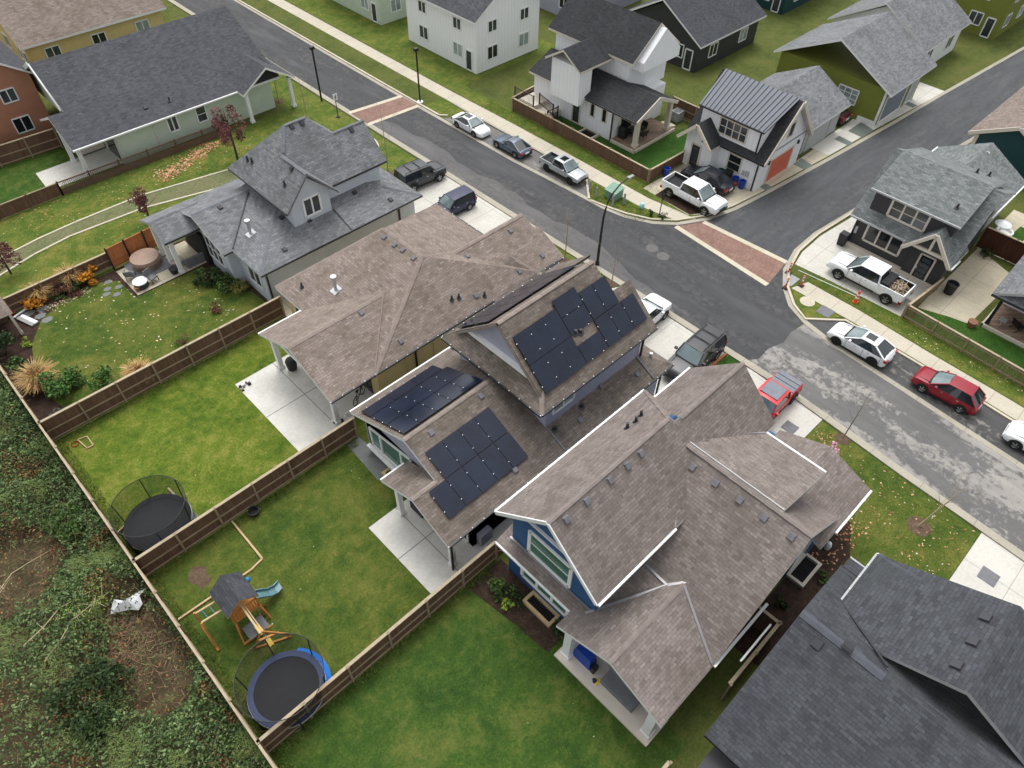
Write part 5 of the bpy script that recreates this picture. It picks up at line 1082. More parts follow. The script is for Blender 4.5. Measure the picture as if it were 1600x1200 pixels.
# ================================================================== street furniture and yard things
def simple(name, mat, mb, label, cat, group=None, smooth=False): return tag(mb.build(name, mat, smooth=smooth), label, cat, group)
m_plain('bin_black', c255(34, 35, 37), .55); m_plain('bin_blue', c255(28, 66, 158), .5); m_plain('bin_green', c255(30, 96, 70), .5); m_plain('orange_plastic', c255(220, 84, 52), .5); m_plain('utility_green', c255(116, 152, 132), .6, var=.1)
m_plain('post_grey', c255(150, 152, 150), .7); m_plain('sky_plastic', c255(168, 214, 224), .5); m_plain('terracotta', c255(130, 92, 70), .8); m_plain('white_plastic', c255(232, 234, 236), .4)
m_wood('cedar', c255(176, 112, 70), 0, .13, .12); m_plain('tan_vinyl', c255(150, 126, 110), .5, var=.08); m_wood('tub_side', c255(132, 112, 98), 2, .12); m_plain('cushion_grey', c255(112, 114, 118), .85); m_plain('cushion_tan', c255(172, 160, 146), .85)
m_plain('play_wood', c255(186, 128, 66), .8, var=.18); m_plain('beam_wood', c255(186, 162, 124), .8, var=.12); m_plain('slide_green', c255(92, 128, 134), .35); m_plain('yellow_plastic', c255(236, 200, 70), .45); m_plain('blue_plastic', c255(40, 118, 160), .5); m_plain('pad_blue', c255(48, 120, 214), .5); m_plain('pad_navy', c255(40, 52, 84), .6)
m_plain('mat_black', c255(32, 33, 36), .85, var=.1)
# street lamp: tapered mast with a curved outreach arm
T = thing('street_lamp', 'tall black street lamp with curved arm and pale head at the junction', 'street lamp', (35.1, 26.15, 0))
MB().tube([(35.1, 26.15, 0), (35.1, 26.15, 3), (35.12, 26.15, 4.2)], [.11, .09, .08], 10).tube([(35.1, 26.15, 0), (35.1, 26.15, .25)], .17, 10).build('mast', 'black_metal', T, smooth=50)
MB().tube([(35.12, 26.15, 4.2), (35.24, 26.15, 4.87), (35.45, 26.15, 5.45), (35.75, 26.15, 5.85), (36.5, 26.15, 6.3), (37.2, 26.15, 6.45), (37.5, 26.15, 6.45)], [.08, .075, .07, .06, .055, .05, .05], 8).build('arm', 'black_metal', T, smooth=50)
MB().hexa([(37.35, 26.02, 6.4), (38.0, 26.05, 6.4), (38.0, 26.25, 6.4), (37.35, 26.28, 6.4), (37.35, 26.02, 6.52), (37.95, 26.07, 6.48), (37.95, 26.23, 6.48), (37.35, 26.28, 6.52)]).build('lamp_head', 'post_grey', T)
def sign(x, y, h, label, w=.45, hh=.6, face='white_plastic', glyph=True, ry=0):
    T = thing('street_sign', label, 'sign', (x, y, 0)); MB().tube([(x, y, 0), (x, y, h)], .04, 8).tube([(x, y, 0), (x, y, .08)], .2, 8).build('sign_post', 'black_metal', T)
    p = MB().box(x-w/2, y-.07, h-hh, x+w/2, y-.045, h).build('sign_plate', face, T)
    if glyph:   # walking figure
        g = MB(); yy = y-.075; b = lambda a, c, e, f, t=.05: g.bar((x+a, yy, h-hh+c), (x+e, yy, h-hh+f), t, .012, up=(0, 1, 0))
        b(.0, .24, .02, .4, .07); b(0, .25, -.09, .08); b(.01, .25, .08, .08); b(.02, .39, -.09, .28, .035); b(.02, .39, .11, .3, .035); g.tube([(x+.03, yy-.005, h-hh+.48), (x+.03, yy+.005, h-hh+.48)], .05, 10); g.build('walking_figure', 'black_metal', p)
sign(33.5, 57.3, 2.3, 'white pedestrian crossing sign on a black post by the far brick crossing'); sign(43.48, 26.83, 2.1, 'small dark street sign seen edge on by the dark brown patch', .3, .6, 'black_metal', False)
T = thing('lamp_base', 'black lamp column on a white footing beside the far bay', 'street lamp', (40.99, 54.3, 0)); MB().tube([(40.99, 54.3, .1), (40.99, 54.3, 5)], .08, 8).build('mast', 'black_metal', T); MB().lathe([(.3, 0), (.3, .12), (.2, .14)], 40.99, 54.3, 12).build('footing', 'white_plastic', T); MB().box(40.8, 54.15, 5, 41.2, 54.45, 5.25).build('lamp_head', 'black_metal', T)
T = thing('lamp_base', 'black lamp column at the far left kerb past the crossing', 'street lamp', (34.1, 60.9, 0)); MB().tube([(34.1, 60.9, 0), (34.1, 60.9, 5)], .09, 8).build('mast', 'black_metal', T); MB().box(33.9, 60.75, 5, 34.3, 61.05, 5.25).build('lamp_head', 'black_metal', T)
# utility box and bollards
T = thing('utility_box', 'mint green metal utility transformer box on the worn grass', 'utility box', (42.75, 31.1, 0))
MB().hexa([(42.25, 30.6, 0), (43.3, 30.55, 0), (43.3, 31.65, 0), (42.25, 31.65, 0), (42.25, 30.6, .68), (43.3, 30.55, .86), (43.3, 31.65, .86), (42.25, 31.65, .68)]).build('cabinet', 'utility_green', T)
MB().hexa([(42.19, 30.53, .66), (43.34, 30.48, .86), (43.34, 31.72, .86), (42.19, 31.72, .66), (42.19, 30.53, .72), (43.34, 30.48, .93), (43.34, 31.72, .93), (42.19, 31.72, .72)]).build('lid', 'utility_green', T)
MB().box(42.22, 31.1, .06, 42.25, 31.15, .64).build('door_seam', 'vent_grey', T); MB().box(42.21, 30.9, .35, 42.26, 31.0, .45).build('handle', 'galvanized', T)
for (x, y), w in zip(((41.6, 32.0), (41.7, 30.3), (42.6, 29.85), (41.9, 33.0)), ('left of the green utility box by the kerb', 'in front of the green utility box', 'right of the green utility box', 'furthest left of the green utility box')):
    simple('bollard', 'post_grey', MB().tube([(x, y, 0), (x, y, .95)], .09, 10).sphere((x, y, .95), .09, 10, 6), 'grey steel bollard '+w, 'bollard', 'bollards round the utility box', 40)
simple('marker_dome', 'sky_plastic', MB().lathe([(.2, 0), (.22, .1), (.2, .35), (.1, .45)], 43.3, 28.5, 12), 'small pale blue plastic dome in the grass by the crossing', 'utility marker', smooth=40)
# bins
def bin_(x, y, mat, label, r=.28, h=.75, round_=True, cat='bin', lid=True):
    T = thing('bin', label, cat, (x, y, 0)); m = MB()
    if round_: m.lathe([(r*.8, .02), (r, h*.9), (r*1.06, h), (r*.92, h), (r*.85, h*.75)], x, y, 14)
    else: m.hexa([(x-.24, y-.26, .03), (x+.24, y-.26, .03), (x+.24, y+.26, .03), (x-.24, y+.26, .03), (x-.29, y-.32, h), (x+.29, y-.32, h), (x+.29, y+.32, h), (x-.29, y+.32, h)])
    m.build('barrel', mat, T, smooth=35)
    if lid and not round_: MB().hexa([(x-.31, y-.34, h), (x+.31, y-.34, h), (x+.31, y+.34, h), (x-.31, y+.34, h), (x-.27, y-.3, h+.08), (x+.27, y-.3, h+.1), (x+.27, y+.3, h+.1), (x-.27, y+.3, h+.08)]).build('lid', mat, T)
    elif round_: MB().tube([(x+r*1.05, y-.1, h*.8), (x+r*1.2, y, h*.8), (x+r*1.05, y+.1, h*.8)], .02, 5).build('handle', mat, T)
bin_(51.75, 25.25, 'bin_blue', 'round blue bin under the window, left one of the pair'); bin_(51.75, 24.55, 'bin_blue', 'round blue bin nearer the downspout, right one of the pair'); bin_(51.7, 26.05, 'bin_black', 'black wheeled bin beside the pair of blue bins', .3, .95, False)
bin_(51.75, 26.75, 'bin_green', 'small dark green bin beyond the black wheeled bin', .26, .8); bin_(48.4, 30.0, 'bin_blue', 'blue bin half hidden behind the white pickup at the fence corner', .3, .85)
bin_(51.0, 14.75, 'bin_black', 'black wheeled bin at the lane corner of the charcoal house', .3, 1.0, False); bin_(51.6, 6.4, 'bin_black', 'large black round bin beside the porch gable of the charcoal house', .42, .9)
# cones and delineators
for (x, y), w in zip(((43.2, 14.9), (44.3, 14.25), (44.9, 15.7)), ('nearest the round kerb corner', 'in the grass by the sidewalk end', 'closest to the brick crossing')):
    T = thing('traffic_delineator', 'orange and white delineator post '+w, 'delineator', (x, y, 0), group='delineators at the corner'); MB().tube([(x, y, .05), (x, y, .95)], .07, 8).build('tube', 'orange_plastic', T); MB().tube([(x, y, .5), (x, y, .62)], .075, 8).tube([(x, y, .75), (x, y, .87)], .075, 8).build('reflective_band', 'white_plastic', T); MB().box(x-.2, y-.2, 0, x+.2, y+.2, .06).build('base', 'black_plastic', T)
T = thing('traffic_cone', 'tall orange cone with pale bands in the grass beside the white work pickup', 'cone', (45.6, 10.6, 0)); MB().lathe([(.13, .05), (.09, .95), (.07, 1.05)], 45.6, 10.6, 12).build('cone', 'orange_plastic', T); MB().lathe([(.122, .4), (.117, .52)], 45.6, 10.6, 12).lathe([(.11, .68), (.105, .8)], 45.6, 10.6, 12).build('reflective_band', 'white_plastic', T); MB().box(45.42, 10.42, 0, 45.78, 10.78, .06).build('base', 'orange_plastic', T)
simple('paving_sheet', 'post_grey', MB().box(43.7, 14.7, 0, 44.9, 15.4, .03), 'grey board lying by the delineators at the corner', 'board')
simple('timber_edging', 'cedar', MB().bar((31.6, 13.95, .08), (34.3, 13.95, .08), .14, .15), 'cedar timber edging the small turf triangle between driveways', 'edging')
simple('grass_string', 'white_plastic', MB().bar((45.8, 10.7, .35), (45.3, 15.2, .35), .03, .03), 'pale string line stretched over the verge beside the white work pickup', 'string')
# hot tub yard
T = thing('hot_tub', 'oval hot tub under a tan cover on the terrace', 'hot tub', (10.55, 48.6, 0)); m = MB(); n = 26
ov = lambda r, z: [(10.55+1.02*r*math.cos(2*math.pi*j/n), 48.75+.98*r*math.sin(2*math.pi*j/n), z) for j in range(n)]
P = [ov(.96, .08), ov(.98, .62)]; m.idx(sum(P, []), [(j, (j+1) % n, n+(j+1) % n, n+j) for j in range(n)]); m.build('shell', 'tub_side', T, smooth=40)
m = MB(); P = [ov(1.03, .55), ov(1.05, .74), ov(1.0, .86), ov(.55, .93), ov(.06, .94)]; m.idx(sum(P, []), [(i*n+j, i*n+(j+1) % n, (i+1)*n+(j+1) % n, (i+1)*n+j) for i in range(4) for j in range(n)]+[tuple(range(4*n, 5*n))]); m.build('cover', 'tan_vinyl', T, smooth=40)
simple('deck_mat', 'cushion_grey', MB().box(9.2, 47.35, .06, 11.9, 49.9, .1), 'dark square mat under the hot tub', 'mat')
T = thing('privacy_screen', 'cedar privacy screen with black posts behind the hot tub', 'screen', (8.7, 50, 0))
a, b = Vector((8.55, 50.05, 0)), Vector((12.2, 50.35, 0)); MB().bar(a+Vector((0, 0, .95)), b+Vector((0, 0, .95)), .06, 1.7).build('board', 'cedar', T)
for t in (0, .38, .78): p = a.lerp(b, t)+Vector((0, -.08, 0)); MB().box(p.x-.05, p.y-.05, 0, p.x+.05, p.y+.05, 1.95).build('post', 'black_metal', T)
def chair(x, y, rz, label, mat='cushion_grey', z=.06):
    T = thing('patio_chair', label, 'chair', (x, y, z), rz, 'patio chairs', False); MB().box(-.3, -.3, .36, .3, .3, .44).build('seat', mat, T); MB().hexa([(-.3, .24, .42), (.3, .24, .42), (.3, .3, .42), (-.3, .3, .42), (-.3, .36, .9), (.3, .36, .9), (.3, .42, .9), (-.3, .42, .9)]).build('backrest', mat, T)
    for sx in (-1, 1):
        for sy in (-1, 1): MB().bar((sx*.27, sy*.27, 0), (sx*.27, sy*.27, .4), .04).build('leg', 'black_metal', T)
        MB().bar((sx*.32, -.28, .62), (sx*.32, .34, .62), .05, .03).build('armrest', 'black_metal', T)
chair(9.0, 48.1, 2.6, 'grey patio chair by the terrace edge left of the hot tub'); chair(10.0, 46.75, .3, 'grey patio chair in front of the hot tub')
T = thing('fire_table', 'round dark fire table with pale top at the terrace corner', 'table', (9.1, 46.6, 0)); MB().lathe([(.42, .06), (.5, .2), (.5, .52)], 9.15, 46.75, 18).build('drum', 'vent_dark', T, smooth=40); MB().lathe([(.52, .52), (.52, .58), (.1, .6)], 9.15, 46.75, 18).build('top', 'white_trim', T)
simple('flower_pot', 'terracotta', MB().lathe([(.14, .06), (.22, .4), (.18, .4)], 8.75, 46.5, 12), 'small terracotta pot at the terrace corner', 'pot')
T = thing('garden_sofa', 'grey outdoor sofa under the covered terrace', 'sofa', (13, 47, 0)); MB().box(12.5, 46.3, .1, 13.9, 47.0, .42).build('base', 'cushion_grey', T); MB().box(12.5, 46.3, .42, 13.9, 46.5, .8).build('backrest', 'cushion_grey', T)
T = thing('coffee_table', 'round tan coffee table under the covered terrace', 'table', (12.2, 47.4, 0)); MB().lathe([(.5, .38), (.5, .45), (.05, .46)], 12.2, 47.4, 16).build('top', 'cushion_tan', T); MB().tube([(12.2, 47.4, .06), (12.2, 47.4, .4)], .12, 8).build('pedestal', 'black_metal', T)
T = thing('planter', 'dark planter with purple foliage at the terrace post', 'planter', (11.55, 46.5, 0)); MB().lathe([(.22, .06), (.32, .5), (.26, .5)], 11.55, 46.55, 12).build('pot', 'bin_black', T)
for i, (x, y) in enumerate(((7.6, 48.9), (7.2, 48.2), (6.9, 47.7), (7.9, 47.9), (7.5, 47.2))): simple('stepping_stone', 'gravel', MB().prism([(x+(.3+.06*math.sin(i+t))*math.cos(t*1.05), y+.24*math.sin(t*1.05)) for t in range(6)], 0, .035), ('largest grey stepping stone near the privacy screen', 'grey stepping stone second from the fence', 'grey stepping stone furthest into the lawn', 'grey stepping stone beside the terrace edge', 'last grey stepping stone towards the lawn')[i], 'stepping stone', 'stepping stones in the lawn')
# small shelter at the left edge
T = thing('garden_shelter', 'small shingled garden shelter with cream posts at the left edge', 'shelter', (0, 49.4, 0))
roof(T, [[(-2.6, 47.6, 2.0), (1.35, 47.5, 2.0), (.5, 49.3, 2.8), (-2.6, 49.4, 2.8)], [(1.35, 47.5, 2.0), (1.35, 51.2, 2.0), (.5, 49.3, 2.8)], [(1.35, 51.2, 2.0), (-2.6, 51.2, 2.0), (-2.6, 49.4, 2.8), (.5, 49.3, 2.8)]], 'shingle_brown', 'cream_trim', .14)
post(T, 1.15, 47.7, 1.95, .16, 'cream_trim'); post(T, 1.15, 51, 1.95, .16, 'cream_trim'); post(T, -2.4, 47.7, 1.95, .16, 'cream_trim'); MB().box(-2.6, 49.6, 0, 1.0, 51.0, 1.2).build('back_wall', 'fence_brown', T)
T = thing('garden_bench', 'white slatted garden bench beside the small shelter', 'bench', (2.2, 50.9, 0)); MB().bar((1.6, 50.5, .42), (2.9, 50.75, .42), .4, .06).build('seat', 'cream_trim', T)
for x, y in ((1.75, 50.4), (1.7, 50.7), (2.8, 50.6), (2.75, 50.9)): MB().box(x-.04, y-.04, 0, x+.04, y+.04, .42).build('leg', 'cream_trim', T)
for i, (a, b) in enumerate((((1.5, 49.3), (2.0, 47.9)), ((1.75, 49.35), (2.25, 48.0)), ((1.3, 49.5), (2.3, 49.9)))):
    a, b = Vector((*a, .14)), Vector((*b, .1)); simple('white_board', ('post_grey', 'white_plastic', 'white_plastic')[i], MB().bar(a, b, .26 if i < 2 else .12, .09), ('grey kayak shaped board lying beside the shelter', 'long white board lying on the flagstones', 'short white plank by the shelter post')[i], 'board')
simple('red_bucket', 'lamp_red', MB().lathe([(.16, 0), (.22, .38), (.2, .38)], 1.3, 49.9, 12), 'bright red bucket under the shelter edge', 'bucket')
for i, (x, y) in enumerate(((2.7, 48.6), (2.2, 49.4), (3.1, 49.3), (2.9, 47.9))): simple('flagstone', 'gravel', MB().prism([(x+(.4+.07*math.sin(2*i+t))*math.cos(t*1.05), y+.3*math.sin(t*1.05)) for t in range(6)], 0, .03), ('pale flagstone in the middle of the shelter path', 'pale flagstone nearest the white bench', 'pale flagstone against the flower bed', 'pale flagstone at the lawn edge')[i], 'flagstone', 'flagstones by the shelter')
# bright lawn things
m = MB(); m.bar((.15, 36.3, .05), (.65, 36.2, .05), .06, .06).bar((.65, 36.2, .05), (.65, 35.3, .05), .06, .06).bar((.65, 35.3, .05), (.3, 35.3, .05), .06, .06).bar((.3, 35.3, .05), (.15, 36.3, .05), .06, .06); simple('sandbox', 'beam_wood', m, 'small empty timber frame in the corner of the bright lawn', 'sandbox')
simple('toy_hoop', 'lamp_red', MB().tube([(-.1+.2*math.cos(t*.5), 36.1+.2*math.sin(t*.5), .05) for t in range(14)], .025, 6), 'small red hoop beside the timber frame in the grass', 'hoop')
T = thing('barbecue', 'black covered barbecue beside the patio post', 'barbecue', (12.6, 32.6, 0)); MB().lathe([(.3, .1), (.34, .4), (.36, .75), (.28, .92), (.05, 1.0)], 12.55, 32.55, 12).build('cover', 'bin_black', T, smooth=45)
for a in (0, 2.1, 4.2): MB().bar((12.55+.3*math.cos(a), 32.55+.3*math.sin(a), .02), (12.55+.2*math.cos(a), 32.55+.2*math.sin(a), .3), .05).build('leg', 'black_metal', T)
random.seed(11)
def clutter(x, y, n, s, mats, label, name='patio_clutter'):
    T = thing(name, label, 'toys', (x, y, 0))
    for i in range(n):
        a = random.uniform(0, 6.3); r = random.uniform(0, s); px_, py_ = x+r*math.cos(a), y+r*math.sin(a); h = random.uniform(.1, .3); m = MB(); q = random.uniform(.06, .14)
        (m.lathe([(q, .02), (q*1.2, h*.6), (q*.7, h)], px_, py_, 9) if i % 2 else m.hexa([(px_-q, py_-q*.7, .02), (px_+q, py_-q*.7, .02), (px_+q, py_+q*.7, .02), (px_-q, py_+q*.7, .02), (px_-q*.7, py_-q*.5, h), (px_+q*.8, py_-q*.5, h), (px_+q*.8, py_+q*.5, h), (px_-q*.7, py_+q*.5, h)])).build('toy', mats[i % len(mats)], T, smooth=40)
clutter(9.45, 33.3, 7, .38, ['bin_black', 'post_grey'], 'cluster of dark pots at the far corner of the patio slab')
clutter(12.3, 26.95, 5, .5, ['white_plastic', 'bin_black', 'white_plastic'], 'black and white pet toys by the near patio post')
clutter(48.0, 46.2, 5, .5, ['orange_plastic', 'yellow_plastic', 'bin_green'], 'orange and green toys by the fence of the white porch house')
def bike(x, y, rz, label):
    T = thing('bicycle', label, 'bicycle', (x, y, .02), rz, None, False)
    for dx in (-.5, .5):
        w = MB().tube([(dx+.32*math.cos(t*.4), 0, .34+.32*math.sin(t*.4)) for t in range(17)], .03, 6).build('wheel', 'tyre', T)
        s = MB(); [s.bar((dx, 0, .34), (dx+.3*math.cos(t), 0, .34+.3*math.sin(t)), .008) for t in range(7)]; s.build('spokes', 'rim_alloy', w)
    MB().tube([(-.5, 0, .34), (-.15, 0, .8), (.38, 0, .85), (.5, 0, .34)], .025, 6).tube([(-.5, 0, .34), (0, 0, .32), (.38, 0, .8)], .025, 6).tube([(0, 0, .32), (-.17, 0, .88)], .02, 6).build('bike_frame', 'black_metal', T)
    MB().bar((-.28, 0, .92), (-.05, 0, .92), .12, .06).build('saddle', 'black_plastic', T); MB().tube([(.38, 0, .84), (.36, 0, 1.0)], .02, 6).bar((.36, -.28, 1.0), (.36, .28, 1.0), .03).build('handlebar', 'black_metal', T)
bike(14.2, 27.5, .5, 'black bicycle parked on the patio against the yellow wall')
m = MB()
for i in range(4): m.bar((15.1+i*.12, 26.9, .0), (15.25+i*.12, 26.45, 1.5), .04)
simple('garden_tools', 'beam_wood', m, 'bundle of garden tools leaning on the yellow wall', 'tools')
# play lawn: play set
T = thing('play_set', 'wooden play tower with slate blue roof, slide and swing beam', 'play set', (1.6, 19.8, 0))
x0, x1, ya, yb = 1.05, 2.35, 19.25, 20.55
for x in (x0, x1):
    for y in (ya, yb): MB().box(x-.05, y-.05, 0, x+.05, y+.05, 2.35).build('post', 'play_wood', T)
MB().box(x0, ya, 1.2, x1, yb, 1.27).build('deck', 'play_wood', T)
m = MB()
for x in [x0+.13*i for i in range(11)]: m.box(x-.045, ya-.03, 1.27, x+.045, ya, 1.95)
m.box(x0, ya-.05, 1.9, x1, ya, 2.0).box(x0, ya-.05, 1.25, x1, ya, 1.36); m.build('railing', 'play_wood', T)
MB().box(x0, yb, 1.27, x1, yb+.03, 1.95).box(x0-.03, ya, 1.27, x0, yb, 1.9).build('side_boards', 'play_wood', T)
roof(T, [[(.85, 18.98, 2.35), (1.68, 18.98, 3.05), (1.68, 20.72, 3.05), (.85, 20.72, 2.35)], [(2.5, 20.72, 2.35), (1.68, 20.72, 3.05), (1.68, 18.98, 3.05), (2.5, 18.98, 2.35)]], 'shingle_slate', 'play_wood', .05)
MB().box(1.15, 18.35, .45, 2.2, 19.15, .5).build('climbing_ramp', 'cushion_grey', T)
m = MB()
for a, b in (((x0, ya, 1.2), (.85, 18.6, 0)), ((x1, ya, 1.2), (2.5, 18.9, 0)), ((.85, 18.6, .05), (2.3, 18.3, .5)), ((x1, 19.3, 1.2), (2.62, 19.7, 0)), ((x0, ya, 1.15), (x1, ya, 1.15)), ((.85, 18.6, .08), (1.6, 18.5, .3))): m.bar(a, b, .08)
m.build('brace', 'play_wood', T)
MB().bar((1.68, 20.6, 2.25), (1.6, 17.4, 2.2), .09, .13).bar((1.8, 20.6, 2.25), (1.72, 17.4, 2.2), .04, .13).build('swing_beam', 'beam_wood', T)
m = MB()
for a, b in (((1.65, 17.45, 2.25), (2.75, 17.5, 0)), ((1.65, 17.45, 2.25), (1.1, 18.15, 0)), ((1.4, 17.8, 1.0), (2.3, 17.5, 1.0)), ((1.1, 18.1, .06), (2.7, 17.4, .06))): m.bar(a, b, .09)
m.build('swing_leg', 'play_wood', T)
MB().hexa([(1.6, 18.1, .7), (1.85, 18.1, .7), (1.85, 18.7, .7), (1.6, 18.7, .7), (1.6, 18.1, .76), (1.85, 18.1, .76), (1.85, 18.7, .76), (1.6, 18.7, .76)]).build('swing_seat', 'yellow_plastic', T); MB().box(1.6, 17.15, 1.0, 1.85, 17.6, 1.06).build('swing_seat', 'yellow_plastic', T)
m = MB()
for a in (1.62, 1.83):
    for b in (18.15, 18.65, 17.2, 17.55): m.bar((a, b, .75), (1.68, b, 2.2), .012)
m.build('swing_rope', 'white_plastic', T)
S = [Vector((2.35, 19.85, 1.2)), Vector((2.7, 19.8, .95)), Vector((3.1, 19.8, .5)), Vector((3.45, 19.85, .28)), Vector((3.75, 19.95, .25))]; m = MB(); w = Vector((.02, .24, 0)); e = Vector((0, 0, .14))
for p, q in zip(S, S[1:]): m.face([p-w, q-w, q+w, p+w]); m.face([p-w, p-w+e, q-w+e, q-w]); m.face([p+w, q+w, q+w+e, p+w+e]); m.bar(p-w+e, q-w+e, .05); m.bar(p+w+e, q+w+e, .05)
m.build('slide', 'slide_green', T)
MB().sphere((2.6, 20.6, 1.5), .16).build('steering_wheel', 'blue_plastic', T); MB().box(2.3, 20.7, 1.7, 2.5, 20.9, 1.95).build('telescope', 'yellow_plastic', T)
m = MB(); m.bar((-.1, 20.55, 1.85), (.95, 20.35, 2.0), .08).bar((-.1, 19.95, 1.85), (1.0, 19.75, 2.0), .08)
m.build('monkey_bar_rail', 'beam_wood', T); m = MB(); [m.bar((t, 20.5-.08*t, 1.88+.1*t), (t+.03, 19.92-.08*t, 1.88+.1*t), .025) for t in (.2, .55)]; m.build('monkey_bar_rung', 'blue_plastic', T)
MB().bar((-.12, 20.6, 1.9), (-.15, 20.3, 0), .09).bar((-.12, 19.9, 1.9), (-.2, 19.3, 0), .09).bar((-.15, 20.5, 1.0), (-.2, 19.2, .08), .12, .05).build('ladder_leg', 'play_wood', T)
m = MB(); m.bar((-.85, 21.95, .06), (3.15, 21.85, .06), .1, .1).bar((3.15, 21.85, .06), (3.9, 22.0, .06), .1, .1).bar((3.9, 22, .06), (3.9, 25.1, .06), .1, .1); simple('lawn_edging', 'beam_wood', m, 'timber edging laid in a corner round the play lawn', 'edging')
T = thing('garden_tub', 'black round tub standing in the play lawn near the fence', 'tub', (5.05, 24.7, 0)); MB().lathe([(.22, 0), (.3, .3), (.32, .36), (.26, .36), (.24, .12)], 5.05, 24.7, 16).build('tub', 'bin_black', T, smooth=40)
# trampolines
k = N('net_black'); tr = k.new('ShaderNodeBsdfTransparent'); ms = k.new('ShaderNodeMixShader'); ms.inputs[0].default_value = .4; k.out((.02, .02, .02), .9)
k.link(tr.outputs[0], ms.inputs[1]); k.link(k.b.outputs[0], ms.inputs[2]); k.link(ms.outputs[0], [n for n in k.n if n.type == 'OUTPUT_MATERIAL'][0].inputs[0])
def trampoline(x, y, r, label, pad, zt=2.35, rn=1.08):
    T = thing('trampoline', label, 'trampoline', (x, y, 0)); n = 32; C = lambda rr, z: [(x+rr*math.cos(2*math.pi*j/n), y+rr*math.sin(2*math.pi*j/n), z) for j in range(n)]
    MB().face(C(r*.86, .78)).build('jump_mat', 'mat_black', T)
    m = MB(); m.idx(C(r*.84, .8)+C(r, .8), [(j, (j+1) % n, n+(j+1) % n, n+j) for j in range(n)]); m.idx(C(r, .8)+C(r, .7), [(j, (j+1) % n, n+(j+1) % n, n+j) for j in range(n)]); m.build('spring_pad', pad, T)
    MB().tube(C(r, .72)+C(r, .72)[:1], .03, 6).build('frame_ring', 'galvanized', T)
    MB().tube(C(r*rn, zt)+C(r*rn, zt)[:1], .022, 6).build('top_ring', 'black_metal', T)
    m = MB(); m.idx(C(r, .8)+C(r*rn, zt), [(j, (j+1) % n, n+(j+1) % n, n+j) for j in range(n)]); m.build('safety_net', 'net_black', T)
    for j in range(6):
        a = 2*math.pi*j/6+.3; p = [(x+q*math.cos(a), y+q*math.sin(a), z) for q, z in ((r*1.02, 0), (r*1.03, 1), (r*rn, zt))]; MB().tube(p, .03, 6).build('net_pole', 'black_metal', T)
    for j in range(3):
        a = 2*math.pi*j/3; p = [(x+r*math.cos(a+d), y+r*math.sin(a+d), z) for d, z in ((-.25, .72), (-.22, .03), (.22, .03), (.25, .72))]; MB().tube(p, .028, 6).build('leg', 'galvanized', T)
    return T
TR = None; trampoline(.98, 27.3, 1.72, 'black netted trampoline in the corner of the bright lawn', 'mat_black'); trampoline(1.15, 15.1, 1.75, 'netted trampoline with navy pad and bright blue skirt below the play set', 'pad_navy', rn=1.1)
TR = [o for o in COL.objects if o.name.startswith('trampoline')][-1]
m = MB(); A = [(-.75+.1*i) for i in range(16)]; m.idx([(1.15+1.76*math.cos(a), 15.1+1.76*math.sin(a), .79) for a in A]+[(1.15+2.0*math.cos(a), 15.1+2.0*math.sin(a), .5) for a in A], [(i, i+1, 17+i, 16+i) for i in range(15)]); m.build('pad_skirt', 'pad_blue', TR)
m = MB(); m.bar((2.4, 29.4, .1), (2.55, 27.0, .1), .08, .2).bar((-.9, 28.6, .1), (.3, 29.0, .1), .08, .2); simple('timber_edging', 'beam_wood', m, 'timber boards round the black trampoline', 'edging')
sheet('gravel_strip', [(1.2, 25.4), (2.9, 25.4), (2.5, 29.3), (1.2, 29)], .008, 'gravel_green', 'grey matting under the black trampoline', 'gravel')
# solar house patio, blue house wells
T = thing('fire_pit', 'rusty round fire pit beside the rear wall of the solar house', 'fire pit', (13.0, 15.3, 0)); m = MB().lathe([(.3, .02), (.36, .35), (.3, .35), (.26, .1)], 13.3, 13.95, 16); m.build('bowl', 'terracotta', T); MB().lathe([(.2, .3), (.2, .36), (.02, .4)], 13.3, 13.95, 12).build('grate', 'black_metal', T)
simple('garden_hose', 'orange_plastic', MB().tube([(13.9+(.32+.02*t/6)*math.cos(t*.5), 13.1+(.32+.02*t/6)*math.sin(t*.5), .1+.012*t) for t in range(30)], .05, 6), 'coiled orange hose by the blue wall', 'hose')
T = thing('kettle_grill', 'dark covered grill under the patio roof of the solar house', 'grill', (11.6, 18.6, 0)); MB().box(11.5, 18.1, .1, 12.1, 19.1, .8).build('cart', 'bin_black', T); MB().tube([(11.8, 18.1, .85), (11.8, 19.1, .85)], .28, 10).build('hood', 'black_metal', T, smooth=40)
def well(x0, x1, y0, y1, label, mat='beam_wood'):
    T = thing('window_well', label, 'window well', (x0, y0, 0)); m = MB(); w = .16
    m.box(x0, y0, 0, x1, y0+w, .24).box(x0, y1-w, 0, x1, y1, .24).box(x0, y0+w, 0, x0+w, y1-w, .24).box(x1-w, y0+w, 0, x1, y1-w, .24); m.build('curb', mat, T)
    MB().box(x0+w, y0+w, .0, x1-w, y1-w, .03).build('pit', 'interior_dark', T); g = MB(); k = int((y1-y0)/.13) if x1-x0 < y1-y0 else int((x1-x0)/.13)
    for i in range(1, k): (g.box(x0+w, y0+(y1-y0)*i/k-.015, .15, x1-w, y0+(y1-y0)*i/k+.015, .19) if x1-x0 < y1-y0 else g.box(x0+(x1-x0)*i/k-.015, y0+w, .15, x0+(x1-x0)*i/k+.015, y1-w, .19))
    g.build('grille', 'black_metal', T)
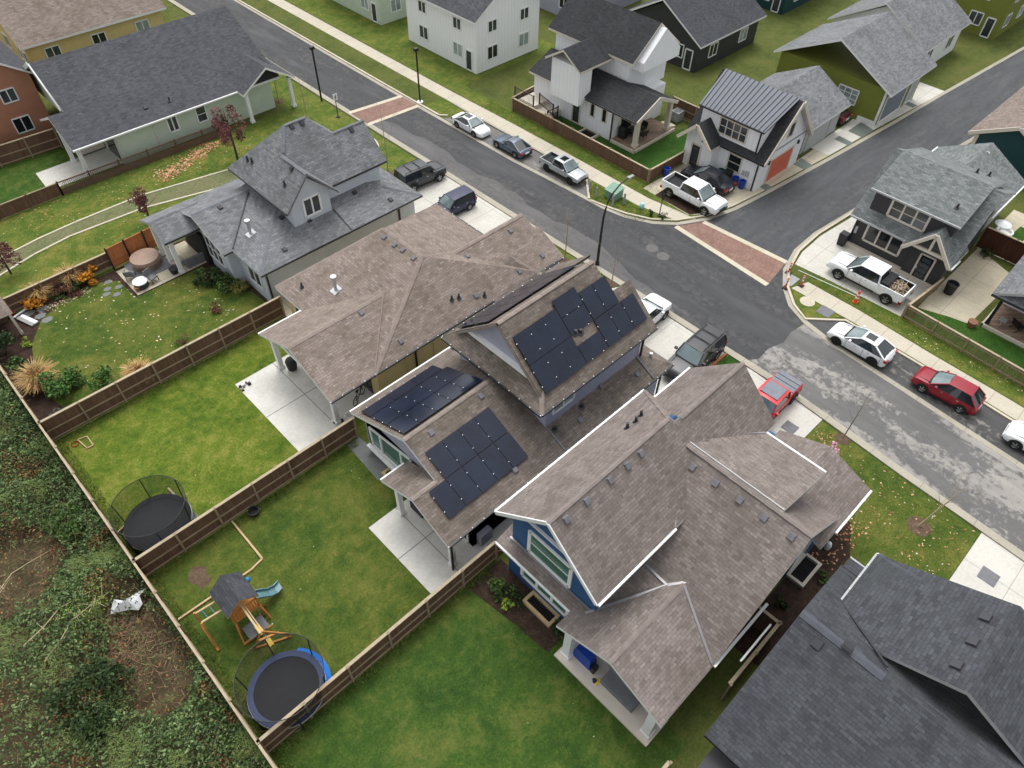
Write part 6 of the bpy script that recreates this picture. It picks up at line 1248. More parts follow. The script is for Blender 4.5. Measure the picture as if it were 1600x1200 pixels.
well(12.1, 12.92, 9.0, 10.9, 'timber edged window well with black grille behind the blue house'); well(23.1, 25.0, 1.4, 2.42, 'pale timber edged window well between the blue and slate houses', 'cream_trim'); well(11.7, 12.38, 20.4, 22.0, 'dark timber edged window well by the rear window of the solar house'); well(47.9, 49.2, 38.3, 40.0, 'concrete edged window well in the lawn of the white porch house', 'kerb_plain')
T = thing('covered_grill', 'grill under a royal blue cover on the rear patio of the blue house', 'grill', (12.2, 6.9, 0)); MB().hexa([(11.95, 6.2, .12), (12.5, 6.2, .12), (12.5, 7.3, .12), (11.95, 7.3, .12), (12.0, 6.3, 1.05), (12.4, 6.3, 1.05), (12.4, 7.2, 1.05), (12.0, 7.2, 1.05)]).build('cover', 'bin_blue', T); MB().box(11.95, 5.95, .12, 12.3, 6.15, .6).build('gas_bottle', 'bin_black', T)
T = thing('patio_sofa', 'grey cushioned sofa on the rear patio of the blue house', 'sofa', (12.2, 4.6, 0)); MB().box(11.9, 3.6, .12, 12.75, 5.5, .5).build('seat', 'cushion_grey', T); MB().box(12.55, 3.6, .5, 12.78, 5.5, .95).build('backrest', 'cushion_grey', T)
clutter(11.75, 5.6, 5, .25, ['yellow_plastic', 'pad_navy', 'white_plastic'], 'small colourful toys on the rear patio of the blue house')
simple('utility_pedestal', 'white_plastic', MB().lathe([(.16, 0), (.18, .3), (.12, .5), (.05, .55)], 26.2, 1.75, 10), 'white utility pedestal in the mulch beside the blue house', 'utility box')
# porch and street house things
T = thing('dining_table', 'dark dining table on the porch of the white porch house', 'table', (51.2, 36, 0)); MB().box(50.7, 35.5, .95, 52.2, 36.4, 1.02).build('tabletop', 'black_metal', T)
for x in (50.8, 52.1):
    for y in (35.6, 36.3): MB().box(x-.04, y-.04, .3, x+.04, y+.04, .95).build('leg', 'black_metal', T)
chair(50.6, 36.3, 1.4, 'black porch chair against the house wall', 'black_metal', .3); chair(51.4, 35.1, 3.2, 'black porch chair nearest the post', 'black_metal', .3); chair(52.3, 35.9, -1.6, 'black porch chair on the far side of the table', 'black_metal', .3)
T = thing('porch_grill', 'black grill standing on the porch', 'grill', (50.1, 36.4, 0)); MB().box(49.9, 36.1, .3, 50.4, 36.8, 1.1).build('cart', 'bin_black', T); MB().tube([(50.15, 36.1, 1.15), (50.15, 36.8, 1.15)], .25, 10).build('hood', 'black_metal', T)
T = thing('heat_pump', 'grey heat pump unit beside the white porch house', 'heat pump', (57, 35.3, 0)); MB().box(56.4, 34.9, .05, 57.4, 35.8, .95).build('cabinet', 'post_grey', T); MB().lathe([(.36, .95), (.36, 1.0), (.08, 1.02)], 56.9, 35.35, 16).build('fan_grille', 'vent_grey', T)
T = thing('deck_chair', 'dark folding chair on the timber deck', 'chair', (50.9, 1.4, .28), 1.0, None, False); MB().box(-.3, -.3, .38, .3, .3, .42).build('seat', 'black_plastic', T); MB().hexa([(-.3, .26, .4), (.3, .26, .4), (.3, .3, .4), (-.3, .3, .4), (-.3, .5, 1.0), (.3, .5, 1.0), (.3, .54, 1.0), (-.3, .54, 1.0)]).build('backrest', 'black_plastic', T)
for sx in (-.28, .28): MB().bar((sx, -.3, 0), (sx, .3, .4), .04).bar((sx, .3, 0), (sx, -.3, .4), .04).build('leg', 'black_metal', T)
T = thing('deck_table', 'small grey side table on the timber deck', 'table', (50.6, 2.3, 0)); MB().box(50.35, 2.1, .7, 50.85, 2.6, .75).build('tabletop', 'post_grey', T); MB().box(50.55, 2.3, .28, 50.65, 2.4, .7).build('leg', 'post_grey', T)
T = thing('smoker', 'black barrel grill on the timber deck', 'grill', (50.7, .1, 0)); MB().tube([(50.4, .1, .85), (51.1, .1, .85)], .3, 12).build('barrel', 'black_metal', T); MB().box(50.45, -.1, .28, 51.05, .3, .6).build('stand', 'bin_black', T)
T = thing('planter_box', 'small dark planter at the corner of the timber deck', 'planter', (49.6, 3.7, 0)); MB().lathe([(.25, 0), (.34, .45), (.28, .45)], 49.3, 3.75, 12).build('pot', 'terracotta', T)
T = thing('white_planter', 'large white bowl planter in the yard behind the charcoal house', 'planter', (62, 6.5, 0)); MB().lathe([(.35, 0), (.6, .5), (.64, .72), (.52, .72), (.45, .5)], 61.2, 6.4, 16).build('bowl', 'white_trim', T, smooth=40)
simple('parasol', 'white_plastic', MB().lathe([(.62, 1.5), (.4, 1.62), (.05, 1.75)], 60.6, 6.7, 14).tube([(60.6, 6.7, 0), (60.6, 6.7, 1.7)], .03, 6), 'small white parasol beside the charcoal house', 'parasol')
T = thing('storage_chest', 'grey lidded storage chest behind the brown fence', 'chest', (59.3, 4.6, 0)); MB().box(59.0, 3.6, .02, 60.0, 4.9, .7).build('chest', 'bin_black', T); MB().box(58.95, 3.55, .7, 60.05, 4.95, .8).build('lid', 'post_grey', T)
# rough ground beyond the fence
m = MB(); random.seed(3); c = Vector((-2.15, 24.0, .25))
ptsT = [(-1.0, .5), (-.55, .75), (-.2, .35), (.35, .25), (.75, .55), (1.05, .35), (.6, .02), (.5, -.45), (.15, -.6), (-.2, -.25), (-.6, .05), (-1.1, .2)]
vs = [(c.x+a*.85, c.y+b*.85, .55+.16*math.sin(3*a+b*5)+.1*(i % 2)) for i, (a, b) in enumerate(ptsT)]+[(c.x, c.y, .95), (c.x+.35, c.y+.1, .82), (c.x-.4, c.y+.25, .8)]
m.idx(vs, [(i, (i+1) % 12, 12 if 6 <= i <= 9 or i == 2 else (13 if 2 < i < 6 else 14)) for i in range(12)]+[(12, 13, 3), (12, 14, 10), (13, 6, 12), (14, 2, 12), (2, 3, 12)]); simple('torn_tarp', 'white_plastic', m, 'crumpled torn white tarpaulin on the brush beyond the fence', 'tarpaulin')
m_plain('cut_wood', c255(206, 150, 84), .8)
for i, (x, y) in enumerate(((-4.75, 23.55), (-4.95, 22.9))):
    T = thing('cut_log', ('sawn log end showing a pale ring, upper of two', 'short orange sawn log, lower of two')[i], 'log', (x, y, 0)); MB().tube([(x, y, .0), (x+.08, y, .28)], .15, 12).build('bark', 'terracotta' if i == 0 else 'cut_wood', T); MB().tube([(x+.08, y, .281), (x+.082, y, .288)], .12, 12).build('cut_face', 'cut_wood', T)
# ================================================================== houses past the upper edge of the streets shown
def plain_house(x0, x1, y0, y1, ax, h, rise, wm, rm, label, trim='white_trim'):
    T = thing('street_house', label, 'house', (x0, y0, 0)); o = .5
    walls(T, wm, (), [(x0, x1, y0, y1, 0, h-.1, h+rise*.86, ax, None)])
    roof(T, gable(x0-o, x1+o, y0-o, y1+o, h-.12, h+rise, ax), rm, trim)
    n = max(2, int((y1-y0)/4))
    for i in range(n):
        a = y0+(y1-y0)*(i+.5)/n; window(T, 'x', x0, a-.7, a+.7, 1.0, 2.3, -1, trim, ('glass_dark', 'glass_blind', 'glass_grey')[(i+int(x0)) % 3], 1)
        if h > 4.5: window(T, 'x', x0, a-.6, a+.6, 3.7, 4.8, -1, trim, 'glass_grey', 1)
    n = max(2, int((x1-x0)/4))
    for i in range(n):
        a = x0+(x1-x0)*(i+.5)/n; window(T, 'y', y0, a-.7, a+.7, 1.0, 2.3, -1, trim, ('glass_grey', 'glass_dark', 'glass_blind')[(i+int(y0)) % 3], 1)
        if h > 4.5: window(T, 'y', y0, a-.6, a+.6, 3.7, 4.8, -1, trim, 'glass_grey', 1)
    door(T, 'x', x0, y0+.6, y0+1.5, 2.1, -1, trim)
for a in ((4.2, 13.2, 72.0, 82, 'y', 5.6, 3.4, 'siding_salmon', 'shingle_slate', 'salmon brown two storey house beyond the privacy fence'),
          (-14, -2, 76, 88, 'x', 3.2, 3, 'board_white', 'shingle_grey', 'white bungalow furthest left beyond the privacy fence'),
          (16, 30, 84, 96, 'x', 3.2, 3.5, 'siding_yellow', 'shingle_brown', 'pale yellow house behind the mint green one'),
          (14, 30, 102, 114, 'x', 5.4, 3, 'siding_bluegrey', 'shingle_slate', 'blue grey house two rows behind the mint green one'),
          (49, 58, 55, 66, 'y', 5.5, 3, 'board_white', 'shingle_charcoal', 'white two storey house past the far lawn of the street'),
          (49, 58, 71, 82, 'y', 5.4, 3.2, 'siding_green', 'shingle_grey', 'green two storey house second past the far lawn'),
          (49, 58, 87, 98, 'y', 5.5, 3, 'siding_blue', 'shingle_brown', 'blue two storey house third past the far lawn'),
          (66, 77, 40, 50, 'x', 3.1, 3, 'siding_charcoal', 'shingle_slate', 'charcoal coach house behind the olive one'),
          (66, 77, 56, 67, 'y', 5.2, 3, 'siding_lilac', 'shingle_grey', 'lilac house in the second row by the lane'),
          (66, 77, 74, 86, 'y', 5.4, 3, 'siding_yellow', 'shingle_charcoal', 'yellow house in the second row past the lilac one'),
          (82, 92, 24, 34, 'x', 3.2, 3, 'board_white', 'shingle_grey', 'white garage house along the lane past the olive one'),
          (86, 97, 42, 53, 'x', 5.3, 3, 'siding_teal', 'shingle_brown', 'teal house in the third row'),
          (87, 98, 2.5, 12, 'x', 3.3, 3, 'siding_bluegrey', 'shingle_slate', 'grey house past the teal gable on the lane'),
          (98, 110, 22, 33, 'x', 5.2, 3, 'siding_olive', 'shingle_charcoal', 'olive house furthest along the lane'),
          (74, 86, -9, 1, 'x', 3.2, 3, 'board_white', 'shingle_green_grey', 'white house behind the teal gable')): plain_house(*a)

# ================================================================== plants
m_leaf('leaf_red', [c255(92, 50, 54), c255(112, 64, 66), c255(134, 90, 86), c255(98, 58, 54)]); m_leaf('leaf_dark', [c255(28, 44, 22), c255(44, 64, 30), c255(62, 80, 40)]); m_leaf('leaf_green', [c255(48, 72, 34), c255(66, 92, 42), c255(92, 112, 58)])
m_leaf('leaf_bramble', [c255(52, 74, 44), c255(72, 98, 56), c255(96, 120, 70), c255(120, 136, 88), c255(80, 94, 52)]); m_leaf('leaf_fern', [c255(78, 100, 50), c255(104, 122, 66), c255(124, 134, 80)]); m_leaf('leaf_rust', [c255(96, 76, 50), c255(124, 92, 58), c255(150, 104, 60)]); m_leaf('leaf_orange', [c255(180, 112, 34), c255(214, 152, 44), c255(156, 92, 40)]); m_leaf('leaf_lime', [c255(110, 140, 44), c255(140, 160, 60)]); m_leaf('leaf_grey', [c255(92, 98, 88), c255(118, 118, 108)])
m_leaf('leaf_pine', [c255(52, 86, 40), c255(76, 112, 52), c255(94, 126, 62)]); m_leaf('leaf_pink', [c255(214, 150, 176), c255(232, 190, 204)]); m_leaf('leaf_brown', [c255(96, 66, 50), c255(120, 86, 62), c255(84, 58, 48)]); m_leaf('straw', [c255(166, 136, 84), c255(194, 164, 108), c255(150, 110, 72)]); m_leaf('straw_pink', [c255(196, 164, 140), c255(208, 170, 96), c255(180, 140, 84)])
m_leaf('litter', [c255(150, 104, 70), c255(178, 136, 98), c255(196, 160, 120), c255(168, 92, 64)]); m_leaf('litter_pale', [c255(190, 166, 110), c255(206, 186, 140), c255(196, 196, 186), c255(178, 140, 70)]); m_leaf('blade', [c255(60, 88, 34), c255(84, 104, 44), c255(112, 118, 56)]); m_leaf('twig', [c255(112, 88, 66), c255(146, 118, 90), c255(90, 70, 54)])
m_plain('bark_pale', c255(150, 140, 124), .9); m_plain('bark_dark', c255(70, 58, 50), .9); m_plain('bark_tan', c255(188, 172, 140), .9)
def leafq(m, p, s, rnd):
    a = Vector((rnd.gauss(0, 1), rnd.gauss(0, 1), rnd.gauss(0, .6))).normalized(); b = a.cross(Vector((rnd.gauss(0, 1), rnd.gauss(0, 1), rnd.gauss(0, 1)))).normalized(); a *= s; b *= s*.62
    m.face([p-a, p-b*.9+a*.1, p+a, p+b*.9-a*.1])
def crown(m, c, r, n, s, rnd, hollow=.45, lumps=7):
    L = [(Vector(c)+Vector((rnd.uniform(-.6, .6)*r[0], rnd.uniform(-.6, .6)*r[1], rnd.uniform(-.65, .65)*r[2])), rnd.uniform(.3, .52)) for _ in range(lumps)]
    for _ in range(n):
        q, k = rnd.choice(L); d = Vector((rnd.gauss(0, 1), rnd.gauss(0, 1), rnd.gauss(0, 1))).normalized()*(rnd.uniform(hollow, 1)**.6)
        leafq(m, q+Vector((d.x*r[0]*k, d.y*r[1]*k, d.z*r[2]*k)), s*rnd.uniform(.6, 1.3), rnd)
def limbs(T, x, y, h, r, mat, rnd, n=8, spread=.35, start=.3, lean=(0, 0), name='trunk', up=.75):
    m = MB(); top = Vector((x+lean[0], y+lean[1], h)); pts = [Vector((x, y, 0)).lerp(top, t)+Vector((math.sin(t*5)*.03*h*.2, math.cos(t*4)*.02*h*.2, 0)) for t in (0, .25, .5, .75, 1)]; m.tube(pts, [r, r*.85, r*.65, r*.4, r*.12], 7)
    t_ = m.build(name, mat, T, smooth=60); b = MB()
    for i in range(n):
        t = start+(1-start)*(i+.3)/n*.9; p = Vector((x, y, 0)).lerp(top, t); a = i*2.4+rnd.uniform(-.4, .4); L = h*spread*(1.1-t*.6)*rnd.uniform(.7, 1.2); e = p+Vector((math.cos(a)*L, math.sin(a)*L, L*up*rnd.uniform(.8, 1.4))); k = p.lerp(e, .55)+Vector((0, 0, -.06*L)); b.tube([p, k, e], [r*.42*(1.1-t), r*.28*(1.1-t), r*.08], 5)
        for s in range(2): f = k.lerp(e, .3+.4*s); g = f+Vector((rnd.uniform(-.3, .3), rnd.uniform(-.3, .3), rnd.uniform(.1, .45)))*L; b.tube([f, g], [r*.2*(1.1-t), r*.05], 4)
    b.build('branch', mat, T)
    return T
def tree(label, x, y, h, cr, leaf, n, s, bark='bark_dark', seed=1, name='tree', clear=.35, lumps=7, zc=None):
    rnd = random.Random(seed); T = thing(name, label, 'tree', (x, y, 0)); limbs(T, x, y, h*.92, .05+h*.012, bark, rnd, 9, .3, clear)
    m = MB(); crown(m, (x, y, zc or h*.64), (cr, cr, h*.36), n, s, rnd, .4, lumps); m.build('crown', leaf, T); return T
tree('slender maple with red leaves beside the mint green house', 22.8, 57.1, 5.2, 1.3, 'leaf_red', 1500, .1, seed=4, name='maple_tree', lumps=9)
tree('small red leaved maple leaning over the far edging of the path', 13.2, 53.9, 3.4, 1.15, 'leaf_red', 1000, .09, seed=8, name='maple_tree', lumps=6)
tree('small red leaved maple at the left end of the path', 2.9, 54.6, 3.0, 1.1, 'leaf_red', 900, .09, seed=5, name='maple_tree', lumps=6)
def sapling(label, x, y, h, seed, bark='bark_pale', r=.045, n=8, lean=(0, 0), spread=.3, leaf=None):
    rnd = random.Random(seed); T = thing('bare_sapling', label, 'sapling', (x, y, 0), group='bare street saplings'); limbs(T, x, y, h, r, bark, rnd, n, spread, .3, lean, up=1.6)
    tag(T, label, 'sapling'); m = MB(); m.lathe([(.5, 0), (.4, .03), (.06, .06)], x, y, 12); m.build('mulch_mound', 'mulch_light', T)
    return T
sapling('bare sapling in the grass corner of the brown roofed house', 33.6, 28.1, 4.6, 2); sapling('bare sapling at the kerb behind the solar roof', 34.3, 24.0, 3.2, 3, spread=.4); sapling('tall bare sapling in the lawn of the grey house', 31.1, 46.5, 6.2, 6, n=10)
sapling('bare sapling at the kerb between red pickup and leaf strewn lawn', 33.6, 4.9, 4.4, 9, spread=.38); sapling('staked bare sapling in a mulch ring on the leaf strewn lawn', 31.1, -1.1, 4.2, 12, 'bark_tan', .06, 5, (.5, -.5)); sapling('thin sapling in the far lawn beyond the grey house', 30.9, 58.5, 4.5, 14); sapling('young sapling next to the yellow bush lawn', 31.0, 63.6, 4.2, 15)
def shrub(label, x, y, r, h, leaf, n, s, seed=0, name='shrub', cat='shrub', lumps=6, stems=True, flat=1):
    rnd = random.Random(seed+int(x*7+y*3)); T = thing(name, label, cat, (x, y, 0)); m = MB(); crown(m, (x, y, h*.52), (r, r, h*.5), n, s, rnd, .3, lumps); m.build('foliage', leaf, T); b = MB()
    for i in range(5): a = i*1.3; b.tube([(x, y, 0), (x+r*.45*math.cos(a), y+r*.45*math.sin(a), h*.6)], [.03, .012], 4)
    b.build('stem', 'bark_dark', T); return T
def plume(label, x, y, r, h, leaf, n, seed, name='ornamental_grass', w=.012):
    """fountain of fine blades with feathery seed heads"""
    rnd = random.Random(seed); T = thing(name, label, 'grass clump', (x, y, 0)); m = MB(); f = MB()
    for i in range(int(n*1.7)):
        a = rnd.uniform(0, 6.28); L = rnd.uniform(.5, 1.05); t = rnd.random()**.7; d = Vector((math.cos(a), math.sin(a), 0)); p = Vector((x, y, 0))+d*rnd.uniform(0, r*.25); q = p+d*r*.45*t+Vector((0, 0, h*.75*L)); e = q+d*r*.55*t+Vector((0, 0, h*.3*L*rnd.uniform(-.5, 1)*(1.1-t))); s = Vector((-d.y, d.x, 0))*w
        m.face([p-s, p+s, q+s*.9, q-s*.9]); m.face([q-s*.9, q+s*.9, e+s*.5, e-s*.5])
        if i % 3 == 0:
            for j in range(3): leafq(f, q.lerp(e, .4+.3*j)+Vector((rnd.gauss(0, .03), rnd.gauss(0, .03), .03)), .035, rnd)
    m.build('blades', leaf, T); f.build('seed_heads', 'straw_pink', T); return T
plume('straw coloured grass clump leaning over the fence of the bright lawn', 5.1, 38.2, 1.05, 1.5, 'straw_pink', 420, 1); plume('tall straw grass clump in the left corner of the hot tub yard', .3, 42.0, 1.4, 1.7, 'straw', 420, 2); plume('straw grass in the bed by the white bench', 3.5, 50.3, 1.0, 1.4, 'straw', 260, 3); plume('straw grass in the bed near the yellow bush', 5.7, 50.5, 1.0, 1.5, 'straw', 240, 4)
plume('green grassy clump by the grey house wall', 14.0, 41.6, .7, .7, 'blade', 160, 5)
shrub('golden yellow bush at the end of the flower bed', 6.7, 49.8, .95, 1.1, 'leaf_orange', 800, .09, 1); shrub('rust orange bush beside the white bench', 2.9, 49.9, .95, .9, 'leaf_orange', 560, .08, 2); shrub('brown seedhead bush in the middle of the flower bed', 4.7, 49.8, .95, 1.0, 'leaf_brown', 800, .07, 3); shrub('low dark red heather at the front of the bed', 5.3, 49.0, .6, .45, 'leaf_red', 380, .06, 4); shrub('small green shrub in the flower bed', 5.6, 49.6, .65, .6, 'leaf_green', 380, .07, 5); shrub('low green shrub beside the red heather', 4.4, 49.4, .45, .4, 'leaf_green', 160, .06, 6)
shrub('spreading bright conifer in the corner of the hot tub yard', 1.2, 40.3, 1.45, 1.6, 'leaf_pine', 1700, .1, 7, lumps=9); shrub('feathery green shrub by the fence beside the straw clump', 3.2, 39.4, 1.1, 1.1, 'leaf_pine', 800, .09, 8); shrub('grey lavender mound by the fence', 2.6, 38.3, .8, .7, 'leaf_grey', 420, .06, 9); shrub('dark grey mound in the fence corner', .3, 38.6, .7, .7, 'leaf_grey', 300, .06, 10); shrub('dark yew beside the garden shelter', -.4, 46.2, 1.1, 1.9, 'leaf_dark', 900, .1, 11, lumps=8); shrub('small yellow green bush under the shelter post', 1.0, 46.4, .45, .5, 'leaf_lime', 160, .07, 12)
shrub('olive bush on the rear fence line beside the yew', -.3, 44.2, .8, 1.3, 'leaf_green', 420, .09, 13); shrub('dark green shrub at the rear corner of the grey house', 12.9, 43.6, 1.25, 1.5, 'leaf_dark', 900, .1, 14); shrub('rusty shrub beside the terrace of the grey house', 13.4, 44.4, .6, .7, 'leaf_brown', 260, .08, 15); shrub('green shrub under the rear window of the grey house', 13.5, 42.2, 1.0, 1.1, 'leaf_green', 620, .09, 16); shrub('brown dormant shrub in the dark lawn', 11.6, 40.9, .7, .5, 'leaf_brown', 240, .07, 17); shrub('small brown shrub on the lawn by the fence', 8.6, 39.6, .6, .35, 'leaf_brown', 160, .06, 18); shrub('yellow green shrub along the top of the fence', 10.2, 38.0, .5, .6, 'leaf_lime', 130, .07, 19); shrub('low green shrub along the top of the fence', 9.3, 37.9, .5, .6, 'leaf_green', 150, .07, 20); shrub('dark green shrub by the fence near the straw clump', 7.6, 37.9, .5, .6, 'leaf_dark', 150, .07, 21)
shrub('orange shrub between the grey and the brown roofed house', 14.2, 37.9, .55, .8, 'leaf_orange', 220, .08, 31); shrub('golden bush beside the mint green house', 26.6, 64.6, .9, 1.2, 'leaf_orange', 420, .1, 22); shrub('lime bush at the kerb behind the solar roof', 34.0, 25.0, .5, .6, 'leaf_lime', 200, .07, 23); shrub('leafy green plant in the bed behind the blue house', 11.8, 12.1, .75, .8, 'leaf_green', 420, .09, 24); shrub('small lime plant in the bed behind the blue house', 11.3, 11.2, .4, .5, 'leaf_lime', 140, .07, 25); shrub('dark shrub under the blue window', 12.3, 8.4, .6, .7, 'leaf_dark', 260, .08, 26); shrub('dark green shrub by the timber window well', 11.9, 11.0-.0, .5, .6, 'leaf_dark', 200, .07, 27)
shrub('pink flowering shrub in front of the blue house', 32.0, 5.0, .55, .8, 'leaf_pink', 260, .09, 28); shrub('green shrub in the mulch beside the slate roof', 24.4, .9, .45, .6, 'leaf_green', 220, .07, 29); shrub('low green plant in the mulch near the window well', 21.6, 1.7, .5, .4, 'leaf_dark', 200, .07, 30); shrub('leafy clump in the grass by the utility box', 43.0, 27.3, .35, .5, 'leaf_dark', 160, .06, 32); shrub('second leafy clump near the dark street sign', 43.35, 26.4, .35, .5, 'leaf_dark', 160, .06, 33)
shrub('dark hedge plant at the corner of the charcoal house', 58.0, 6.3, .6, 1.0, 'leaf_dark', 220, .08, 34)
shrub('orange leaved bush standing in the brambles at the left edge', -5.4, 34.6, 1.0, 2.0, 'leaf_orange', 700, .08, 41); shrub('rounded dark green bush among the brambles below the bare stems', -5.2, 20.6, 1.9, 2.1, 'leaf_dark', 2600, .1, 42, lumps=12); shrub('tall light green bush against the rear fence near the trampoline', -2.4, 30.4, 1.3, 1.7, 'leaf_green', 1500, .09, 43, lumps=9)
# ------------------------------------------------------------------ uncountable cover: brambles, litter, grass tufts
from mathutils import noise as mn
def fb(x, y, s, o=0): return mn.fractal(Vector((x*s+o, y*s-o, o)), 1.0, 2.0, 4)
rnd = random.Random(21); m = MB()
def bare(x, y):
    return min(((x+5.6)/2.3)**2+((y-29.8)/2.3)**2, ((x+2.8)/1.5)**2+((y-20.8)/2.9)**2)+.55*fb(x, y, .45, 3)
cnt = 0
while cnt < 110000:
    x = -1.05-abs(rnd.gauss(0, 1))*5.0; y = rnd.uniform(3, 47); b = bare(x, y)
    if (x+2.15)**2+(y-24)**2 < 1.5 and rnd.random() > .12: continue
    if b < 1 and rnd.random() > .04+.3*max(0, b)**2: continue
    n1 = fb(x, y, .28, 7); n2 = fb(x, y, .5, 11); h = max(.08, .9+1.25*n1+min(.5, (b-1)*.3))
    if x > -1.5: h = min(h, 1.35)
    z = h*(1-rnd.random()**2*.6)
    if n2 > .28: mi, s, tw = 1, rnd.uniform(.05, .12), 1
    elif n2 < -.3 or b < .9: mi, s, tw = (2 if rnd.random() < .45 else 0), rnd.uniform(.04, .09), 0
    else: mi, s, tw = 0, rnd.uniform(.04, .11), 0
    p = Vector((x, y, z))
    if tw:   # long grassy blades
        a = rnd.uniform(0, 6.28); d = Vector((math.cos(a), math.sin(a), rnd.uniform(.2, 1.2)))*s*2; q = Vector((-math.sin(a), math.cos(a), 0))*.014; m.face([p-q, p+q, p+d+q*.3, p+d-q*.3], mi)
    else:
        k0 = len(m.mi); leafq(m, p, s, rnd); m.mi[k0] = mi
    cnt += 1
o = m.build('bramble_thicket', ['leaf_bramble', 'leaf_fern', 'leaf_rust']); tag(o, 'dense bramble thicket with fern and grass covering the slope beyond the rear fence', 'undergrowth', kind='stuff')
m = MB()
for i in range(1700):
    a = rnd.uniform(0, 6.28); t = rnd.random()**.5; c = ((-5.4, 29.8, 3.0, 2.8), (-3.0, 20.6, 2.2, 3.6), (-3.2, 23.0, 1.5, 1.5), (-2.8, 22.0, 1.8, 2.6))[i % 4]; x, y = c[0]+c[2]*t*math.cos(a), c[1]+c[3]*t*math.sin(a)
    if x > -1.15: continue
    d = Vector((math.cos(a*7), math.sin(a*7), rnd.uniform(-.15, .35)))*rnd.uniform(.08, .4)**1.3; s = Vector((-d.y, d.x, 0)).normalized()*rnd.choice((.006, .008, .016)); p = Vector((x, y, rnd.uniform(.03, .25))); m.face([p-d-s, p+d-s*.4, p+d+s*.4, p-d+s])
o = m.build('dry_stalks', 'twig'); tag(o, 'dry brown stalks and twigs lying on the bare patches beyond the fence', 'dead stalks', kind='stuff')
m = MB()
for i in range(420):
    x = -1.3-abs(rnd.gauss(0, 1))*4.5; y = rnd.uniform(5, 45)
    if bare(x, y) < .6: continue
    a = rnd.uniform(0, 6.28); L = rnd.uniform(.5, 1.4); d = Vector((math.cos(a), math.sin(a), 0)); p = Vector((x, y, .5)); m.tube([p, p+d*L*.4+Vector((0, 0, .75)), p+d*L+Vector((0, 0, .45))], [.012, .009, .004], 3, cap=False)
o = m.build('bramble_canes', 'twig'); tag(o, 'brown arching bramble canes standing out of the thicket', 'undergrowth', kind='stuff')
for i, (x, y, a, L) in enumerate(((-6.2, 23.6, .5, 4.2), (-6.6, 25.0, .15, 4.0), (-7.4, 28.2, .35, 4.0))):
    T = thing('bare_branch', ('bare pale branch with orange twigs lowest over the brambles', 'bare branch reaching over the brambles in the middle', 'long pale leafless stem highest in the brambles')[i], 'branch', (x, y, 0)); rb = random.Random(i); d = Vector((math.cos(a), math.sin(a)*.6, .05)); p = Vector((x, y, 1.2)); m = MB(); sd_ = Vector((-d.y, d.x, 0)); m.tube([p, p+d*L*.25+sd_*.12, p+d*L*.5+Vector((0, 0, .18))+sd_*.3, p+d*L*.75+sd_*.22, p+d*L-sd_*.1], [.026, .022, .017, .012, .005], 5)
    for j in range(10 if i < 2 else 2): q = p+d*L*(.25+.07*j); m.tube([q, q+Vector((rb.uniform(-.2, .7), rb.uniform(-.7, .6), rb.uniform(-.1, .4)))], [.016, .006], 4)
    m.build('stem', 'bark_tan', T); l = MB()
    if i < 2:
        for j in range(150): leafq(l, p+d*L*rb.uniform(.35, 1)+Vector((rb.gauss(0, .22), rb.gauss(0, .25), rb.uniform(-.1, .3))), .05, rb)
        l.build('twig_leaves', 'leaf_lime', T)
m = MB()
def scatter(n, f, s0, s1, z=.02, tilt=.25):
    for _ in range(n):
        x, y = f(); s = rnd.uniform(s0, s1); a = rnd.uniform(0, 6.28); u = Vector((math.cos(a), math.sin(a), rnd.uniform(-tilt, tilt)))*s; v = Vector((-math.sin(a), math.cos(a), rnd.uniform(-tilt, tilt)))*s*.7; p = Vector((x, y, z+s*.2)); m.face([p-u, p-v, p+u, p+v])
scatter(420, lambda: (lambda t: (16.5+6.5*t+rnd.gauss(0, .5), 58.8+2.1*t+rnd.gauss(0, .45)))(rnd.random()), .07, .15)
scatter(150, lambda: (rnd.uniform(6, 26), rnd.uniform(57.5, 61.5)), .05, .1); scatter(190, lambda: (rnd.uniform(27, 33.6), rnd.uniform(-3.4, 6.3)), .035, .09); scatter(60, lambda: (32+rnd.gauss(0, .8), 5.5+rnd.gauss(0, .6)), .05, .1); scatter(70, lambda: (rnd.uniform(25, 29), rnd.uniform(.8, 2.2)), .05, .09)
o = m.build('fallen_leaves', 'litter'); tag(o, 'fallen brown and rust leaves scattered over the lawns', 'fallen leaves', kind='stuff')
m = MB(); scatter(150, lambda: (rnd.uniform(1.5, 13), rnd.uniform(38.5, 49)), .04, .1); scatter(130, lambda: (rnd.uniform(-8, 22), rnd.uniform(51, 61)), .035, .07); scatter(40, lambda: (rnd.uniform(0, 12), rnd.uniform(3, 36)), .025, .05); scatter(130, lambda: (3.2+3.2*rnd.random()+rnd.gauss(0, .2), 49.0+rnd.gauss(0, .25)), .04, .08); scatter(40, lambda: (rnd.uniform(44.9, 46.2), rnd.uniform(-3, 9)), .04, .07); scatter(60, lambda: (rnd.uniform(27.5, 33.4), rnd.uniform(-3.4, 6.3)), .04, .07)
o = m.build('fallen_leaves', 'litter_pale'); tag(o, 'pale yellow fallen leaves dotting the darker lawns', 'fallen leaves', kind='stuff')
m_leaf('blade_mix', [c255(52, 80, 30), c255(76, 102, 38), c255(102, 120, 50), c255(128, 130, 68), c255(64, 92, 36)], .8)
m = MB()
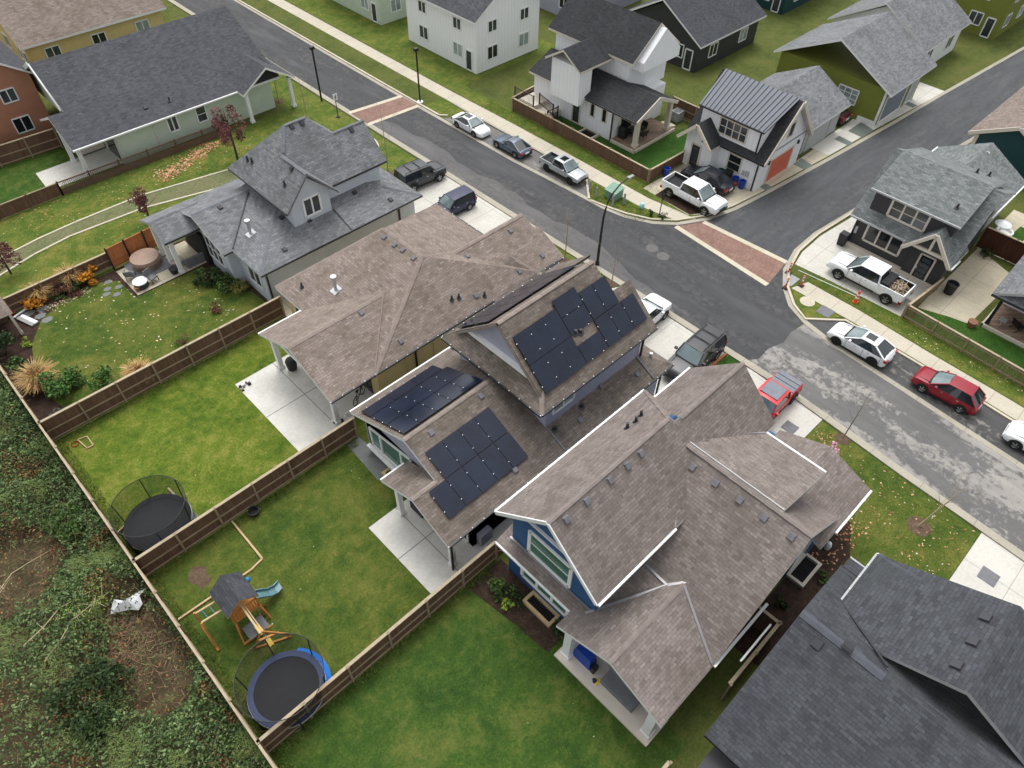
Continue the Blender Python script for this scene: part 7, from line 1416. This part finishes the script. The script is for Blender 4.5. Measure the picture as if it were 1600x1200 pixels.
def tufts(n, f, h=.09, w=.012, ok=None):
    i = 0
    while i < n:
        x, y = f(); i += 1
        if ok and not ok(x, y): continue
        a = rnd.uniform(0, 6.28); c, s_ = math.cos(a), math.sin(a); k = rnd.uniform(.5, 1.3); b = len(m.v)
        m.v += [(x+s_*w, y-c*w, 0), (x-s_*w, y+c*w, 0), (x+c*h*.7*k, y+s_*h*.7*k, h*k)]; m.f.append((b, b+1, b+2)); m.mi.append(0); m.uv.append(None)
inpatio = lambda x, y: not (x > 8.9 and (26.4 < y < 34 or 14.3 < y < 19.9))
clump = lambda x, y: inpatio(x, y) and fb(x, y, .9, 2) > -.25
tufts(62000, lambda: (rnd.uniform(-.9, 13), rnd.uniform(2, 37)), .055, .011, clump)
tufts(16000, lambda: (rnd.uniform(-.9, 13), rnd.uniform(2, 37)), .085, .013, lambda x, y: inpatio(x, y) and fb(x, y, 1.6, 5) > .25)
tufts(9000, lambda: (rnd.uniform(1, 13), rnd.uniform(38.5, 49)), .06, .014, lambda x, y: ((x-7.5)/6.2)**2+((y-43)/4.6)**2 < 1 and fb(x, y, .8, 1) > 0)
tufts(16000, lambda: (rnd.uniform(-8, 30), rnd.uniform(50.6, 61.6)), .07, .02, lambda x, y: fb(x, y, .6, 4) > 0)
tufts(9000, lambda: (rnd.uniform(27, 33.5), rnd.uniform(-3.4, 6.3)), .06, .014); tufts(5000, lambda: (rnd.uniform(45.1, 46.4), rnd.uniform(-4, 14)), .07, .018); tufts(4000, lambda: (rnd.uniform(41.2, 43.1), rnd.uniform(27.2, 33.4)), .08, .018, lambda x, y: y < 32.2+(x-41.2)*1.1 and x > 41+(29-min(y, 29))*.5); tufts(4500, lambda: (rnd.uniform(44.95, 46.4), rnd.uniform(29, 50)), .07, .02)
tufts(4000, lambda: (rnd.uniform(-.95, -.45), rnd.uniform(3, 37)), .18, .016)
for Y in (37.1, 25.1, 13.5): tufts(2200, lambda: (rnd.uniform(-.9, 12), Y-rnd.random()**2*.5), .17, .015)
o = m.build('lawn_tufts', 'blade_mix'); tag(o, 'grass tufts and clumps standing up from the lawns', 'grass', kind='stuff')

# ================================================================== overcast daylight
w = bpy.data.worlds.new('World'); sc.world = w; w.use_nodes = True; t = w.node_tree
sky = t.nodes.new('ShaderNodeTexSky'); sky.sky_type = 'NISHITA'; sky.sun_disc = False; sky.sun_elevation = R(66); sky.sun_rotation = R(200); sky.air_density = 1; sky.dust_density = 4; sky.ozone_density = 1
hs = t.nodes.new('ShaderNodeHueSaturation'); hs.inputs['Saturation'].default_value = .12
t.links.new(sky.outputs[0], hs.inputs['Color']); bg = t.nodes['Background']; t.links.new(hs.outputs[0], bg.inputs['Color']); bg.inputs['Strength'].default_value = .15
sd = bpy.data.lights.new('sun', 'SUN'); sd.energy = .55; sd.angle = R(30); sd.color = (1, .97, .93); so = bpy.data.objects.new('sun', sd); COL.objects.link(so)
az, el = R(52), R(66)      # soft high light from beyond the street
so.rotation_euler = Vector((math.cos(az)*math.cos(el), math.sin(az)*math.cos(el), math.sin(el))).to_track_quat('Z', 'Y').to_euler()
sky.sun_rotation = R(90)-az
vs_ = sc.view_settings; sc.display_settings.display_device = 'sRGB'; vs_.view_transform = 'Standard'; vs_.look = 'None'; vs_.exposure = 0.74; vs_.gamma = 1; vs_.use_curve_mapping = False
sc.cycles.max_bounces = 6; sc.cycles.transparent_max_bounces = 12
